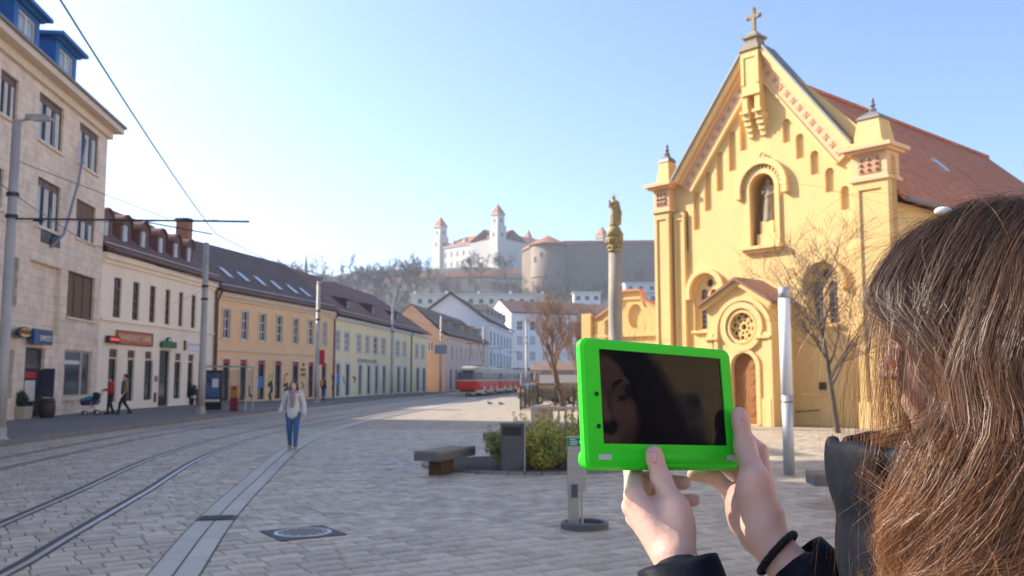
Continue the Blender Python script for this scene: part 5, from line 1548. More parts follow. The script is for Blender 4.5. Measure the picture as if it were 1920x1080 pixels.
# ================================================================== CASTLE HILL
M('hill_earth', (.065, .06, .052), .95, .35, .03, .3, .5, stain=.4, stain_col=(.06, .05, .04))
def sstep(a, b, x):
    t = min(1, max(0, (x - a) / (b - a))); return t * t * (3 - 2 * t)
def hz_(x, y):
    z = 44 * min(1, max(0, (y - 222) / 258.0)) ** 1.05
    pl = sstep(490, 585, y)
    z += 29 * pl * sstep(-190, -70, x) * (1 - sstep(110, 260, x))
    z += 10 * pl * (1 - sstep(-190, -70, x)) + 12 * sstep(440, 500, y) * sstep(20, 60, x) * (1 - pl)
    z *= 1 - .75 * sstep(-260, -700, x) if x < -260 else 1
    z *= 1 - sstep(760, 1000, y)
    return z + 1.2 * math.sin(x * .07) * math.cos(y * .05) * sstep(230, 300, y)
nx, ny = 90, 60
xs_ = [-900 + 1800 * i / nx for i in range(nx + 1)]; ys_ = [222 + 800 * (j / ny) ** 1.3 for j in range(ny + 1)]
mb = MB(); mb.v = [(x, y, hz_(x, y) - .02) for y in ys_ for x in xs_]
mb.f = [(j * (nx + 1) + i, j * (nx + 1) + i + 1, (j + 1) * (nx + 1) + i + 1, (j + 1) * (nx + 1) + i) for j in range(ny) for i in range(nx)]
struct(mb.build('hill', 'hill_earth', None, True))
# the wood on the slope
protos = [tree_mesh(branches(100 + i, 6.5 + i % 3, .2, .55, 3, 7, .5, .12, .3, .6, .05, (3, 4)), (4, 3, 3, 3, 3)) for i in range(5)]
wood = MB(); R_ = random.Random(3)
cnt = 0
while cnt < 190:
    y = 235 + 330 * R_.random() ** .8; x = R_.uniform(-.28, .22) * y
    if 0 < (x - at(990, 500, y).x) and y > 470 and y < 500 and x < 60: pass
    if x > -12 and y > 500: continue
    if y > 560 and x > -75: continue
    if 292 < y < 318 and -36 < x < 22: continue
    pm = protos[R_.randrange(5)]; a = R_.random() * 6.28; s_ = R_.uniform(.75, 1.35) * (.55 if x > 10 and y > 420 else 1); z = hz_(x, y); ca_2, sa_2 = math.cos(a) * s_, math.sin(a) * s_
    wood.add([(x + p[0] * ca_2 - p[1] * sa_2, y + p[0] * sa_2 + p[1] * ca_2, z + p[2] * s_) for p in pm.v], pm.f); cnt += 1
o = wood.build('bare_wood', 'bark_far'); struct(o, 'stuff'); o['label'] = 'leafless wood covering the slope below the castle'
br_far = [branches(40 + i, 8.5, .35, .6, 4, 8, .4, .12, .3, .6, .06, (3, 5)) for i in range(3)]
sky_trees = [(548, 497, 430, 'leafless tree on the skyline beside the green spire'), (672, 506, 440, 'leafless tree on the skyline, first of the pair right of the aerial'), (708, 503, 450, 'leafless tree on the skyline, second of the pair right of the aerial'),
             (741, 494, 455, 'wide leafless tree on the skyline nearest the red garden wall'), (772, 500, 462, 'small leafless tree at the end of the red garden wall'),
             (880, 487, 535, 'dark leafless tree in front of the white castle front'), (950, 486, 535, 'leafless tree in front of the castle corner tower'), (903, 503, 540, 'low leafless tree between the two trees before the castle'), (612, 512, 435, 'low leafless tree on the skyline right of the green spire')]
for i, (x, y, d, lab) in enumerate(sky_trees):
    p = at(x, y, d); g0 = hz_(p.x, d); hh = (p.z - g0) + 5
    t = bare_tree('hill_tree', lab, (p.x, d, g0 - .3), br_far[i % 3], 'bark_far', 'bark_far', i * 1.3, 'bare trees on the castle hill')
    sc_ = max(.55, min(2.2, hh / 13)); t.scale = (sc_, sc_, sc_)

# ================================================================== CASTLE
M('castle_white', (.56, .53, .49), .85, .05, .1, stain=.15); M('castle_stone', (.25, .19, .14), .9, .15, .25, .5, 2, stain=.4, stain_col=(.16, .14, .125))
M('castle_window', (.09, .10, .11), .4, .2)
TC = tiles('tiles_castle', (.50, .19, .095), (.43, .16, .085), Vector((1, 0, 0)))
N_, L_, R3 = (-9.0, 600), (-52.0, 644), (66.0, 690)
castle = thing('castle', 'white four-towered castle with red roofs on top of the hill', 'castle', (N_[0], N_[1], 72))
z0, ze, zr = 70.0, 94.5, 103.0
fl = Facade(L_, N_); fr2 = Facade(N_, R3)
dep = 26
def wing(fc, mat, nwin, rows):
    q = MB(); a, b = fc.pt(0, z0), fc.pt(fc.len, z0); c, d = fc.pt(fc.len, z0, -dep), fc.pt(0, z0, -dep); up_ = Vector((0, 0, ze - z0))
    q.hexa([a, b, c, d, a + up_, b + up_, c + up_, d + up_]); q.build('wing', mat, castle)
    for i in range(nwin):
        s_ = 6 + (fc.len - 10) * i / nwin
        for z_, hh in rows:
            q = MB(); fbox(q, fc, (s_, s_ + 1.7, z_, z_ + hh), -.05, .04); q.build('window', 'castle_window', castle)
    q = MB(); fbox(q, fc, (-.5, fc.len + .5, ze + .02, ze + .9), -.2, .7); q.build('cornice', 'castle_white', castle)
    q = MB(); ridge = -dep / 2
    roof_slab(q, fc.pt(0, ze + .9, .9), fc.pt(fc.len, ze + .9, .9), fc.pt(fc.len - (12 if fc is fr2 else 0), zr, ridge), fc.pt(0 if fc is fr2 else 12, zr, ridge), .3)
    roof_slab(q, fc.pt(0, ze + .9, -dep - .9), fc.pt(fc.len, ze + .9, -dep - .9), fc.pt(fc.len - (12 if fc is fr2 else 0), zr, ridge), fc.pt(0 if fc is fr2 else 12, zr, ridge), .3)
    ro = q.build('roof', TC, castle)
    for i in range(4):
        s_ = fc.len * (.2 + .2 * i); q = MB(); q.prism([fc.pt(s_ - 1, ze + 2.4, -1.5), fc.pt(s_ + 1, ze + 2.4, -1.5), fc.pt(s_ + 1, ze + 4.2, -1.5), fc.pt(s_, ze + 5.2, -1.5), fc.pt(s_ - 1, ze + 4.2, -1.5)], fc.n * -4); q.build('roof_dormer', 'castle_white', castle)
wing(fl, 'castle_white', 8, [(75, 2.4), (80.5, 3.4), (87.5, 3.4)])
wing(fr2, 'castle_white', 10, [(80.5, 3.4), (87.5, 3.4)])
def tower(x, y, w, ztop, zap, ang_):
    q = MB(); zm = ze + (ztop - ze) * .55; q.box((x, y, (z0 + zm) / 2), (w * 1.08, w * 1.08, zm - z0), ang_); q.box((x, y, (zm + ztop) / 2 + .01), (w * .86, w * .86, ztop - zm), ang_); q.build('tower', 'castle_white', castle)
    q = MB(); q.box((x, y, ztop + .35), (w + .4, w + .4, .7), ang_); q.box((x, y, ze + 1.2), (w + .8, w + .8, .8), ang_); q.box((x, y, ze + (ztop - ze) * .55), (w + .6, w + .6, .6), ang_); q.build('tower_cornice', 'castle_white', castle)
    q = MB(); q.box((x, y, (ztop + .7 + zap) / 2), (w * 1.0, w * 1.0, zap - ztop - .7), ang_, .02); q.build('tower_roof', TC, castle)
    for k in range(4):
        a = ang_ + k * math.pi / 2
        for zz in (ztop - 4, ze + 3.5):
            rw_ = w * (.43 if zz > zm else .54) + .02; MB().box((x + math.cos(a) * rw_, y + math.sin(a) * rw_, zz), (.15, 1.6, 2.6), a).build('tower_window', 'castle_window', castle)
an = math.atan2(fl.u.y, fl.u.x)
tower(N_[0] - .5, N_[1] + 3, 7.4, 111.5, 119.5, an); tower(L_[0] + .5, L_[1] + 3, 7.6, 110.5, 118.5, an)
p4 = at(1129, 430, 690); tower(p4.x, 690, 8.5, 109.5, 119, an)
p3_ = at(990, 430, 720); tower(p3_.x, 700, 8.0, 106, 118.0, an)
# bastion and curtain wall
BC = at(1028, 500, 482); bz0 = 40.0; bzt = at(1028, 458, 476).z; brd = 9.3
bast = thing('round_bastion', 'round grey stone bastion with a conical red roof below the castle', 'tower', (BC.x, 482, bz0))
MB().lathe((BC.x, 482, 0), [(brd + .8, bz0), (brd, bz0 + 12), (brd - .1, bzt)], 36).build('wall', 'castle_stone', bast, True)
MB().lathe((BC.x, 482, 0), [(brd + 1.0, bzt), (brd + .9, bzt + .5), (brd * .5, bzt + 3.4), (.05, bzt + 5.6)], 36).build('roof', TC, bast)
MB().lathe((BC.x, 482, 0), [(brd + .25, bzt - 17.6), (brd + .45, bzt - 17.3), (brd + .25, bzt - 17)], 36).build('string_course', 'castle_stone', bast)
for a, z_ in ((-2.5, bzt - 8), (-1.75, bzt - 17.5), (-2.0, bzt - 6), (-1.1, bzt - 16)):
    MB().box((BC.x + brd * math.cos(a), 482 + brd * math.sin(a), z_), (.5, 1.3, 2.6), a).build('loophole', 'castle_window', bast)
cw = thing('curtain_wall', 'long grey stone curtain wall with red coping running right from the bastion', 'wall', (BC.x + 8, 490, 50))
pts = [(BC.x - 14, 497), (BC.x - 8.2, 486), (BC.x + 8, 487), (BC.x + 75, 508), (BC.x + 160, 530)]
tops = [bzt - 1, bzt + .5, bzt + 1.5, at(1235, 455, 505).z, at(1235, 455, 515).z + .5]
for i in range(len(pts) - 1):
    if i == 1: continue
    a, b = pts[i], pts[i + 1]; d = Vector((b[0] - a[0], b[1] - a[1], 0)).normalized(); n = Vector((-d.y, d.x, 0)) * 2.5
    A3, B3 = Vector((a[0], a[1], 38)), Vector((b[0], b[1], 38)); at_, bt_ = Vector((a[0], a[1], tops[i])), Vector((b[0], b[1], tops[i + 1]))
    MB().hexa([A3, B3, B3 + n, A3 + n, at_, bt_, bt_ + n, at_ + n]).build('wall_run', 'castle_stone', cw)
    e = n * .3; u3 = Vector((0, 0, .02)); k = Vector((0, 0, 2.2))
    MB().hexa([at_ - e + u3, bt_ - e + u3, bt_ + n + e + u3, at_ + n + e + u3, at_ + n * .45 + k, bt_ + n * .45 + k, bt_ + n * .55 + k, at_ + n * .55 + k]).build('coping', TC, cw)
# garden wall with red roof below the castle front
ga_, gb_ = at(733, 527, 545), at(992, 512, 548)
gw = thing('garden_wall', 'long pale wall with a red tiled roof on the slope below the castle', 'wall', (ga_.x, 545, ga_.z - 6))
q = MB().hexa([(ga_.x, 545, ga_.z - 9), (gb_.x, 548, gb_.z - 9), (gb_.x, 552, gb_.z - 9), (ga_.x, 549, ga_.z - 9), (ga_.x, 545, ga_.z), (gb_.x, 548, gb_.z), (gb_.x, 552, gb_.z), (ga_.x, 549, ga_.z)]); M('pale_wall', (.55, .53, .50), .85, .1, .3); q.build('wall', 'pale_wall', gw)
q = MB().hexa([(ga_.x - 1, 544, ga_.z + .02), (gb_.x + 1, 547, gb_.z + .02), (gb_.x + 1, 553, gb_.z + .02), (ga_.x - 1, 550, ga_.z + .02), (ga_.x - 1, 546.8, ga_.z + 3), (gb_.x + 1, 549.8, gb_.z + 3), (gb_.x + 1, 550.2, gb_.z + 3), (ga_.x - 1, 547.2, ga_.z + 3)]); q.build('roof', TC, gw)
for i in range(10):
    x = ga_.x + (gb_.x - ga_.x) * (i + .5) / 24; z_ = ga_.z + (gb_.z - ga_.z) * (i + .5) / 24
    MB().box((x, 545 + 3 * (i + .5) / 24 - .02, z_ - 2.5), (1.6, .2, 2.8)).build('arch', 'castle_stone', gw)
# long flat cream building on the slope and white terraces
a, b = at(770, 553, 300), at(1022, 551, 306)
fb = thing('flat_building', 'long flat-roofed cream building at the foot of the castle slope', 'building', (a.x, 300, 12))
q = MB().box(((a.x + b.x) / 2, 306, (a.z + 10) / 2), (b.x - a.x, 10, a.z - 10)); q.build('wall', 'cream_trim', fb)
MB().box(((a.x + b.x) / 2, 306, a.z + .25), (b.x - a.x + .8, 10.8, .45)).build('parapet', 'frame_white', fb)
for i in range(5): MB().box((a.x + 1 + (b.x - a.x - 2) * i / 4, 303, a.z + 1.0), (.9, .9, 1.1)).build('roof_post', 'frame_white', fb)
for i in range(12): MB().box((a.x + 3 + i * 3.4, 300.98, a.z - 2.0), (1.4, .1, 1.5)).build('window', 'glass', fb)
for x0, x1, yt, d, lab in ((1076, 1126, 549, 340, 'stepped pale terrace wall on the slope left of the column'), (1172, 1232, 531, 360, 'whitewashed terrace building on the slope beside the church'), (1178, 1234, 549, 320, 'lower white terrace roof beside the church corner')):
    p, q_ = at(x0, yt, d), at(x1, yt + 3, d); t = thing('terrace', lab, 'building', (p.x, d, p.z - 8))
    MB().box(((p.x + q_.x) / 2, d + 4, p.z - 5), (q_.x - p.x, 8, 10)).build('wall', 'white_plaster', t); MB().box(((p.x + q_.x) / 2, d + 3.6, p.z + .2), (q_.x - p.x + 1, 9, .35)).build('roof_slab', 'frame_white', t)
    for i in range(3): MB().box((p.x + (q_.x - p.x) * (i + .5) / 3, d - .03, p.z - 2), (1.6, .1, 1.6)).build('window', 'glass', t)
# green spire behind the roofs, aerials
sp = at(573, 520, 260); sz_ = at(573, 476, 260).z
t = thing('green_spire', 'slender green copper spire poking above the brown roofs', 'spire', (sp.x, 260, 0)); M('verdigris', (.14, .26, .23), .6, .2, 2)
MB().box((sp.x, 260, 12), (5, 5, 24)).build('tower', 'cream_plaster', t); MB().lathe((sp.x, 260, 24.0), [(3, 0), (2.6, 3), (1.2, 4.5), (1.5, 5.5), (.8, 7), (.35, sz_ - 24 - 2.5), (.05, sz_ - 24)], 10).build('spire', 'verdigris', t)
def aerial(px, py, d, h, lab, tilt=0):
    p = at(px, py, d); t = thing('roof_aerial', lab, 'aerial', (p.x, d, p.z - h)); q = MB(); q.tube([(p.x, d, p.z - h), (p.x, d, p.z)], .03, 5); q.build('mast', 'iron', t)
    for k in range(3):
        q = MB(); zz = p.z - .1 - k * .45; w = 1.0 - .2 * k; q.tube([(p.x - w, d, zz + tilt), (p.x + w * .6, d, zz - tilt)], .02, 4); q.build('rod', 'iron', t)
aerial(604, 478, 84, 3.5, 'tall roof aerial with slanted rods above the brown roof', .25)
aerial(640, 489, 92, 3.2, 'shorter roof aerial right of the slanted one')
# ================================================================== STREET FURNITURE
M('galv', (.43, .40, .36), .55, .15, 3, metal=.12, stain=.3, stain_col=(.22, .17, .13)); M('lamp_glass', (.6, .6, .58), .3, .05)
M('white_acryl', (.82, .82, .80), .7, .02, spec=.2); M('alu', (.45, .45, .45), .45, .08, 4, metal=.3); M('concrete_dark', (.13, .125, .12), .8, .25, 6, .4, 60, stain=.4)
M('bench_top', (.22, .18, .145), .7, .18, 5, .3, 40, stretch=(1, 6, 1)); M('rust', (.085, .045, .028), .85, .3, 10, .4, 60); M('steel_bin', (.10, .10, .105), .55, .3, 3, .2, 40, metal=.3, stain=.5, stain_col=(.17, .15, .14))
M('stainless', (.42, .38, .33), .38, .12, 3, metal=.6, stretch=(1, 1, 6)); M('black_paint', (.02, .02, .02), .45, .1)

def pole(lab, base_px, depth, ztop, r0=.13, r1=.09, lamp=None, bands=True):
    b = at(base_px, 760, depth); b.z = .1 if b.x < -8 else 0
    t = thing('street_pole', lab, 'pole', b, 'poles along the tram street')
    MB().tube([(b.x, b.y, b.z), (b.x, b.y, 2.5), (b.x, b.y, 2.52), (b.x, b.y, ztop)], [r0, r0 * .97, r0 * .88, r1], 14).build('shaft', 'galv', t, True)
    MB().lathe((b.x, b.y, b.z), [(r0 + .09, 0), (r0 + .09, .04), (r0 + .02, .1), (r0 + .02, .35)], 14).build('foot', 'galv', t)
    if bands:
        for z in (ztop - 2.1, ztop - 2.7): MB().lathe((b.x, b.y, z), [(r1 + .04, 0), (r1 + .045, .1)], 12).build('collar', 'iron', t)
    if lamp:
        L_ = lamp; d = Vector((L_, -.08, 0)); e = Vector((b.x, b.y, ztop - .05))
        MB().tube([e, e + d * .35 + Vector((0, 0, .08))], .035, 8).build('arm', 'galv', t)
        q = MB(); o = e + d * .25 + Vector((0, 0, .05)); w = Vector((0, .17, 0))
        q.hexa([o - w * .5, o + d * .8 - w, o + d * .8 + w, o + w * .5, o - w * .4 + Vector((0, 0, .16)), o + d * .6 - w * .6 + Vector((0, 0, .12)), o + d * .6 + w * .6 + Vector((0, 0, .12)), o + w * .4 + Vector((0, 0, .16))]); hd = q.build('lamp_head', 'galv', t, bevel=.02)
        q = MB(); q.hexa([o + d * .2 - w * .7 - Vector((0, 0, .03)), o + d * .75 - w * .8 - Vector((0, 0, .03)), o + d * .75 + w * .8 - Vector((0, 0, .03)), o + d * .2 + w * .7 - Vector((0, 0, .03))] + [o + d * .2 - w * .7, o + d * .75 - w * .8, o + d * .75 + w * .8, o + d * .2 + w * .7]); q.build('lens', 'lamp_glass').parent = hd
    return b, t
ztop1 = at(22, 225, 24).z
P1, tp1 = pole('grey steel street pole with a lamp head at the left picture edge', 2, 24, ztop1, .15, .115, 1.0)
P2b, tp2 = pole('grey steel pole without a lamp in front of the cafe house', 377, 42, at(388, 455, 42).z, .17, .12)
P3b, tp3 = pole('street pole with a lamp head in front of the orange house', 593, 63, at(599, 528, 63).z, .17, .13, 1.1)
P4b, tp4 = pole('street pole in front of the yellow house', 734, 90, at(735, 572, 90).z, .17, .13, 1.0)
P5b, tp5 = pole('street pole carrying a small plate sign by the pink house', 826, 112, at(827, 592, 112).z, .17, .13)
P6b, tp6 = pole('distant street pole beside the tram', 906, 135, at(905, 612, 135).z, .16, .12)
P7b, tp7 = pole('white distant pole right of the tram', 987, 100, at(987, 598, 100).z, .13, .1)
q = MB().box((P5b.x, P5b.y - .25, at(827, 655, 112).z), (1.5, .06, 1.1)); M('sign_plate', (.24, .26, .32), .5, .1); q.build('plate', 'sign_plate', tp5)
q = MB().box((P3b.x + .35, P3b.y - .1, at(606, 670, 63).z), (.35, .05, 1.0)); q.build('red_flag', 'red_paint', tp3)

# overhead line
M('wire', (.05, .07, .09), .5, .1)
zarm = at(20, 410, 24).z
arm = thing('catenary_arm', 'thin horizontal steel arm holding the tram wire at the left', 'bracket arm', (P1.x, P1.y, zarm))
e = at(467, 421, 24)
MB().tube([(P1.x, P1.y, zarm), (e.x, 24, zarm - .08)], .028, 8).build('tube', 'iron', arm)
MB().tube([(P1.x, P1.y, zarm + 1.6), (P1.x + 4.2, 24, zarm)], .010, 6).build('stay', 'wire', arm)
MB().tube([(P1.x + 3.6, 24, zarm - .09), (P1.x + 5.4, 24, zarm - .42)], .018, 6).build('registration_arm', 'iron', arm)
for x in (.6, 4.6): MB().tube([(P1.x + x, 24, zarm - .03), (P1.x + x + .25, 24, zarm - .05)], .05, 8).build('insulator', 'iron', arm)
def wire(lab, pts, r=.009):
    q = MB(); P = []
    for a, b in zip(pts[:-1], pts[1:]):
        a, b = Vector(a), Vector(b); sg = (b - a).length * .006
        for i in range(8): 
            t_ = i / 8; p = a.lerp(b, t_); p.z -= sg * 4 * t_ * (1 - t_); P.append(p)
    P.append(Vector(pts[-1])); q.tube(P, r, 5)
    return tag(q.build('overhead_wire', 'wire'), lab, 'wire', 'overhead tram wires')
wz = zarm - .42
c1 = at(405, 437, 24)
wire('thick tram wire running from the top left corner down over the near track', [at(60, -85, 7.5), (c1.x, 24, wz), (-7.2, 45, 5.5), (-5.0, 70, 5.5), (-2.6, 100, 5.5), (1, 130, 5.5)], .011)
wire('tram wire over the far track crossing in front of the stone block', [at(-60, 300, 15), (-11.3, 24, wz - .25), (-10.6, 45, 5.4), (-8.4, 70, 5.4), (-5.6, 100, 5.4)], .009)
wire('faint span wire from the stone block to the wire arm', [(-19.0, 31, 7.2), at(410, 412, 24)], .006)
wire('span wire between the cafe pole and the house wall', [(P2b.x, 42, at(388, 540, 42).z), (-19.6, 52, 6.0)], .007)
wire('span wire from the lamp pole across to the tram track', [(P3b.x, 63, at(600, 552, 63).z), (-5.2, 66, 6.3)], .008)
# sagging cable on the stone block
q = MB(); f_ = Facade((-16.5, 11.5), A_)
q.tube([f_.pt(*f_.sz(150, 262), .25), f_.pt(*f_.sz(132, 340), .35), f_.pt(*f_.sz(116, 405), .3), f_.pt(*f_.sz(108, 440), .25), f_.pt(*f_.sz(92, 463), .1)], .06, 8)
tag(q.build('furled_flag', 'sign_plate', None, True), 'long grey furled flag pole leaning from the stone block wall', 'flag pole')

# stop shelter with advert
def shelter(lab, x0, x1, d, zroof, ad, dep=1.3, zb=.13):
    a, b = at(x0, 700, d).x, at(x1, 700, d).x
    t = thing('stop_shelter', lab, 'shelter', (a, d, zb))
    MB().box(((a + b) / 2, d + dep / 2 - .1, zroof), (b - a + .3, dep + .4, .07)).build('roof', 'alu', t)
    for x in (a + .05, b - .05):
        for y in (d, d + dep - .1): MB().tube([(x, y, zb), (x, y, zroof)], .04, 8).build('post', 'alu', t)
    m, nt, bs = base_mat('shelter_glass_' + str(x0)); bs.inputs['Base Color'].default_value = (.75, .8, .8, 1); bs.inputs['Transmission Weight'].default_value = .95; bs.inputs['Roughness'].default_value = .05; bs.inputs['IOR'].default_value = 1.05
    MB().box(((a + b) / 2, d + dep - .1, (zb + zroof) / 2 + .1), (b - a - .2, .02, zroof - zb - .5)).build('back_pane', m, t)
    MB().box(((a + b) / 2, d + dep - .35, zb + .45), (b - a - .5, .35, .05)).build('seat', 'bench_top', t)
    return t
sh = shelter('glass tram-stop shelter with a lit poster panel in front of the orange house', 384, 464, 45, at(420, 687, 45).z, 1)
ax0, ax1 = at(385, 700, 44.8).x, at(417, 700, 44.8).x
zt_, zb_ = at(400, 697, 44.8).z, at(400, 766, 44.8).z
t = thing('poster_panel', 'dark advert panel with a blue poster at the tram-stop shelter', 'advert', ((ax0 + ax1) / 2, 44.8, .13))
MB().box(((ax0 + ax1) / 2, 44.8, (zt_ + .14) / 2 + .07), (ax1 - ax0, .16, zt_ - .14)).build('case', 'black_paint', t, bevel=.02)
M('poster_art', (.05, .10, .20), .3, .6, 3.2, stain=.8, stain_col=(.12, .30, .42)); w = ax1 - ax0
MB().box(((ax0 + ax1) / 2, 44.71, (zt_ + .75) / 2), (w - .12, .01, zt_ - .85)).build('poster', 'poster_art', t)
MB().box((ax1 - .3, 44.70, zt_ - .55), (.3, .008, .42)).build('notice', 'sign_white', t); MB().box(((ax0 + ax1) / 2, 44.70, .66), (w - .12, .012, .13)).build('strip', 'pale_trim', t)
p = at(439, 760, 45.4); t = thing('ticket_machine', 'orange ticket machine with a dark red lower half inside the shelter', 'ticket machine', (p.x, 45.4, .13)); M('orange_paint', (.55, .21, .02), .5, .1); M('maroon', (.22, .02, .04), .5, .1)
MB().box((p.x, 45.4, .47), (.36, .3, .66)).build('base', 'maroon', t, bevel=.02); MB().box((p.x, 45.4, 1.10), (.34, .28, .58)).build('body', 'orange_paint', t, bevel=.02); MB().box((p.x + .02, 45.26, 1.25), (.16, .02, .12)).build('screen', 'glass', t)
# plant pots by the cafe, planter, board, barrel
M('leaf_dark', (.035, .06, .025), .6, .4, 6); M('box_leaf', (.03, .055, .02), .65, .4, 6); M('euonymus', (.24, .25, .05), .5, .45, 9, island=.35); M('euonymus_yellow', (.52, .45, .07), .5, .35, 9, island=.3)
M('terrazzo', (.40, .34, .27), .8, .15, 10)
def leaf_cloud(mb, c, rad, n, size, R_, flat=1.0, shell=.55):
    for _ in range(n):
        while True:
            v = Vector((R_.gauss(0, 1), R_.gauss(0, 1), R_.gauss(0, 1)))
            if v.length > .1: break
        v.normalize(); r = shell + (1 - shell) * R_.random() ** .6
        p = Vector((c[0] + v.x * rad[0] * r, c[1] + v.y * rad[1] * r, max(.02, c[2] + v.z * rad[2] * r)))
        a = (v + Vector((R_.gauss(0, .6), R_.gauss(0, .6), R_.gauss(0, .6) + .4))).normalized(); b = a.orthogonal().normalized(); b.rotate(Matrix.Rotation(R_.random() * 6.28, 3, a)); s = size * R_.uniform(.6, 1.3); cc = a.cross(b)
        mb.add([p - b * s, p + cc * s * .45 + a * s * .15, p + b * s, p - cc * s * .45 + a * s * .15], [(0, 1, 2, 3)])
Rb = random.Random(9)
p = at(32, 780, 36.0)
t = thing('box_planter', 'square stone planter with a round clipped bush by the stone block', 'planter', (p.x, 36, .13))
MB().box((p.x, 36, .38), (.78, .78, .5), .1, 1.08).build('tub', 'terrazzo', t, bevel=.02); MB().box((p.x, 36, .633), (.72, .72, .02), .1).build('soil', 'soil', t)
q = MB(); leaf_cloud(q, (p.x, 36, .92), (.40, .40, .36), 1500, .05, Rb, shell=.3); q.ball((p.x, 36, .9), .28, 8); q.build('bush', 'box_leaf', t)
p = at(88, 720, 38.2); t = thing('menu_board', 'dark slate menu board leaning beside the entrance', 'board', (p.x, 38.2, .13)); M('slate', (.045, .05, .07), .6, .2, 4)
q = MB().hexa([(p.x - .32, 38.0, .95), (p.x + .38, 38.0, .95), (p.x + .38, 38.06, .95), (p.x - .32, 38.06, .95), (p.x - .42, 38.35, 2.15), (p.x + .22, 38.35, 2.15), (p.x + .22, 38.4, 2.15), (p.x - .42, 38.4, 2.15)]); q.build('slate', 'slate', t)
for x in (-.3, .3): MB().tube([(p.x + x, 38.03, .95), (p.x + x, 37.95, .13)], .03, 6).build('leg', 'door_wood', t)
p = at(88, 770, 37.6); t = thing('wooden_barrel', 'dark wooden barrel below the menu board', 'barrel', (p.x, 37.6, .13))
MB().lathe((p.x, 37.6, .13), [(.27, 0), (.32, .3), (.325, .42), (.27, .8), (.0, .8)], 18).build('staves', 'door_wood', t, True)
for z in (.12, .62): MB().lathe((p.x, 37.6, .13 + z), [(.31, 0), (.322, .06)], 18).build('hoop', 'iron', t)
for i, (px, d, s, lab) in enumerate(((357, 56.5, .42, 'potted plant on the pavement by the cafe door'), (371, 57.5, .28, 'smaller potted plant beside the larger pot'))):
    p = at(px, 755, d); t = thing('potted_plant', lab, 'plant', (p.x, d, .13)); MB().lathe((p.x, d, .13), [(.18, 0), (.26, .42), (.24, .42), (.0, .38)], 14).build('pot', 'black_paint', t); q = MB(); leaf_cloud(q, (p.x, d, .13 + .45 + s), (s, s, s), 500, .09, Rb, shell=.1); q.build('foliage', 'leaf_dark', t)
p = at(262, 748, 53.5); t = thing('parcel_bin', 'brown wooden bin standing against the cream wall', 'bin', (p.x, 53.5, .13)); MB().box((p.x, 53.5, .72), (.5, .45, 1.18)).build('body', 'frame_brown', t); MB().box((p.x, 53.5, 1.335), (.56, .5, .05)).build('lid', 'frame_brown', t)

# benches
def bench(lab, corner, dirv, length, width, zt=.44, th=.17):
    d = Vector((dirv[0], dirv[1], 0)).normalized(); n = Vector((d.y, -d.x, 0)); c = Vector((corner[0], corner[1], 0))
    if n.x < 0: n = -n
    n = -n
    t = thing('bench', lab, 'bench', c + d * length / 2 + n * width / 2, 'block benches around the planting bed')
    Z = lambda z: Vector((0, 0, z))
    MB().hexa([c + Z(zt - th), c + d * length + Z(zt - th), c + d * length + n * width + Z(zt - th), c + n * width + Z(zt - th), c + Z(zt - .045), c + d * length + Z(zt - .045), c + d * length + n * width + Z(zt - .045), c + n * width + Z(zt - .045)]).build('block', 'concrete_dark', t, bevel=.01)
    m = .015
    for i in range(4):
        w0, w1 = width * i / 4 + .006, width * (i + 1) / 4 - .006
        MB().hexa([c + n * w0 + Z(zt - .044), c + d * length + n * w0 + Z(zt - .044), c + d * length + n * w1 + Z(zt - .044), c + n * w1 + Z(zt - .044), c + n * w0 + Z(zt), c + d * length + n * w0 + Z(zt), c + d * length + n * w1 + Z(zt), c + n * w1 + Z(zt)]).build('seat_slat', 'bench_top', t)
    a, b = c + d * (length * .22) + n * width * .25, c + d * (length * .55) + n * width * .25
    w = n * width * .5
    MB().hexa([a + Z(0), b + Z(0), b + w + Z(0), a + w + Z(0), a + Z(zt - th - .002), b + Z(zt - th - .002), b + w + Z(zt - th - .002), a + w + Z(zt - th - .002)]).build('leg', 'rust', t)
    return t
c0 = gp(823, 866, .27); bench('dark concrete block bench left of the planting bed', (c0.x, c0.y), (.42, 1.0), 1.5, .50)
c0 = at(935, 842, 21.5); bench('block bench half hidden behind the steel bin', (c0.x + .1, 21.5), (.35, 1), 1.4, .5)
c0 = gp(1527, 912, .27); t = bench('block bench on the right, partly behind the black jacket', (c0.x + 2.0, c0.y - .15), (-1.0, .07), 2.0, -.5)

# steel litter bin
p = gp(960, 888); t = thing('litter_bin', 'dark steel box litter bin in front of the shrubs', 'bin', (p.x, p.y + .2, 0))
x, y = p.x, p.y + .2; rzb = .10
q = MB().box((x, y, .44), (.40, .34, .86), rzb); q.build('body', 'steel_bin', t, bevel=.006)
MB().box((x, y, .885), (.43, .37, .03), rzb).build('lid', 'steel_bin', t)
MB().box((x + .215, y, .44), (.02, .36, .88), rzb).build('side_plate', 'galv', t)
MB().box((x, y - .176, .76), (.34, .012, .16), rzb).build('slot', 'black_paint', t)
MB().box((x, y, .015), (.44, .38, .03), rzb).build('foot', 'rust', t)

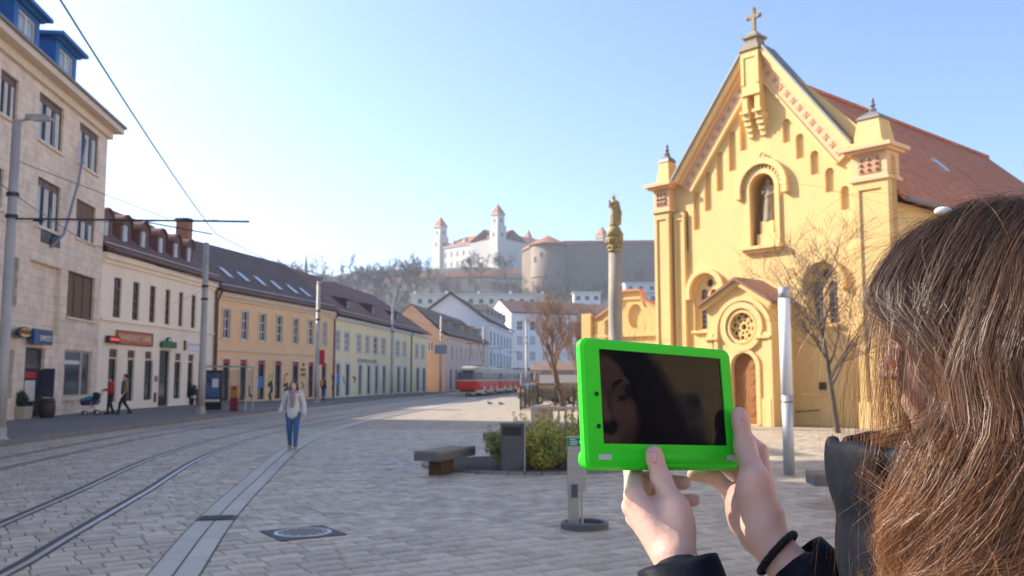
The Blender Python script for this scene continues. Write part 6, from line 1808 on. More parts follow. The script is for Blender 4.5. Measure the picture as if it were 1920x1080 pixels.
# dispenser post with ring base
p = gp(1096, 990); t = thing('dispenser_post', 'steel dispenser post with a green sign on a round ring base', 'dispenser', (p.x, p.y, 0)); x, y = p.x, p.y
zt_ = at(1080, 820, p.y).z; xl = at(1064, 900, p.y).x; xr = at(1099, 900, p.y).x
MB().box(((xl + xr) / 2 + .0, y, zt_ - .30), (xr - xl, .11, .62), 0).build('case', 'stainless', t, bevel=.006)
MB().box((xl + .065, y, .25), (.13, .10, .50)).build('post', 'stainless', t, bevel=.006); MB().tube([(xl + .165, y, .0), (xl + .165, y, zt_ - .6)], .016, 8).build('tube', 'alu', t)
MB().box((xl + .075, y - .062, .42), (.07, .02, .16)).build('outlet', 'steel_bin', t); MB().hexa([(xl + .045, y - .075, .28), (xl + .11, y - .075, .33), (xl + .11, y - .055, .33), (xl + .045, y - .055, .28), (xl + .045, y - .075, .35), (xl + .11, y - .075, .35), (xl + .11, y - .055, .35), (xl + .045, y - .055, .35)]).build('spout', 'stainless', t)
sgz = zt_ - .05; gm = MATS['sign_green']; M('sign_bright_green', (.01, .22, .10), .5, .05)
MB().box(((xl + xr) / 2, y - .058, sgz), (xr - xl, .006, .095)).build('sign', 'sign_bright_green', t)
for i, l in enumerate((.06, .09, .075)): MB().box((xl + .03 + l / 2, y - .063, sgz + .028 - i * .026), (l, .004, .010)).build('lettering', 'sign_white', t)
MB().box((xr - .055, y - .063, sgz), (.05, .004, .03)).build('arrow', 'sign_white', t); MB().prism([(xr - .03, y - .065, sgz - .032), (xr - .03, y - .065, sgz + .032), (xr - .005, y - .065, sgz)], (0, .004, 0)).build('arrow', 'sign_white', t)
q = MB(); n = 36; r0, r1 = .225, .275
q.lathe((x, y, 0), [(r1, .0), (r1, .065), (r1 - .01, .075), (r0 + .01, .075), (r0, .065), (r0, .02)], n); q.f = q.f[:-1]; q.build('ring_base', 'steel_bin', t)
MB().lathe((x, y, 0), [(r0, .0), (r0, .022), (0, .022)], n).build('basin', 'concrete', t)

# white light column
p = gp(1480, 890); t = thing('light_column', 'tall white light column on a grey metal post in the square', 'lamp', (p.x, p.y, 0)); zsp = at(1480, 740, p.y).z; ztp = at(1479, 538, p.y).z
MB().lathe((p.x, p.y, 0), [(.098, 0), (.098, zsp)], 24).build('post', 'alu', t, True); MB().lathe((p.x, p.y, 0), [(.103, zsp), (.103, ztp - .21)], 24).build('diffuser', 'white_acryl', t, True); MB().lathe((p.x, p.y, 0), [(.100, ztp - .208), (.100, ztp)], 24).build('cap', 'alu', t, True)
MB().lathe((p.x, p.y, 0), [(.1, zsp - .14), (.104, zsp - .13), (.1, zsp - .12)], 24).build('band', 'iron', t)

# euonymus shrubs
bush = [(952, 17.4, .62, .72), (1010, 17.3, .58, .78), (1052, 17.2, .52, .72), (1085, 17.5, .55, .70), (1120, 17.8, .55, .7), (985, 18.6, .6, .9), (1045, 18.8, .62, .92), (1100, 19, .6, .9), (1150, 18.5, .5, .75)]
labs = ['leftmost variegated shrub half hidden by the steel bin', 'rounded yellow-green shrub right of the steel bin', 'yellow-green shrub left of the dispenser post', 'shrub directly behind the dispenser post', 'shrub below the tablet, right of the post', 'taller shrub behind the steel bin with upright shoots', 'taller shrub in the back row of the bed', 'back-row shrub behind the dispenser post', 'small shrub at the right end of the bed']
for i, (px, d, r, h) in enumerate(bush):
    x = at(px, 850, d).x; t = thing('euonymus_shrub', labs[i], 'shrub', (x, d, 0), 'shrubs in the planting bed')
    q = MB(); q2 = MB()
    for k in range(9):
        a = Rb.random() * 6.28; rr = r * .55 * Rb.random() ** .5; cz = h * Rb.uniform(.3, .72); s = r * Rb.uniform(.32, .5)
        leaf_cloud(q if k % 3 else q2, (x + rr * math.cos(a), d + rr * math.sin(a) * .8, cz), (s, s, s * .9), 420, .028, Rb, shell=.35)
    for k in range(14):
        a = Rb.random() * 6.28; rr = r * .7 * Rb.random() ** .5; bx_, by_ = x + rr * math.cos(a), d + rr * math.sin(a) * .8; hh = h * Rb.uniform(.95, 1.22)
        for j in range(12):
            tt = .55 + .45 * j / 12; leaf_cloud(q if k % 2 else q2, (bx_ + .03 * math.sin(j), by_, hh * tt), (.03, .03, .03), 2, .032, Rb)
    q.build('foliage', 'euonymus', t); q2.build('foliage', 'euonymus_yellow', t)
    q = MB()
    for k in range(7):
        a = k * .9; q.tube([(x, d, 0), (x + r * .5 * math.cos(a), d + r * .5 * math.sin(a), h * .7)], [.015, .006], 5)
    q.build('stem', 'bark', t)

# balustrade round the column
M('balustrade_stone', (.52, .44, .33), .8, .12, 4, .2, 30)
bz = at(1050, 762, 31.8).z; bx0 = at(1004, 780, 31.8).x
def balustrade(lab, p0, p1, nb):
    p0, p1 = Vector((*p0, 0)), Vector((*p1, 0)); d = (p1 - p0); L_ = d.length; d.normalize(); a = math.atan2(d.y, d.x); m = (p0 + p1) / 2
    t = thing('balustrade', lab, 'balustrade', m)
    MB().box((m.x, m.y, bz - .05), (L_ + .25, .30, .10), a).build('rail', 'balustrade_stone', t, bevel=.01); MB().box((m.x, m.y, .09), (L_ + .25, .30, .18), a).build('plinth', 'balustrade_stone', t, bevel=.01)
    npier = max(2, int(L_ / 1.6) + 1)
    for i in range(npier):
        q = p0 + d * (L_ * i / (npier - 1)); MB().box((q.x, q.y, (bz + .08) / 2), (.26, .26, bz - .282), a).build('pier', 'balustrade_stone', t)
    h = bz - .10 - .18; me = MB().lathe((0, 0, 0), [(.05, 0), (.05, .04), (.03, .07), (.065, h * .35), (.055, h * .5), (.03, h * .75), (.045, h - .04), (.045, h)], 10).mesh('baluster', True); me.materials.append(MATS['balustrade_stone'])
    for i in range(nb):
        q = p0 + d * (L_ * (i + .5) / nb)
        o = bpy.data.objects.new('baluster', me); COL.objects.link(o); o.location = (q.x, q.y, .18); setpar(o, t)
bx1 = bx0 + 6.0
balustrade('pale stone balustrade behind the shrubs in front of the column', (bx0, 31.8), (bx1, 31.0), 26)
balustrade('side run of the stone balustrade going back towards the iron fence', (bx0, 32.2), (bx0 + .6, 36), 16)

# wrought-iron fence
def fence(lab, p0, p1, h, n):
    p0, p1 = Vector((*p0, 0)), Vector((*p1, 0)); d = p1 - p0; t = thing('iron_fence', lab, 'fence', p0)
    for z in (.15, h * .62): MB().tube([p0 + Vector((0, 0, z)), p1 + Vector((0, 0, z))], .02, 5).build('rail', 'iron', t)
    P = [p0 + d * (i / 40) + Vector((0, 0, h * .86 + .12 * math.sin(i / 40 * 12.6))) for i in range(41)]; MB().tube(P, .025, 5).build('wavy_rail', 'iron', t)
    for i in range(n + 1):
        q = p0 + d * (i / n); hh = h * .86 + .12 * math.sin(i / n * 12.6) + .12; MB().tube([q, q + Vector((0, 0, hh - .1)), q + Vector((0, 0, hh))], [.013, .013, .003], 5).build('bar', 'iron', t)
    for i in range(0, 5): 
        q = p0 + d * (i / 4); MB().box((q.x, q.y, h * .5), (.09, .09, h), 0).build('post', 'iron', t)
f0 = at(976, 765, 50); f1 = at(1110, 762, 48)
fence('black wrought-iron fence with a wavy top rail in front of the pollarded tree', (f0.x, 50), (f1.x, 48), 1.35, 34)
fence('side run of the iron fence going back towards the far shelter', (f0.x, 50.3), (f0.x + 1.2, 62), 1.35, 30)
sh2 = shelter('far glass tram-stop shelter beyond the iron fence', 976, 1012, 66, at(1000, 697, 66).z, 0, 1.6, 0); p = at(1004, 720, 65.8)
MB().box((p.x, 65.9, p.z), (.38, .05, .62)).build('orange_poster', 'orange_paint', sh2); MB().box((at(984, 720, 65.8).x, 65.9, p.z), (.5, .05, .9)).build('timetable', 'sign_plate', sh2)
p = at(1055, 710, 70)
t = thing('kiosk', 'low brown-roofed kiosk behind the bare trees', 'kiosk', (p.x, 72, 0)); MB().box((p.x + .6, 73, 1.2), (5.4, 3, 2.4)).build('wall', 'sign_plate', t); MB().hexa([(p.x - 2.4, 71.2, 2.4), (p.x + 3.6, 71.2, 2.4), (p.x + 3.6, 74.8, 2.4), (p.x - 2.4, 74.8, 2.4), (p.x - 2.2, 73, 3.1), (p.x + 3.4, 73, 3.1), (p.x + 3.4, 73.2, 3.1), (p.x - 2.2, 73.2, 3.1)]).build('roof', 'tiles_tan', t); MB().box((p.x, 71.47, 1.5), (3.6, .05, 1.1)).build('shutter', 'frame_white', t)
# two pigeons on the sunny paving
M('pigeon', (.10, .10, .12), .6, .3, 20)
for px, py, lab in ((918, 759, 'dark pigeon on the sunlit paving, nearer the bench'), (939, 760, 'dark pigeon on the sunlit paving, nearer the fence')):
    p = gp(px, py); p.z = 0; S_ = SDF(); S_.ell(p + Vector((0, 0, .11)), (.13, .07, .075), .03).cone(p + Vector((-.08, 0, .13)), p + Vector((-.12, 0, .22)), .045, .03, .03).ell(p + Vector((-.13, 0, .235)), (.035, .03, .03), .02).cone(p + Vector((.1, 0, .11)), p + Vector((.23, 0, .09)), .04, .02, .03).cone(p + Vector((-.15, 0, .235)), p + Vector((-.185, 0, .225)), .012, .004, .01)
    S_.cone(p + Vector((0, .02, .06)), p + Vector((-.01, .02, .0)), .01, .01, .005).cone(p + Vector((0, -.02, .06)), p + Vector((-.01, -.02, .0)), .01, .01, .005)
    V, Q = S_.mesh(.012); tag(np_obj('pigeon', V, Q, 'pigeon'), lab, 'pigeon', 'pigeons on the square')

# ================================================================== TRAMS
M('tram_red', (.66, .018, .012), .5, .06, 2, spec=.25); M('tram_cream', (.66, .56, .40), .4, .06, 2, spec=.5); M('tram_glass', (.06, .08, .10), .1, .3, 2, spec=.8); M('tram_roof', (.40, .36, .30), .6, .12, 2); M('rubber', (.015, .015, .015), .8, .2); M('tail_light', (.5, .02, .02), .3, .02, emit=((1, .03, .02), 2.5))
def make_tram(name, lab):
    t = thing(name, lab, 'tram', (0, 0, 0), 'red and cream trams coupled together', world_space=False)
    L_, W = 14.0, 2.5
    def outline(sc, ins, n=10):
        hw = W / 2 - ins; pts = []
        # tapered rounded ends
        half = []
        for i in range(n + 1):
            a = math.pi / 2 * i / n; half.append((hw * (.70 + .30 * (1 - math.sin(a) ** 3)) if i < n else hw * .0, 0))
        ends = [(hw, 1.5), (hw * .985, .9), (hw * .94, .45), (hw * .86, .16), (hw * .72, .03), (hw * .45, .0), (0, -.02)]
        e = [(x, y + ins) for x, y in ends]
        right = [(x, y) for x, y in reversed(e)] + [(x, L_ - y) for x, y in e]
        left = [(-x, y) for x, y in reversed(right)][1:-1]
        return right + left
    def loft(levels, mat, nm, cap_top=False, smooth=True):
        rings = [[(x, y, z) for x, y in outline(1, ins)] for z, ins in levels]; mb = MB(); n = len(rings[0])
        for r in rings: mb.v += r
        for k in range(len(rings) - 1): mb.f += [(k * n + i, k * n + (i + 1) % n, (k + 1) * n + (i + 1) % n, (k + 1) * n + i) for i in range(n)]
        if cap_top: mb.f.append(tuple((len(rings) - 1) * n + i for i in range(n)))
        return mb.build(nm, mat, t, smooth)
    loft([(.32, .06), (.36, .02), (.62, .0)], 'tram_cream', 'skirt'); loft([(.62, -.012), (.64, -.02), (1.50, -.02), (1.52, -.012)], 'tram_red', 'red_panel')
    loft([(1.52, .0), (1.62, .0)], 'tram_cream', 'waist'); loft([(1.62, .02), (2.38, .06)], 'tram_glass', 'window_band'); loft([(2.38, .05), (2.5, .05), (2.72, .10), (2.88, .28), (2.98, .62), (3.02, .95)], 'tram_roof', 'roof', True)
    MB().box((0, L_ / 2, .6), (W - .3, L_ - 1, .5)).build('underframe', 'rubber', t)
    for s in (-1, 1):
        for y in (1.5, 2.05, 3.35, 3.95, 5.1, 6.3, 6.9, 8.2, 8.8, 10, 11.2, 11.8, 12.5):
            MB().box((s * (W / 2 - .045), y, 2.0), (.05, .12, .80)).build('window_pillar', 'tram_cream', t)
        for y in (2.7, 7.5, 12.1 if s > 0 else 11.5):
            d = MB().box((s * (W / 2 + .02), y, 1.42), (.03, 1.15, 1.95)).build('door', 'tram_cream', t)
            for k in (-.28, .28): MB().box((s * (W / 2 + .037), y + k, 1.62), (.01, .40, 1.35)).build('pane', 'tram_glass').parent = d
    for y0, sg in ((0, -1), (L_, 1)):
        for x in (-.98, .98): MB().box((x, y0 - sg * .45, 2.0), (.10, .12, .80), 0).build('end_pillar', 'tram_cream', t)
        for x in (-.85, .85): MB().lathe((x, y0 + sg * -.10, 1.0), [(.0, -.09), (.09, -.07), (.10, 0), (.09, .07), (0, .09)], 10).build('tail_light' if sg < 0 else 'headlight', 'tail_light' if sg < 0 else 'lamp_glass', t)
        MB().box((0, y0 + sg * .02, .55), (1.5, .25, .18)).build('bumper', 'rubber', t, bevel=.03)
        MB().box((0, y0 + sg * .01, 2.46), (1.1, .06, .2)).build('destination_box', 'black_paint', t)
    for y in (3.3, 10.7):
        for dy in (-.95, .95):
            for s in (-1, 1):
                m = MB(); m.tube([(s * .42, y + dy, .35), (s * .56, y + dy, .35)], .34, 18); w = m.build('wheel', 'iron', t)
        for s in (-1, 1): MB().box((s * (W / 2 - .02), y, .46), (.03, 2.3, .30)).build('bogie_cover', 'rubber', t)
    b = MB(); a_ = [(-.7, 3.6, 3.05), (.7, 3.6, 3.05), (.7, 5.0, 3.05), (-.7, 5.0, 3.05)]
    b.box((0, 4.3, 3.08), (1.3, 1.6, .10))
    for s in (-1, 1): b.tube([(s * .6, 3.7, 3.1), (s * .5, 5.0, 4.2), (s * .45, 3.9, 5.35)], .025, 6)
    b.tube([(-.85, 3.9, 5.38), (.85, 3.9, 5.38)], .03, 6); b.build('pantograph', 'iron', t)
    MB().box((0, 8.6, 3.10), (1.4, 2.6, .2)).build('roof_box', 'tram_roof', t, bevel=.03)
    return t
tr1 = make_tram('tram', 'red and cream tram seen from behind, last of the coupled row')
ctr = offset(T1, .5)
def on_track(y): i = min(range(len(ctr)), key=lambda k: abs(ctr[k].y - y)); return ctr[i], (ctr[i + 1] - ctr[i]).normalized()
tr2 = copy_tree(tr1); tr2['label'] = 'leading red and cream tram in front of the other one'
tr3 = copy_tree(tr1); tr3['label'] = 'farthest red and cream tram car at the head of the coupled row'; tr2['label'] = 'middle red and cream tram car between the other two'
for t, y in ((tr1, 90.0), (tr2, 104.9), (tr3, 119.8)):
    p, d = on_track(y); p2, _ = on_track(y + 14); d = (p2 - p).normalized()
    t.location = (p.x, p.y, .01); t.rotation_euler = (0, 0, math.atan2(d.y, d.x) - math.pi / 2)

# ---------------------------------------------------------------- parked cars beyond the fence
M('car_dark', (.03, .035, .045), .3, .1, 2, spec=.6); M('car_grey', (.25, .26, .27), .3, .1, 2, spec=.6)
def parked_car(lab, px, d, mat, h, rz):
    p = at(px, 730, d); t = thing('parked_car', lab, 'car', (p.x, d, 0), 'cars parked beyond the iron fence', world_space=False, rz=rz); L_, W = 4.2, 1.75
    prof = [(-L_ / 2, .35), (L_ / 2, .35), (L_ / 2, .75), (L_ / 2 - .25, .92), (L_ / 2 - 1.1, 1.0), (L_ / 2 - 1.75, h), (-L_ / 2 + .6, h), (-L_ / 2 + .1, 1.0), (-L_ / 2, .8)]
    MB().prism([(x, -W / 2, z) for x, z in prof], (0, W, 0)).build('body', mat, t, bevel=.08)
    for s in (-1, 1):
        g_ = [(L_ / 2 - 1.25, 1.03), (L_ / 2 - 1.85, h - .1), (-L_ / 2 + .7, h - .1), (-L_ / 2 + .3, 1.03)]
        MB().prism([(x, s * (W / 2 + .004), z) for x, z in g_], (0, s * .01, 0)).build('side_window', 'tram_glass', t)
        for x in (-1.3, 1.3):
            w = MB().tube([(x, s * (W / 2 - .18), .32), (x, s * (W / 2 + .02), .32)], .32, 18).build('wheel', 'rubber', t); MB().tube([(x, s * (W / 2 + .02), .32), (x, s * (W / 2 + .03), .32)], .19, 12).build('rim', 'alu').parent = w
        MB().box((-L_ / 2 + .0, s * .65, .85), (.06, .28, .16)).build('tail_light', 'red_paint', t); MB().box((L_ / 2, s * .62, .72), (.06, .32, .14)).build('headlight', 'lamp_glass', t)
    return t
parked_car('dark parked car seen through the iron fence', 1030, 64, 'car_dark', 1.42, .5)
parked_car('grey parked car behind the pollarded tree trunk', 1078, 67, 'car_grey', 1.5, .35)
# ================================================================== PEOPLE IN THE STREET
def skin_mat(name, col, sss=.12, bump=.05):
    m = M(name, col, .5, .10, 14, bump, 160, stain=.25, stain_col=(min(1, col[0] * 1.02), col[1] * .78, col[2] * .74))
    b = m.node_tree.nodes['Principled BSDF']; b.inputs['Subsurface Weight'].default_value = sss; b.inputs['Subsurface Radius'].default_value = (1, .35, .2); b.inputs['Subsurface Scale'].default_value = .006
    return m
skin_mat('skin', (.66, .42, .32)); M('hair_dark', (.035, .022, .016), .45, .4, 30, stretch=(1, 1, .15)); M('wool_white', (.66, .62, .57), .9, .08, 20, .4, 120); M('denim', (.055, .13, .26), .85, .3, 9, .2, 90); M('scarf', (.33, .25, .25), .9, .4, 25, .4, 80)
M('shoe_tan', (.42, .28, .2), .6, .15); M('cloth_red', (.55, .03, .035), .8, .15, 9); M('cloth_black', (.02, .02, .024), .8, .2, 9, .2, 60); M('cloth_tan', (.27, .20, .12), .85, .15, 9); M('pack_orange', (.62, .30, .02), .7, .15, 8); M('cloth_navy', (.03, .04, .08), .85, .2)
V3 = lambda x, y, z: np.array((x, y, z))
def walker(lab, loc, rz, H, top, legs, shoe, hair, step=.16, arms=None, scarf=None, long_hair=True, coat=.0, flare=0.0, res=.011, hat=None, extra_top=None):
    """a walking person facing -Y in local space"""
    t = thing('person', lab, 'person', loc, world_space=False, rz=rz)
    k = H / 1.65
    hip = .86 * k; kn = .47 * k; an = .09 * k; sh = 1.36 * k
    lf = [V3(.085, 0, hip), V3(.09, -step * .75, kn), V3(.085, -step * 1.0, an)]; rf = [V3(-.085, 0, hip), V3(-.085, step * .15, kn), V3(-.08, step * 1.15, an + .02)]
    if arms is None: arms = ([V3(.17, 0, sh), V3(.25, .02, 1.08 * k), V3(.25, -.12, .84 * k)], [V3(-.17, 0, sh), V3(-.25, .04, 1.08 * k), V3(-.28, .02, .84 * k)])
    B = SDF()
    B.cone((0, .01, .92 * k), (0, .0, 1.32 * k), .09 * k, .10 * k, .04)
    for a in arms: B.chain(a, [.035, .03, .024], .02)
    for l in (lf, rf): B.chain(l, [.06, .045, .035], .02)
    B.cone((0, .01, 1.32 * k), (0, -.005, 1.47 * k), .055, .048, .02).ell((0, .005, 1.57 * k), (.072 * k, .09 * k, .09 * k), .02).ell((0, -.035, 1.525 * k), (.055 * k, .06 * k, .075 * k), .02).cone((0, -.092 * k, 1.545 * k), (0, -.112 * k, 1.52 * k), .008, .012, .008)
    for s in (-1, 1): B.ell((s * .03, -.098 * k, 1.555 * k), (.016, .012, .010), .006, cut=True)
    B.ell((0, -.097 * k, 1.487 * k), (.022, .010, .006), .005)
    for a in arms:
        w = a[2]; d = (a[2] - a[1]); d = d / np.linalg.norm(d); sd = 1 if w[0] > 0 else -1
        pal = w + d * .06; B.cone(w, pal, .024, .028, .012)
        fw = V3(0, -1, 0); fw = fw - d * (fw @ d); fw /= np.linalg.norm(fw)
        for i in range(4): 
            o_ = pal + fw * (.018 - .012 * i); L_ = (.075, .085, .08, .06)[i]; B.chain([o_, o_ + d * L_ * .55 - V3(sd * .004, 0, 0), o_ + d * L_ - V3(sd * .02, 0, 0)], [.0095, .0085, .007], .004)
        B.chain([w + d * .02 + fw * .02, pal + fw * .04, pal + d * .03 + fw * .046], [.012, .011, .008], .006)
    V, Q = B.mesh(min(res, .008)); np_obj('body', V, Q, 'skin', t)
    T = SDF(); T.cone((0, .01, .9 * k - coat), (0, .005, 1.12 * k), .135 + flare, .125, .05).cone((0, .005, 1.12 * k), (0, .01, 1.3 * k), .13, .13, .05).cone((-.13, .005, sh - .01), (.13, .005, sh - .01), .075, .075, .05).cone((0, .01, 1.36 * k), (0, .005, 1.42 * k), .075, .065, .04)
    for a in arms: T.chain([a[0], a[1], a[1] * .12 + a[2] * .88], [.067, .055, .053 + flare], .03)
    for s in (-1, 1): T.cone((s * .06, .0, .88 * k - coat), (s * .06, 0, 1.1 * k), .10 + flare * .6, .09, .04)
    V, Q = T.mesh(res); np_obj('jacket', V, Q, top, t)
    G = SDF(); G.cone((-.05, .01, hip + .03), (.05, .01, hip + .03), .115, .115, .04)
    for l in (lf, rf): G.chain(l, [.098, .066, .048], .03)
    V, Q = G.mesh(res); np_obj('trousers', V, Q, legs, t)
    for l in (lf, rf):
        F_ = SDF(); a = l[2]; z0 = a[2] - .075; F_.cone(a + V3(0, .01, -.01), a + V3(0, .01, -.04), .045, .045, .02).cone(V3(a[0], a[1] + .03, z0 + .03), V3(a[0], a[1] - .13, z0 + .028), .04, .034, .02); V, Q = F_.mesh(.009); np_obj('shoe', V, Q, shoe, t)
    Hh = SDF(); Hh.ell((0, .025, 1.585 * k), (.086 * k, .098 * k, .092 * k), .02).ell((0, -.088 * k, 1.525 * k), (.064 * k, .075 * k, .088 * k), .012, cut=True)
    if long_hair:
        for s in (-1, 1): Hh.chain([V3(s * .075, .02, 1.58 * k), V3(s * .09, .01, 1.46 * k), V3(s * .095, -.03, 1.34 * k)], [.028, .03, .018], .03)
        Hh.cone((0, .07, 1.56 * k), (0, .085, 1.36 * k), .06, .05, .03)
    V, Q = Hh.mesh(.009); np_obj('hat' if hat else 'hair', V, Q, hat or hair, t)
    if scarf:
        S_ = SDF()
        for i in range(12):
            a0, a1 = i * math.pi / 6, (i + 1) * math.pi / 6; S_.cone((.085 * math.cos(a0), .08 * math.sin(a0) - .01, 1.41 * k), (.085 * math.cos(a1), .08 * math.sin(a1) - .01, 1.41 * k), .042, .042, .02)
        S_.chain([V3(.01, -.09, 1.4 * k), V3(.02, -.15, 1.25 * k), V3(.0, -.155, 1.07 * k)], [.05, .055, .05], .02); S_.chain([V3(-.03, -.09, 1.4 * k), V3(-.02, -.14, 1.22 * k)], [.045, .045], .02)
        V, Q = S_.mesh(.010); np_obj('scarf', V, Q, scarf, t)
    return t
w0 = gp(548, 843)
walker('woman in a white jumper, grey scarf and blue jeans walking towards the camera', w0, .05, 1.63, 'wool_white', 'denim', 'shoe_tan', 'hair_dark', .10, scarf='scarf', flare=.010, coat=.03,
       arms=([V3(.17, 0, 1.35), V3(.25, .03, 1.10), V3(.27, -.03, .87)], [V3(-.17, 0, 1.35), V3(-.255, .05, 1.10), V3(-.30, .0, .90)]))
zsw = .13
p = gp(206, 777, zsw)
kk = 1.0
walker('person in a red jacket and dark cap pushing a pram by the stone block', (p.x, p.y, zsw), -1.0, 1.66, 'cloth_red', 'cloth_black', 'cloth_black', 'hair_dark', .12, hat='cloth_black', long_hair=False,
       arms=([V3(.17, 0, 1.35), V3(.22, -.05, 1.12), V3(.16, -.30, 1.08)], [V3(-.17, 0, 1.35), V3(-.22, -.05, 1.12), V3(-.16, -.30, 1.08)]))
p2 = gp(232, 777, zsw)
t = walker('man in a dark cap and open tan jacket striding past the cafe', (p2.x, p2.y, zsw), -.9, 1.78, 'cloth_tan', 'cloth_black', 'cloth_black', 'hair_dark', .26, hat='cloth_black', long_hair=False)
S_ = SDF(); S_.cone((0, -.06, .95), (0, -.05, 1.40), .10, .09, .03); V, Q = S_.mesh(.012); np_obj('shirt', V, Q, 'cloth_navy', t)
p3 = gp(606, 751, zsw)
t = walker('man with an orange backpack standing behind the lamp pole', (p3.x, p3.y, zsw), 2.6, 1.75, 'cloth_navy', 'denim', 'cloth_black', 'hair_dark', .06, long_hair=False)
S_ = SDF(); S_.ell((0, .19, 1.28), (.17, .11, .25), .03).ell((0, .27, 1.18), (.12, .06, .12), .03); V, Q = S_.mesh(.015); np_obj('backpack', V, Q, 'pack_orange', t)
# pram
pr = thing('pram', 'dark pram with a teal and white cover pushed along the pavement', 'pram', (p.x + .0, p.y, zsw), world_space=False, rz=-1.0)
M('teal', (.04, .22, .25), .7, .1); M('pram_white', (.6, .6, .62), .7, .1)
for x in (-.24, .24):
    for y, r in ((-.55, .11), (-1.05, .09)):
        m = MB(); m.tube([(x - .02, y, r), (x + .02, y, r)], r, 16); w = m.build('wheel', 'rubber', pr); m = MB(); m.tube([(x - .025, y, r), (x + .025, y, r)], r * .55, 12); m.build('hub', 'alu').parent = w
    m = MB(); m.tube([(x, -1.05, .1), (x, -.6, .5), (x, -.32, 1.05)], .014, 6); m.tube([(x, -.55, .12), (x, -.85, .55)], .014, 6); m.build('frame', 'alu', pr)
m = MB(); m.tube([(-.24, -.32, 1.05), (.24, -.32, 1.05)], .018, 8); m.build('handle', 'rubber', pr)
S_ = SDF(); S_.cone((0, -.62, .62), (0, -1.1, .56), .2, .15, .05); V, Q = S_.mesh(.02); np_obj('seat', V, Q, 'cloth_navy', pr)
S_ = SDF(); S_.ell((0, -.62, .80), (.23, .22, .2), .04).ell((0, -.85, .8), (.2, .2, .22), .03, cut=True); V, Q = S_.mesh(.02); np_obj('hood', V, Q, 'cloth_black', pr)
S_ = SDF(); S_.cone((0, -.85, .70), (0, -1.12, .62), .14, .12, .04); V, Q = S_.mesh(.02); np_obj('blanket', V, Q, 'teal', pr)
S_ = SDF(); S_.cone((-.05, -.75, .82), (.03, -.9, .74), .09, .07, .04); V, Q = S_.mesh(.015); np_obj('cushion', V, Q, 'pram_white', pr)

# ochre house and tree the dark screen mirrors; pale house added to bounce sunlight
M('ochre', (.66, .47, .24), .85, .08, 1); M('pale_house', (.80, .72, .58), .85, .06, 1)
for (p0, p1, h_, mt_, lab) in (((27, -34), (29, -4), 15, 'ochre', 'plain ochre house behind the photographer, mirrored in the tablet'), ((29.2, -3.5), (33, 19), 16, 'pale_house', 'plain pale house added outside the picture to bounce sunlight onto the left facades')):
    fh = Facade(p0, p1); rb = thing('square_house', lab, 'building', (p0[0], p0[1], 0))
    ws_ = [(2 + i * 4.0, 3.3 + i * 4.0, z, z + 2.0) for i in range(int(fh.len / 4) - 0) for z in (1.2, 5.4, 9.2) if 3.6 + i * 4.0 < fh.len]
    q = wall(MB(), fh, [(0, 0), (fh.len, 0), (fh.len, h_), (0, h_)], [rect_poly(r) for r in ws_], .2)
    B4 = [fh.pt(0, 0), fh.pt(fh.len, 0), fh.pt(fh.len, 0, -10), fh.pt(0, 0, -10)]
    for i, j in ((1, 2), (2, 3), (3, 0)): q.add([B4[i], B4[j], B4[j] + Vector((0, 0, h_)), B4[i] + Vector((0, 0, h_))], [(0, 1, 2, 3)])
    q.build('wall', mt_, rb)
    for r in ws_: window(fh, r, rb, .16, 'frame_white', 'glass', (2, 2), .08)
    q = MB(); roof_slab(q, fh.pt(0, h_, .4), fh.pt(fh.len, h_, .4), fh.pt(fh.len, h_ + 4, -5), fh.pt(0, h_ + 4, -5)); roof_slab(q, fh.pt(0, h_, -10.4), fh.pt(fh.len, h_, -10.4), fh.pt(fh.len, h_ + 4, -5), fh.pt(0, h_ + 4, -5)); q.build('roof', 'tiles_church', rb)
bare_tree('street_tree', 'leafless tree behind the photographer, mirrored in the tablet', (10.5, -4.2, 0), branches(77, 5.5, .16, .6, 4, 10, .45, .12, .3, .6, .008, (4, 6)))
# ================================================================== GIRL WITH THE TABLET
skin_mat('skin_hand', (.72, .435, .345), .15, .10); M('nail', (.74, .38, .36), .2, .05, spec=.6)
# ---- tablet frame
TLc, TRc, BLc, BRc = at(1095, 633, 1.090), at(1381, 657, 1.213), at(1095, 880, 1.06), at(1378, 881, 1.183)
TC_ = (TLc + TRc + BLc + BRc) / 4
tu = ((TRc + BRc) - (TLc + BLc)).normalized(); tv = ((TLc + TRc) - (BLc + BRc)); tv = (tv - tu * tv.dot(tu)).normalized(); tn = tu.cross(tv)
if tn.y > 0: tn = -tn
TW = ((TRc + BRc) - (TLc + BLc)).length / 2; TH = ((TLc + TRc) - (BLc + BRc)).length / 2
tw = lambda a, b, c=0: TC_ + tu * a + tv * b + tn * c
def rrect(x0, x1, y0, y1, r, n=6):
    P = []
    for cx, cy, a0 in ((x1 - r, y1 - r, 0), (x0 + r, y1 - r, 90), (x0 + r, y0 + r, 180), (x1 - r, y0 + r, 270)):
        for i in range(n + 1):
            a = math.radians(a0 + 90 * i / n); P.append((cx + r * math.cos(a), cy + r * math.sin(a)))
    return P
m, nt, b = base_mat('case_green')
b.inputs['Base Color'].default_value = (.03, .72, .02, 1); b.inputs['Roughness'].default_value = .5; b.inputs['Specular IOR Level'].default_value = .3
nz = nd(nt, 'ShaderNodeTexNoise'); nz.inputs['Scale'].default_value = 60; hs = nd(nt, 'ShaderNodeHueSaturation'); hs.inputs['Color'].default_value = (.03, .72, .02, 1); mr = nd(nt, 'ShaderNodeMapRange'); mr.inputs['To Min'].default_value = .94; mr.inputs['To Max'].default_value = 1.05
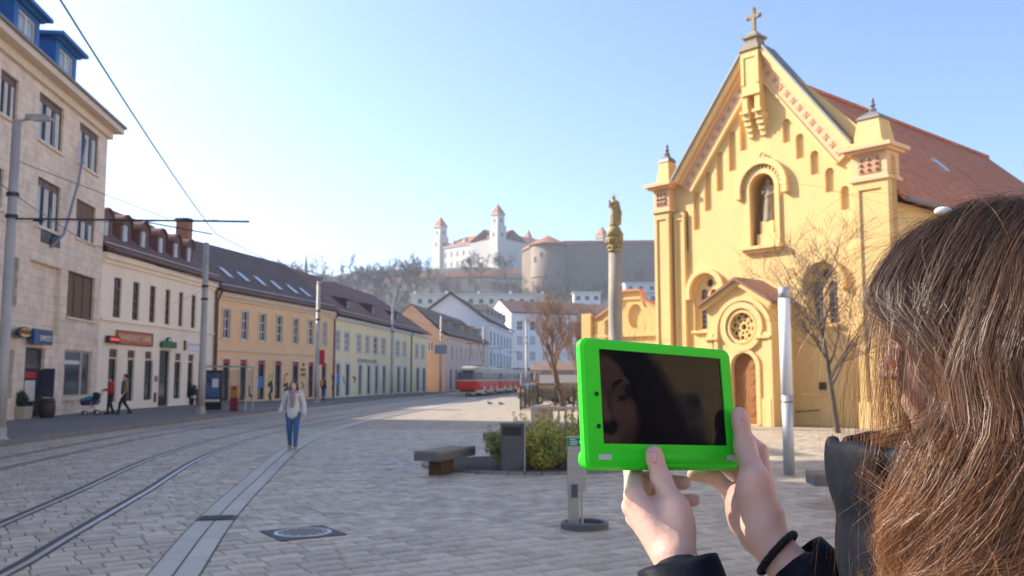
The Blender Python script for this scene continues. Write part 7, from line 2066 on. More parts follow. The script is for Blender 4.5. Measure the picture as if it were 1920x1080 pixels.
tcn = nd(nt, 'ShaderNodeTexCoord'); nt.links.new(tcn.outputs['Object'], nz.inputs['Vector']); nt.links.new(nz.outputs['Fac'], mr.inputs['Value']); nt.links.new(mr.outputs[0], hs.inputs['Value']); nt.links.new(hs.outputs[0], b.inputs['Base Color'])
MATS['case_green'] = m
m, nt, b = base_mat('screen_glass'); b.inputs['Base Color'].default_value = (.008, .009, .012, 1); b.inputs['Roughness'].default_value = .02; b.inputs['IOR'].default_value = 1.26
nz = nd(nt, 'ShaderNodeTexNoise'); nz.inputs['Scale'].default_value = 30; nz.inputs['Detail'].default_value = 5; mr = nd(nt, 'ShaderNodeMapRange'); mr.inputs['From Min'].default_value = .35; mr.inputs['From Max'].default_value = .75; mr.inputs['To Min'].default_value = .01; mr.inputs['To Max'].default_value = .10
tcn = nd(nt, 'ShaderNodeTexCoord'); nt.links.new(tcn.outputs['Object'], nz.inputs['Vector']); nt.links.new(nz.outputs['Fac'], mr.inputs['Value']); nt.links.new(mr.outputs[0], b.inputs['Roughness'])
MATS['screen_glass'] = m
M('logo_grey', (.55, .52, .54), .5, .05); M('hole_black', (.01, .01, .01), .6, .1)
tab = thing('tablet', 'tablet computer in a bright green case held up in two hands', 'tablet', TC_ - tv * TH / 2)
hw, hh = TW / 2, TH / 2
inner = [(-hw + TW * .106, -hh + TH * .195), (hw - TW * .080, -hh + TH * .195), (hw - TW * .080, hh - TH * .082), (-hw + TW * .106, hh - TH * .082)]
out = rrect(-hw, hw, -hh, hh, .011)
# front face ring with bevel, side wall, back
q = MB(); n = len(out); bev = .0035
o_in = rrect(-hw + bev, hw - bev, -hh + bev, hh - bev, .009)
V_ = [tw(x, y, .0) for x, y in o_in] + [tw(x, y, -bev) for x, y in out] + [tw(x, y, -.011) for x, y in out] + [tw(x, y, -.0135) for x, y in o_in]
q.add(V_, [(k * n + i, k * n + (i + 1) % n, (k + 1) * n + (i + 1) % n, (k + 1) * n + i) for k in range(3) for i in range(n)] + [tuple(3 * n + i for i in reversed(range(n)))])
loops = [[Vector((x, y, 0)) for x, y in o_in], [Vector((x, y, 0)) for x, y in inner]]
vs = [tw(p.x, p.y, 0) for l in loops for p in l]; q.add(vs, [tuple(t_) for t_ in tessellate_polygon(loops)])
a = [tw(x, y, 0) for x, y in inner]; b_ = [tw(x, y, -.0022) for x, y in inner]; q.add(a + b_, [(i, (i + 1) % 4, 4 + (i + 1) % 4, 4 + i) for i in range(4)])
q.build('case', 'case_green', tab)
# battery roll along the lower edge
q = MB(); L2 = hw - .004; rr = .0135
P = []; R2 = []
for s, r in ((-L2 - .004, .004), (-L2 - .001, .0095), (-L2 + .006, rr), (L2 - .006, rr), (L2 + .001, .0095), (L2 + .004, .004)): P.append(tw(s, -hh + .0125, -.0115)); R2.append(r); P[-1] = tw(s, -hh + .0135, -.0120)
q.tube(P, R2, 20); q.build('roll_grip', 'case_green', tab, True)
MB().add([tw(x, y, -.0021) for x, y in inner], [(0, 1, 2, 3)]).build('screen', 'screen_glass', tab)
sc = TW / 286
for (px, py) in ((1117, 741), (1118, 801)):
    x = (px - 1095) * sc - hw; y = hh - (py - 634) * (TH / 247)
    c = tw(x, y, .0003); pts = [c + tu * .0028 * math.cos(i * math.pi / 8) + tv * .0028 * math.sin(i * math.pi / 8) for i in range(16)]
    MB().prism(pts, tn * .0006).build('button_hole', 'hole_black', tab)
for x0, yy in ((-hw + TW * .065, -hh + TH * .075), (hw - TW * .105, -hh + TH * .078)):
    q = MB(); q.hexa([tw(x0, yy, .0022), tw(x0 + .0185, yy, .0022), tw(x0 + .0185, yy + .0062, .0022), tw(x0, yy + .0062, .0022), tw(x0, yy, .0030), tw(x0 + .0185, yy, .0030), tw(x0 + .0185, yy + .0062, .0030), tw(x0, yy + .0062, .0030)]); q.build('logo_patch', 'logo_grey', tab)

# ---- body layout
girl_base = Vector((.52, .90, 0))
girl = thing('person', 'long-haired person in a dark puffer jacket holding up the green tablet', 'person', girl_base)
Hc = at(1864, 618, .92)
fdir = Vector((-.83, .56, 0)).normalized(); sdir = Vector((-fdir.y, fdir.x, 0))       # sdir: her left, towards the camera
if sdir.y > 0: sdir = -sdir
tilt = math.radians(9); fw = (fdir * math.cos(tilt) - Vector((0, 0, 1)) * math.sin(tilt)); hup = fdir * math.sin(tilt) + Vector((0, 0, 1)) * math.cos(tilt)
HW = lambda a, b, c: np.array(Hc + sdir * a + fw * b + hup * c)
RH = np.array([list(sdir), list(fw), list(hup)])
S_ = SDF()
S_.ell(HW(0, -.012, .03), (.074, .094, .086), .02, RH).ell(HW(0, .03, -.03), (.061, .066, .085), .02, RH).ell(HW(0, .045, -.078), (.044, .046, .036), .025, RH).ell(HW(0, .074, -.100), (.021, .020, .018), .02, RH)
S_.cone(HW(0, .090, .012), HW(0, .112, -.026), .005, .0085, .009)
for s in (-1, 1):
    S_.ell(HW(s * .010, .101, -.030), (.006, .008, .006), .005, RH).ell(HW(s * .040, .058, -.032), (.026, .03, .03), .025, RH)
    S_.ell(HW(s * .030, .096, .012), (.017, .014, .011), .010, RH, cut=True).ell(HW(s * .030, .078, .010), (.0125, .0125, .0125), .003, RH)
    S_.ell(HW(s * .031, .083, .027), (.020, .008, .006), .010, RH).ell(HW(s * .076, -.008, -.012), (.010, .020, .032), .008, RH)
S_.ell(HW(0, .092, -.058), (.021, .009, .0055), .008, RH).ell(HW(0, .090, -.067), (.018, .009, .006), .008, RH)
S_.ell(HW(0, .080, .045), (.04, .012, .03), .02, RH)
Nb = Hc + Vector((0, 0, -.21)) - fdir * .045
S_.cone(HW(0, -.02, -.07), Nb, .052, .058, .03).cone(Nb, Nb + Vector((0, 0, -.12)), .075, .11, .05)
headV = S_.mesh(.0040)
# ---- hands (joint positions read off the photograph, each at its own distance)
H_ = lambda px, py, d: np.array(at(px, py, d))
def tabpt(px, py, c):      # point above (c>0: towards the camera) the tablet face under a pixel
    d = ray(px, py); o = Vector((0, 0, CAMH)); t_ = (TC_ + tn * c - o).dot(tn) / d.dot(tn); return np.array(o + d * t_)
LH = SDF()
wr = H_(1268, 1046, 1.045)
elbL = np.array((.215, .87, 1.27)); elbR = np.array((.46, 1.0, 1.31))
LH.cone(elbL * .55 + wr * .45, wr, .030, .0205, .015)
th = [H_(1272, 1006, 1.056), H_(1268, 952, 1.068), tabpt(1240, 900, .014), tabpt(1226, 853, .0085)]
LH.chain(th, [.0175, .0135, .0112, .0095], .010)
LH.cone(tabpt(1228, 862, .0095), tabpt(1226, 850, .0085), .0105, .0092, .006)
mcp = [H_(1190, 932, 1.078), H_(1186, 950, 1.097), H_(1192, 970, 1.115), H_(1206, 990, 1.128)]
for i, mm in enumerate(mcp):
    LH.cone(wr + (mm - wr) * .05, mm, .0185, (.0128, .0124, .0118, .0108)[i], .012)
LH.cone(H_(1258, 985, 1.07), H_(1222, 955, 1.088), .0165, .013, .014)
LH.ell(H_(1277, 990, 1.062), (.014, .015, .022), .014)
fing = [[mcp[0], tabpt(1186, 884, -.0335), tabpt(1206, 836, -.026), tabpt(1228, 822, -.024)],
        [mcp[1], tabpt(1217, 888, -.041), tabpt(1248, 858, -.036), tabpt(1268, 850, -.032)],
        [mcp[2], H_(1216, 922, 1.168), H_(1255, 904, 1.172), H_(1283, 905, 1.160)],
        [mcp[3], H_(1238, 958, 1.165), H_(1272, 940, 1.165), H_(1301, 938, 1.152)]]
for i, c in enumerate(fing):
    r = (.0112, .0112, .0108, .0098)[i]; LH.chain(c, [r * 1.12, r * .98, r * .9, r * .8], .004)
lhand = LH.mesh(.0023)
RHs = SDF()
wr2 = H_(1429, 1004, 1.116)
RHs.cone(wr2 + (elbR - wr2) * .55, wr2, .033, .0232, .016)
th2 = [H_(1436, 962, 1.122), H_(1418, 905, 1.132), tabpt(1397, 838, .016), tabpt(1387, 782, .0125)]
RHs.chain(th2, [.0205, .0170, .0122, .0100], .012)
RHs.cone(tabpt(1389, 792, .0135), tabpt(1386, 777, .0125), .0112, .0095, .006)
RHs.ell(H_(1411, 928, 1.128), (.0185, .017, .031), .016)
mc2 = [H_(1430, 893, 1.206), H_(1420, 897, 1.219), H_(1396, 908, 1.219), H_(1371, 925, 1.204)]
for i, mm in enumerate(mc2): RHs.cone(wr2 + (mm - wr2) * .05, mm, .0195, (.0128, .0126, .0120, .0112)[i], .013)
RHs.ell(H_(1392, 968, 1.164), (.017, .017, .028), .02)
RHs.cone(H_(1430, 985, 1.129), H_(1394, 930, 1.184), .020, .016, .02)
fi2 = [[mc2[0], H_(1424, 846, 1.222), tabpt(1398, 822, -.030), tabpt(1372, 815, -.024)], [mc2[1], H_(1408, 850, 1.239), tabpt(1368, 842, -.034), tabpt(1340, 838, -.026)],
       [mc2[2], H_(1372, 878, 1.234), tabpt(1345, 866, -.040), tabpt(1318, 864, -.036)], [mc2[3], H_(1342, 896, 1.209), H_(1316, 890, 1.204), H_(1299, 890, 1.200)]]
for i, c in enumerate(fi2):
    r = (.0112, .0112, .0108, .0098)[i]; RHs.chain(c, [r * 1.1, r * .98, r * .9, r * .82], .005)
rhand = RHs.mesh(.0023)
# arms and trunk inside the clothes keep the body in one piece
shL, shR = Vector((.425, .80, 1.445)), Vector((.61, 1.06, 1.46))
TB = SDF(); TB.cone(Nb + Vector((0, 0, -.02)), Vector((.53, .905, 1.15)), .075, .09, .05).cone(shL, shR, .05, .05, .05).cone(shL, elbL, .045, .038, .03).cone(shR, elbR, .045, .038, .03).cone(elbL, elbL * .4 + wr * .6, .037, .033, .02).cone(elbR, elbR * .4 + wr2 * .6, .037, .033, .02)
for s in (-1, 1): TB.chain([Vector((.53, .905, .98)) + sdir * s * .09, Vector((.53, .905, .52)) + sdir * s * .10 + fdir * .02, Vector((.53, .905, .09)) + sdir * s * .10], [.075, .05, .035], .04)
TB.cone((.53, .905, 1.15), (.53, .905, .98), .09, .11, .05)
V, Q = join_np([headV, (relax(*lhand, 1, .5), lhand[1]), (relax(*rhand, 1, .5), rhand[1]), TB.mesh(.012)])
np_obj('body', V, Q, 'skin_hand', girl)
# nails
def nail(tip, back, nrm, w, l, name='nail'):
    tip, back = Vector(tip), Vector(back); d = (tip - back).normalized(); nrm = Vector(nrm); nrm = (nrm - d * nrm.dot(d)).normalized(); s = d.cross(nrm); q = MB(); rows = 6; cols = 6
    for i in range(rows + 1):
        t_ = i / rows; ww = w * (1 - .25 * abs(2 * t_ - 1) ** 3); 
        for j in range(cols + 1):
            a = (j / cols - .5) * 2; q.v.append(tuple(tip - d * l * (1 - t_) + s * ww * a * .5 - nrm * (.0022 * a * a + .0012 * (t_ - .3) ** 2) ))
    q.f = [(i * (cols + 1) + j, i * (cols + 1) + j + 1, (i + 1) * (cols + 1) + j + 1, (i + 1) * (cols + 1) + j) for i in range(rows) for j in range(cols)]
    o = q.build(name, 'nail', girl, True); md = o.modifiers.new('thick', 'SOLIDIFY'); md.thickness = .0012; md.offset = -1
cam_p = Vector((0, 0, CAMH))
def to_cam(p): return (cam_p - Vector(p)).normalized()
a = Vector(tabpt(1225.5, 845, .0185)); nail(a, Vector(tabpt(1230, 870, .0215)), tn + tu * .25, .0125, .0145)
a = Vector(tabpt(1391, 769, .0218)); nail(a, Vector(tabpt(1395, 795, .0255)), to_cam(a) + tu * .35, .0120, .0140)

# ---- clothes
M('puffer', (.0075, .009, .015), .6, .25, 5, .14, 26, spec=.11); M('cuff_lining', (.05, .02, .05), .8, .4, 40); M('hair_tie', (.012, .012, .018), .8, .2, 60, .6, 300)
J = SDF()
wR = wr2; 
cL = wr + (elbL - wr) * .02; dL = (elbL - wr) / np.linalg.norm(elbL - wr)
dR = (elbR - wr2) / np.linalg.norm(elbR - wr2)
cuffL = wr + dL * .004 - np.array((0, 0, .004)); cuffR = wr2 + dR * .052
J.cone(cuffL + dL * .03, elbL, .040, .060, .03).cone(elbL, shL, .062, .080, .04)
J.cone(cuffR + dR * .03, elbR, .046, .064, .03).cone(elbR, shR, .064, .082, .04)
J.ell((.525, .905, 1.33), (.21, .145, .26), .06, np.array([list(sdir), list(fdir), [0, 0, 1]])).ell((.53, .905, 1.06), (.19, .15, .22), .06, np.array([list(sdir), list(fdir), [0, 0, 1]]))
J.cone(shL + Vector((0, 0, .02)), shR + Vector((0, 0, .02)), .074, .074, .05).cone(Nb + Vector((0, 0, -.10)), Vector((.51, .91, 1.42)), .115, .14, .05)
J.cone(Nb + fdir * .06 + Vector((0, 0, -.10)), Vector((.45, .95, 1.36)), .085, .11, .05)
# quilting: rows of soft rolls round trunk and sleeves
for i in range(7):
    z = 1.00 + i * .085
    for k in range(10):
        a0, a1 = 2 * math.pi * k / 10, 2 * math.pi * (k + 1) / 10
        rx, ry = (.205 - .012 * abs(i - 3), .142)
        pa = Vector((.526, .905, z)) + sdir * rx * math.cos(a0) + fdir * ry * math.sin(a0); pb = Vector((.526, .905, z)) + sdir * rx * math.cos(a1) + fdir * ry * math.sin(a1); J.cone(pa, pb, .022, .022, .03)
jV, jQ = J.mesh(.0075)
np_obj('jacket', relax(jV, jQ, 2), jQ, 'puffer', girl)
def cuff(c, d, r0, r1, L_, name, tilt_v=None, wob=.004):
    d = Vector(d).normalized(); up_ = d.orthogonal().normalized(); w = d.cross(up_); q = MB(); n = 40; rows = 8
    for i in range(rows + 1):
        t_ = i / rows; r = r0 + (r1 - r0) * t_
        for k in range(n):
            a = 2 * math.pi * k / n; e = up_ * math.cos(a) + w * math.sin(a)
            off = (e.dot(Vector(tilt_v)) if tilt_v is not None else 0) * (1 - t_)
            q.v.append(tuple(Vector(c) + d * (L_ * t_ + off) + e * (r + wob * math.sin(3 * a + 2 * t_) * (1 - t_ * .5))))
    q.f = [(i * n + k, i * n + (k + 1) % n, (i + 1) * n + (k + 1) % n, (i + 1) * n + k) for i in range(rows) for k in range(n)]
    o = q.build(name, 'puffer', girl, True); md = o.modifiers.new('thick', 'SOLIDIFY'); md.thickness = .004; md.offset = 1
cuff(cuffL, dL, .0405, .046, .07, 'cuff', Vector((0, 0, .012)) + sdir * .01)
cuff(cuffR - dR * .006, dR, .047, .052, .075, 'cuff', sdir * .012)
# hair tie on the right wrist
e1 = Vector(dR).orthogonal().normalized(); e2 = Vector(dR).cross(e1); hc = Vector(wr2 + dR * .026); q = MB()
pts = [hc + (e1 * math.cos(a) * .0295 + e2 * math.sin(a) * .0295) + Vector(dR) * .004 * math.sin(a + .6) for a in [2 * math.pi * i / 48 for i in range(49)]]
q.tube(pts, [.0043 + .0005 * (i % 2) for i in range(49)], 10); q.build('hair_tie', 'hair_tie', girl, True)
# stand-up collar
q = MB(); n = 56; rows = 10
def collar_pt(th_, t_):
    fr_ = .5 + .5 * math.cos(th_)       # 1 at the front
    r = .098 + .092 * fr_ ** 1.5 + .014 * t_ + .006 * abs(math.sin(t_ * math.pi * 2)) + .003 * math.sin(11 * th_ + 4 * t_) + .002 * math.sin(23 * th_ - 7 * t_)
    z0, z1 = 1.500 - .02 * fr_, 1.628 + .012 * fr_
    # seam pinches
    return Nb + Vector((0, 0, 0)) * 0 + (fdir * math.cos(th_) * r + sdir * math.sin(th_) * r * .95) + Vector((0, 0, z0 + (z1 - z0) * t_ - Nb.z)) + fdir * .0 
for i in range(rows + 1):
    for k in range(n + 1):
        th_ = math.radians(9) + (2 * math.pi - math.radians(18)) * k / n; q.v.append(tuple(collar_pt(th_, i / rows) + Vector((0, 0, .004 * math.sin(k * 1.9) * (i / rows)))))
q.f = [(i * (n + 1) + k, i * (n + 1) + k + 1, (i + 1) * (n + 1) + k + 1, (i + 1) * (n + 1) + k) for i in range(rows) for k in range(n)]
o = q.build('collar', 'puffer', girl, True); md = o.modifiers.new('thick', 'SOLIDIFY'); md.thickness = .016; md.offset = 0; o.modifiers.new('sub', 'SUBSURF').render_levels = 1
# trousers and shoes below the picture
G = SDF()
for s in (-1, 1): G.chain([Vector((.53, .905, .98)) + sdir * s * .085, Vector((.53, .905, .52)) + sdir * s * .10 + fdir * .02, Vector((.53, .905, .10)) + sdir * s * .10], [.105, .075, .06], .04)
V, Q = G.mesh(.014); np_obj('trousers', V, Q, 'denim', girl)
for s in (-1, 1):
    F_ = SDF(); c = Vector((.53, .905, .045)) + sdir * s * .10; F_.cone(c, c + fdir * .16 - Vector((0, 0, .008)), .045, .036, .02).cone(c, c + Vector((0, 0, .07)), .045, .045, .02); V, Q = F_.mesh(.01); np_obj('shoe', V, Q, 'cloth_black', girl)
# eyes
M('eye_white', (.42, .38, .36), .3, .05)
for s in (-1, 1):
    q = MB(); q.ball(HW(s * .030, .0775, .009), .0122, 14); q.build('eye', 'eye_white', girl, True)
    q = MB(); q.ball(HW(s * .030, .0855, .008), .0062, 10); q.build('iris', 'hair_dark', girl, True)
    q = MB(); P = [HW(s * (.016 + .028 * i / 6), .100 - .0012 * i - .008 * (i / 6) ** 2, .027 + .006 * math.sin(i / 6 * 2.4)) for i in range(7)]; q.tube(P, [.0012, .0018, .002, .0018, .0016, .0013, .0008], 6); q.build('eyebrow', 'hair_dark', girl, True)

# ---- hair: an inner mass and thousands of strands
m, nt, b = base_mat('hair_strand'); L = nt.links
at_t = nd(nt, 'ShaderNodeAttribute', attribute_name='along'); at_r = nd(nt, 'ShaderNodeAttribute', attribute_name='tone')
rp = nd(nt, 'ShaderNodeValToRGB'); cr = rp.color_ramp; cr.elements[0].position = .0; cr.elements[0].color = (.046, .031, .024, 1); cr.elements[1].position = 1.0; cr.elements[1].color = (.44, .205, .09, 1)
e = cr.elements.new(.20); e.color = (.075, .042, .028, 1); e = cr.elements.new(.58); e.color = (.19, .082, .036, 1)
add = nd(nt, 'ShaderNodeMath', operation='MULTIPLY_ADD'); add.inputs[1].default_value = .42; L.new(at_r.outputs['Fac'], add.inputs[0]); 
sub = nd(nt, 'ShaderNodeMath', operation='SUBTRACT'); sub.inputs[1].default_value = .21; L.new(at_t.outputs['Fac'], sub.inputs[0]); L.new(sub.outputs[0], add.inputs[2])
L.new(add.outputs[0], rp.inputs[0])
L.new(rp.outputs[0], b.inputs['Base Color']); b.inputs['Roughness'].default_value = .42; b.inputs['Specular IOR Level'].default_value = .5
tr = nd(nt, 'ShaderNodeBsdfTranslucent'); L.new(rp.outputs[0], tr.inputs['Color']); mxs = nd(nt, 'ShaderNodeMixShader'); mxs.inputs[0].default_value = .22
L.new(b.outputs[0], mxs.inputs[1]); L.new(tr.outputs[0], mxs.inputs[2]); L.new(mxs.outputs[0], nt.nodes['Material Output'].inputs['Surface'])
MATS['hair_strand'] = m
M('hair_mass', (.028, .017, .012), .7, .5, 40, .4, 200)
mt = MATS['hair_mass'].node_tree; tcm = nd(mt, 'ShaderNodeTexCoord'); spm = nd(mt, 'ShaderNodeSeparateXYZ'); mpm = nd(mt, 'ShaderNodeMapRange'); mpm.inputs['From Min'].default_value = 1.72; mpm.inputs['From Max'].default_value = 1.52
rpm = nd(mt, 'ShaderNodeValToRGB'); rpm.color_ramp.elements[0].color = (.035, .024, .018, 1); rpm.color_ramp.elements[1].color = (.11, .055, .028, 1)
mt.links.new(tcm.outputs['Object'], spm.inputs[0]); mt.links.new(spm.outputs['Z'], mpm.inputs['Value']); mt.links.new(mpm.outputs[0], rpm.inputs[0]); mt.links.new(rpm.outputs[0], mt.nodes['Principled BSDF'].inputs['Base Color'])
Hn = np.array(Hc); Rn = RH
def to_head(p): return (p - Hn) @ Rn.T
def from_head(q): return q @ Rn + Hn
mass = SDF(); mass.ell(HW(0, -.016, .030), (.077, .097, .085), .02, RH).ell(HW(0, .075, -.04), (.070, .06, .095), .02, RH, cut=True)
mass.chain([HW(.070, -.01, .03), HW(.088, .0, -.06), HW(.094, .0, -.15), HW(.09, .02, -.22)], [.030, .030, .030, .02], .04).chain([HW(.06, -.06, .0), HW(.075, -.07, -.12), HW(.085, -.05, -.24), HW(.09, -.02, -.30)], [.05, .042, .036, .02], .04).chain([HW(0, -.09, .0), HW(0, -.105, -.14), HW(0, -.11, -.28)], [.06, .05, .04], .04).chain([HW(-.07, -.02, .02), HW(-.085, -.02, -.12), HW(-.08, -.01, -.22)], [.03, .03, .02], .04)
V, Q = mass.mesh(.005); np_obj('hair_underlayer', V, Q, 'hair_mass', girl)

hr = np.random.default_rng(5)
NG, NC, NS = 760, 34, 22
# roots on the scalp, denser on the side seen by the camera
ph = hr.uniform(0, 2 * np.pi, NG * 4); cz = hr.uniform(-.35, 1.0, NG * 4)
sx = np.sqrt(np.maximum(0, 1 - cz ** 2)); dirs = np.stack([sx * np.cos(ph), sx * np.sin(ph), cz], 1)       # head frame: side, front, up
keep = ~((dirs[:, 1] > .60) & (dirs[:, 2] < .62)) & ((dirs[:, 0] > -.3) | (hr.random(NG * 4) < .35)) & ~((dirs[:, 1] > .25) & (dirs[:, 2] < .2))
dirs = dirs[keep][:NG]; NG = len(dirs)
ER = np.array((.075, .095, .082)); EC = np.array((0, -.014, .033))
pos = EC + dirs * ER
# locks: neighbouring strands share their wave
NL_ = 60
lc = hr.integers(0, NG, NL_); lock = np.argmin(np.linalg.norm(dirs[:, None] - dirs[lc][None], axis=2), axis=1)
LK = lambda lo, hi: hr.uniform(lo, hi, NL_)[lock]
lay = hr.uniform(.000, .010, NG) + LK(0, .006)
length = (hr.uniform(.72, 1.08, NG) * LK(.44, .62)) * np.where(dirs[:, 1] > .4, .85, 1)
ds = length / NS
side = np.where(dirs[:, 0] > -.15, 1.0, -1.0)
nrm = dirs / ER; nrm /= np.linalg.norm(nrm, axis=1)[:, None]
d = np.stack([side * (.50 + .2 * dirs[:, 2]), .38 + .12 * hr.normal(0, 1, NG) - .30 * (dirs[:, 1] > .45), -.30 + 0 * side], 1)
d -= nrm * np.sum(d * nrm, 1)[:, None] * .92; d /= np.linalg.norm(d, axis=1)[:, None]
f1, f2, f3 = LK(-.02, .22), LK(-.22, .10), LK(-.10, .35)
blown = LK(0, 1) < .48; outdrift = LK(-.10, .05)
A_w, W_w, P_w = LK(.012, .036), LK(28, 50), LK(0, 6.28)
gdown = np.array(-Vector((0, 0, 1))) @ Rn.T
BR = np.array([list(sdir), list(fdir), [0, 0, 1]]); edge = LK(-.016, .022) + hr.normal(0, .005, NG)
G_ = np.zeros((NG, NS + 1, 3)); G_[:, 0] = pos
p = pos.copy()
def collide(p):
    q = (p - EC) / (ER + (.004 + lay)[:, None]); ln = np.linalg.norm(q, axis=1); ins = ln < 1        # stay outside the head
    p[ins] = EC + q[ins] / ln[ins][:, None] * (ER + (.004 + lay)[:, None])[ins]
    fc_, fr_ = np.array((0, .035, -.04)), np.array((.073, .072, .10))
    q2 = (p - fc_) / fr_; l2 = np.linalg.norm(q2, axis=1); ins = l2 < 1       # slide to the cheek, not through the face
    q2[ins, 1] -= .30; q2[ins] /= np.linalg.norm(q2[ins], axis=1)[:, None]; p[ins] = fc_ + q2[ins] * fr_
    zz_ = np.clip(1 - np.abs(p[:, 2] + .055) / .095, 0, 1) ** .5; lim = .017 + edge + (1 - zz_) * .068; ov_ = (p[:, 0] > -.02) & (p[:, 1] > lim); p[ov_, 1] = lim[ov_]
    w = from_head(p)
    rel = (w - np.array((.525, .905, 1.33))) @ BR.T / np.array((.225, .16, .245)); l3 = np.linalg.norm(rel, axis=1); ins = l3 < 1     # rest on trunk, shoulders and collar
    w[ins] = np.array((.525, .905, 1.33)) + (rel[ins] / l3[ins][:, None] * np.array((.225, .16, .245))) @ BR
    for sc_ in (shL, shR):
        v = w - np.array(sc_ + Vector((0, 0, .02))); l4 = np.linalg.norm(v, axis=1); ins = l4 < .086; w[ins] = np.array(sc_ + Vector((0, 0, .02))) + v[ins] / l4[ins][:, None] * .086
    rc_ = np.hypot(w[:, 0] - Nb.x, w[:, 1] - Nb.y); fr3 = .5 + .5 * ((w[:, 0] - Nb.x) * fdir.x + (w[:, 1] - Nb.y) * fdir.y) / np.maximum(rc_, 1e-4); RC = .126 + .092 * fr3 ** 1.5; ins = (rc_ < RC) & (w[:, 2] < 1.645) & (w[:, 2] > 1.44) & (fr3 < .86); sc2 = RC / np.maximum(rc_, 1e-4)
    w[ins, 0] = Nb.x + (w[ins, 0] - Nb.x) * sc2[ins]; w[ins, 1] = Nb.y + (w[ins, 1] - Nb.y) * sc2[ins]
    return to_head(w)
for i in range(1, NS + 1):
    t_ = i / NS
    tgt = np.tile(gdown, (NG, 1)) * (.35 + 1.0 * t_)
    tgt[:, 1] += f1 if t_ < .3 else (f2 if t_ < .62 else f3); tgt[:, 0] += outdrift * side
    bl = blown & (t_ > .66); tgt[bl, 1] += .75; tgt[bl, 2] += .45
    d = d * .70 + tgt * .30; d /= np.linalg.norm(d, axis=1)[:, None]
    p = collide(p + d * ds[:, None]); G_[:, i] = p
for i in range(1, NS + 1):      # waves and loose curls below the ear
    t_ = i / NS; s_ = i * ds; am = A_w * min(1, max(0, t_ - .22) * 1.7)
    G_[:, i, 1] += am * np.sin(W_w * s_ + P_w); G_[:, i, 0] += am * .7 * np.cos(W_w * s_ + P_w) * side
    G_[:, i] = collide(G_[:, i].copy())
# resample smoothly
m_ = 26; ts = np.linspace(0, NS, m_); i0 = np.clip(ts.astype(int), 0, NS - 1); fr4 = (ts - i0)[None, :, None]
g = lambda k: G_[:, np.clip(i0 + k, 0, NS)]
G_ = .5 * (2 * g(0) + (g(1) - g(-1)) * fr4 + (2 * g(-1) - 5 * g(0) + 4 * g(1) - g(2)) * fr4 ** 2 + (3 * g(0) - g(-1) - 3 * g(1) + g(2)) * fr4 ** 3)
NS = m_ - 1
# children
ch = []; tone = []; wid = []
tt = np.linspace(0, 1, NS + 1); ltone = hr.normal(0, .30, NL_)[lock]
for c in range(NC):
    off = hr.normal(0, 1, (NG, 3)); off -= nrm * np.sum(off * nrm, 1)[:, None] * .55; clump = (1 - .30 * tt)[None, :, None]
    phs = hr.uniform(0, 6.28, NG)[:, None]; amp = (hr.uniform(.0004, .0035, NG)[:, None] * tt[None] ** 1.2)
    C = G_ + off[:, None, :] * .0086 * clump
    C[:, :, 0] += amp * np.sin(14 * tt[None] + phs); C[:, :, 1] += amp * np.cos(11 * tt[None] + phs * 1.7); C[:, :, 2] += amp * .6 * np.sin(9 * tt[None] + phs * .6)
    fly = hr.random(NG) < .035
    C[fly] += (hr.normal(0, .020, (fly.sum(), 1, 3)) * (tt ** 1.3)[None, :, None]) + nrm[fly][:, None, :] * (.012 * np.sin(tt * 2.2))[None, :, None]
    ch.append(C); tone.append(np.clip(.5 + .16 * hr.normal(0, 1, NG) + ltone, 0, 1)); wid.append(np.where(fly, .00013, hr.uniform(.00012, .00027, NG)))
C = np.concatenate(ch); tone = np.concatenate(tone); wid = np.concatenate(wid)
def strands(C, tone, wid, name, tmap=None):
    N = len(C); n = C.shape[1]
    Wp = from_head(C.reshape(-1, 3)).reshape(N, n, 3)
    T_ = np.gradient(Wp, axis=1); T_ /= np.linalg.norm(T_, axis=2)[:, :, None] + 1e-9
    rad = Wp - np.array((Nb.x, Nb.y, 0)); rad[:, :, 2] = 0; rad /= np.linalg.norm(rad, axis=2)[:, :, None] + 1e-9
    rad = rad + hr.normal(0, .55, (N, 1, 3)); B_ = np.cross(T_, rad); B_ /= np.linalg.norm(B_, axis=2)[:, :, None] + 1e-9
    w = wid[:, None, None] * np.minimum(1, (1.08 - np.linspace(0, 1, n)) * 3.0)[None, :, None]
    VV = np.stack([Wp - B_ * w, Wp + B_ * w], 2).reshape(-1, 3)
    base = (np.arange(N)[:, None] * n + np.arange(n - 1)[None]) * 2; base = base.ravel()
    QQ = np.stack([base, base + 1, base + 3, base + 2], 1)
    o = np_obj(name, VV, QQ, 'hair_strand', girl)
    al = np.tile(np.repeat(np.linspace(0, 1, n), 2), N) if tmap is None else tmap
    A1 = o.data.attributes.new('along', 'FLOAT', 'POINT'); A1.data.foreach_set('value', al.astype(np.float32)); A2_ = o.data.attributes.new('tone', 'FLOAT', 'POINT'); A2_.data.foreach_set('value', np.repeat(tone, n * 2).astype(np.float32))
    return o
hair = strands(C, tone, wid, 'hair')
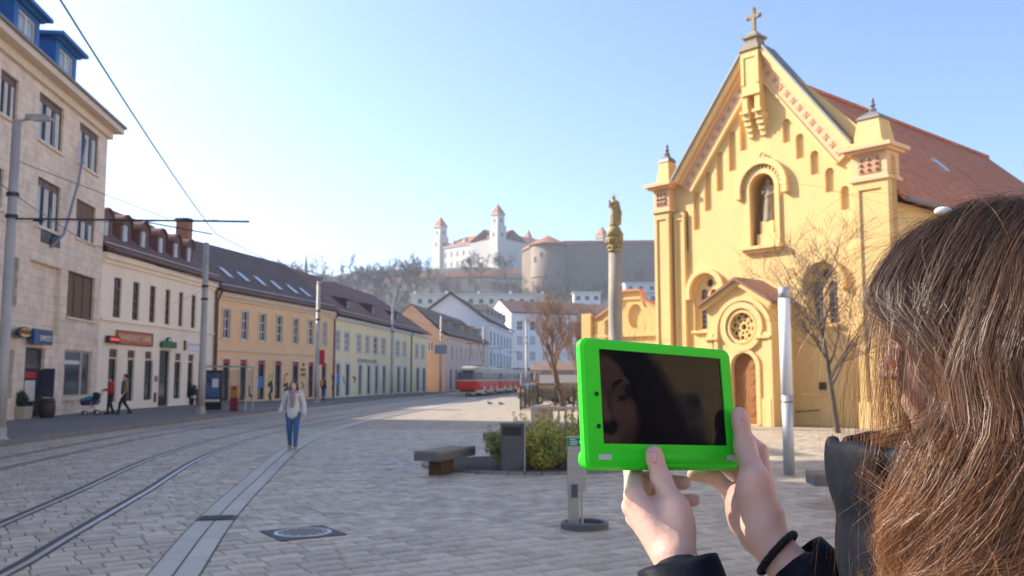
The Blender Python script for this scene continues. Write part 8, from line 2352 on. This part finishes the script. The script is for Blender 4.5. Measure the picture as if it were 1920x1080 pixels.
# loose wisps blown up over the crown and in front of the face
NF = 260
fd_ = np.stack([hr.normal(.25, .5, NF), hr.normal(.25, .6, NF), np.abs(hr.normal(.8, .4, NF))], 1); fd_ /= np.linalg.norm(fd_, axis=1)[:, None]
pf = EC + fd_ * (ER + .010); Wf = np.zeros((NF, 17, 3)); Wf[:, 0] = pf
dv = np.stack([hr.normal(.2, .5, NF), hr.normal(.7, .45, NF), hr.normal(.25, .35, NF)], 1); q = pf.copy()
dv /= np.linalg.norm(dv, axis=1)[:, None]
lf = hr.uniform(.006, .014, NF)
for i in range(1, 17):
    dv = dv + hr.normal(0, .10, (NF, 3)) + np.array((0, .02, -.13)); dv /= np.linalg.norm(dv, axis=1)[:, None]; q = q + dv * lf[:, None]
    e_ = (q - EC) / (ER + .008); l_ = np.linalg.norm(e_, axis=1); i_ = l_ < 1; q[i_] = EC + e_[i_] / l_[i_][:, None] * (ER + .008); Wf[:, i] = q
NV = 620
vd = np.stack([hr.uniform(.1, .75, NV), hr.uniform(.45, .8, NV), hr.uniform(.45, .9, NV)], 1); vd /= np.linalg.norm(vd, axis=1)[:, None]
q = EC + vd * (ER + .006); Wv = np.zeros((NV, 17, 3)); Wv[:, 0] = q; dv = np.stack([hr.normal(.25, .15, NV), hr.normal(.45, .2, NV), hr.normal(-.2, .2, NV)], 1); lv = hr.uniform(.010, .024, NV); bow = hr.normal(-.03, .07, NV)
for i in range(1, 17):
    dv = dv * .75 + .25 * (gdown[None] + np.stack([hr.normal(.0, .1, NV), bow + .25 * np.sin(i * .5 + np.arange(NV)), np.zeros(NV)], 1)); dv /= np.linalg.norm(dv, axis=1)[:, None]; q = q + dv * lv[:, None]
    e_ = (q - np.array((0, .03, -.03))) / np.array((.074, .082, .11)); l_ = np.linalg.norm(e_, axis=1); i_ = l_ < 1; q[i_] = np.array((0, .03, -.03)) + e_[i_] / l_[i_][:, None] * np.array((.074, .082, .11)); Wv[:, i] = q
strands(Wv, np.clip(hr.normal(.6, .2, NV), 0, 1.2), hr.uniform(.00009, .00018, NV), 'hair_wisps')
wisps = strands(Wf, np.clip(hr.normal(.75, .25, NF), 0, 1.2), np.full(NF, .00011), 'hair_wisps')
# hair slide on the crown
p = at(1768, 396, .90); M('pearl', (.75, .72, .68), .2, .05, spec=.7)
MB().ball(p, 0.0052, 12, 1.7, 1.2, .9).build('hair_clip', 'pearl', girl, True)
# ================================================================== AIR
m = bpy.data.materials.new('haze'); m.use_nodes = True; nt = m.node_tree
nt.nodes.remove(nt.nodes['Principled BSDF'])
pv = nt.nodes.new('ShaderNodeVolumePrincipled'); pv.inputs['Color'].default_value = (.80, .88, 1, 1); pv.inputs['Density'].default_value = .00028; pv.inputs['Anisotropy'].default_value = .3
nt.links.new(pv.outputs[0], nt.nodes['Material Output'].inputs['Volume'])
hz = MB().box((0, 0, 62), (2820, 2820, 126)).build('haze', m); hz['kind'] = 'stuff'; hz['label'] = 'thin pale haze filling the air over the square'
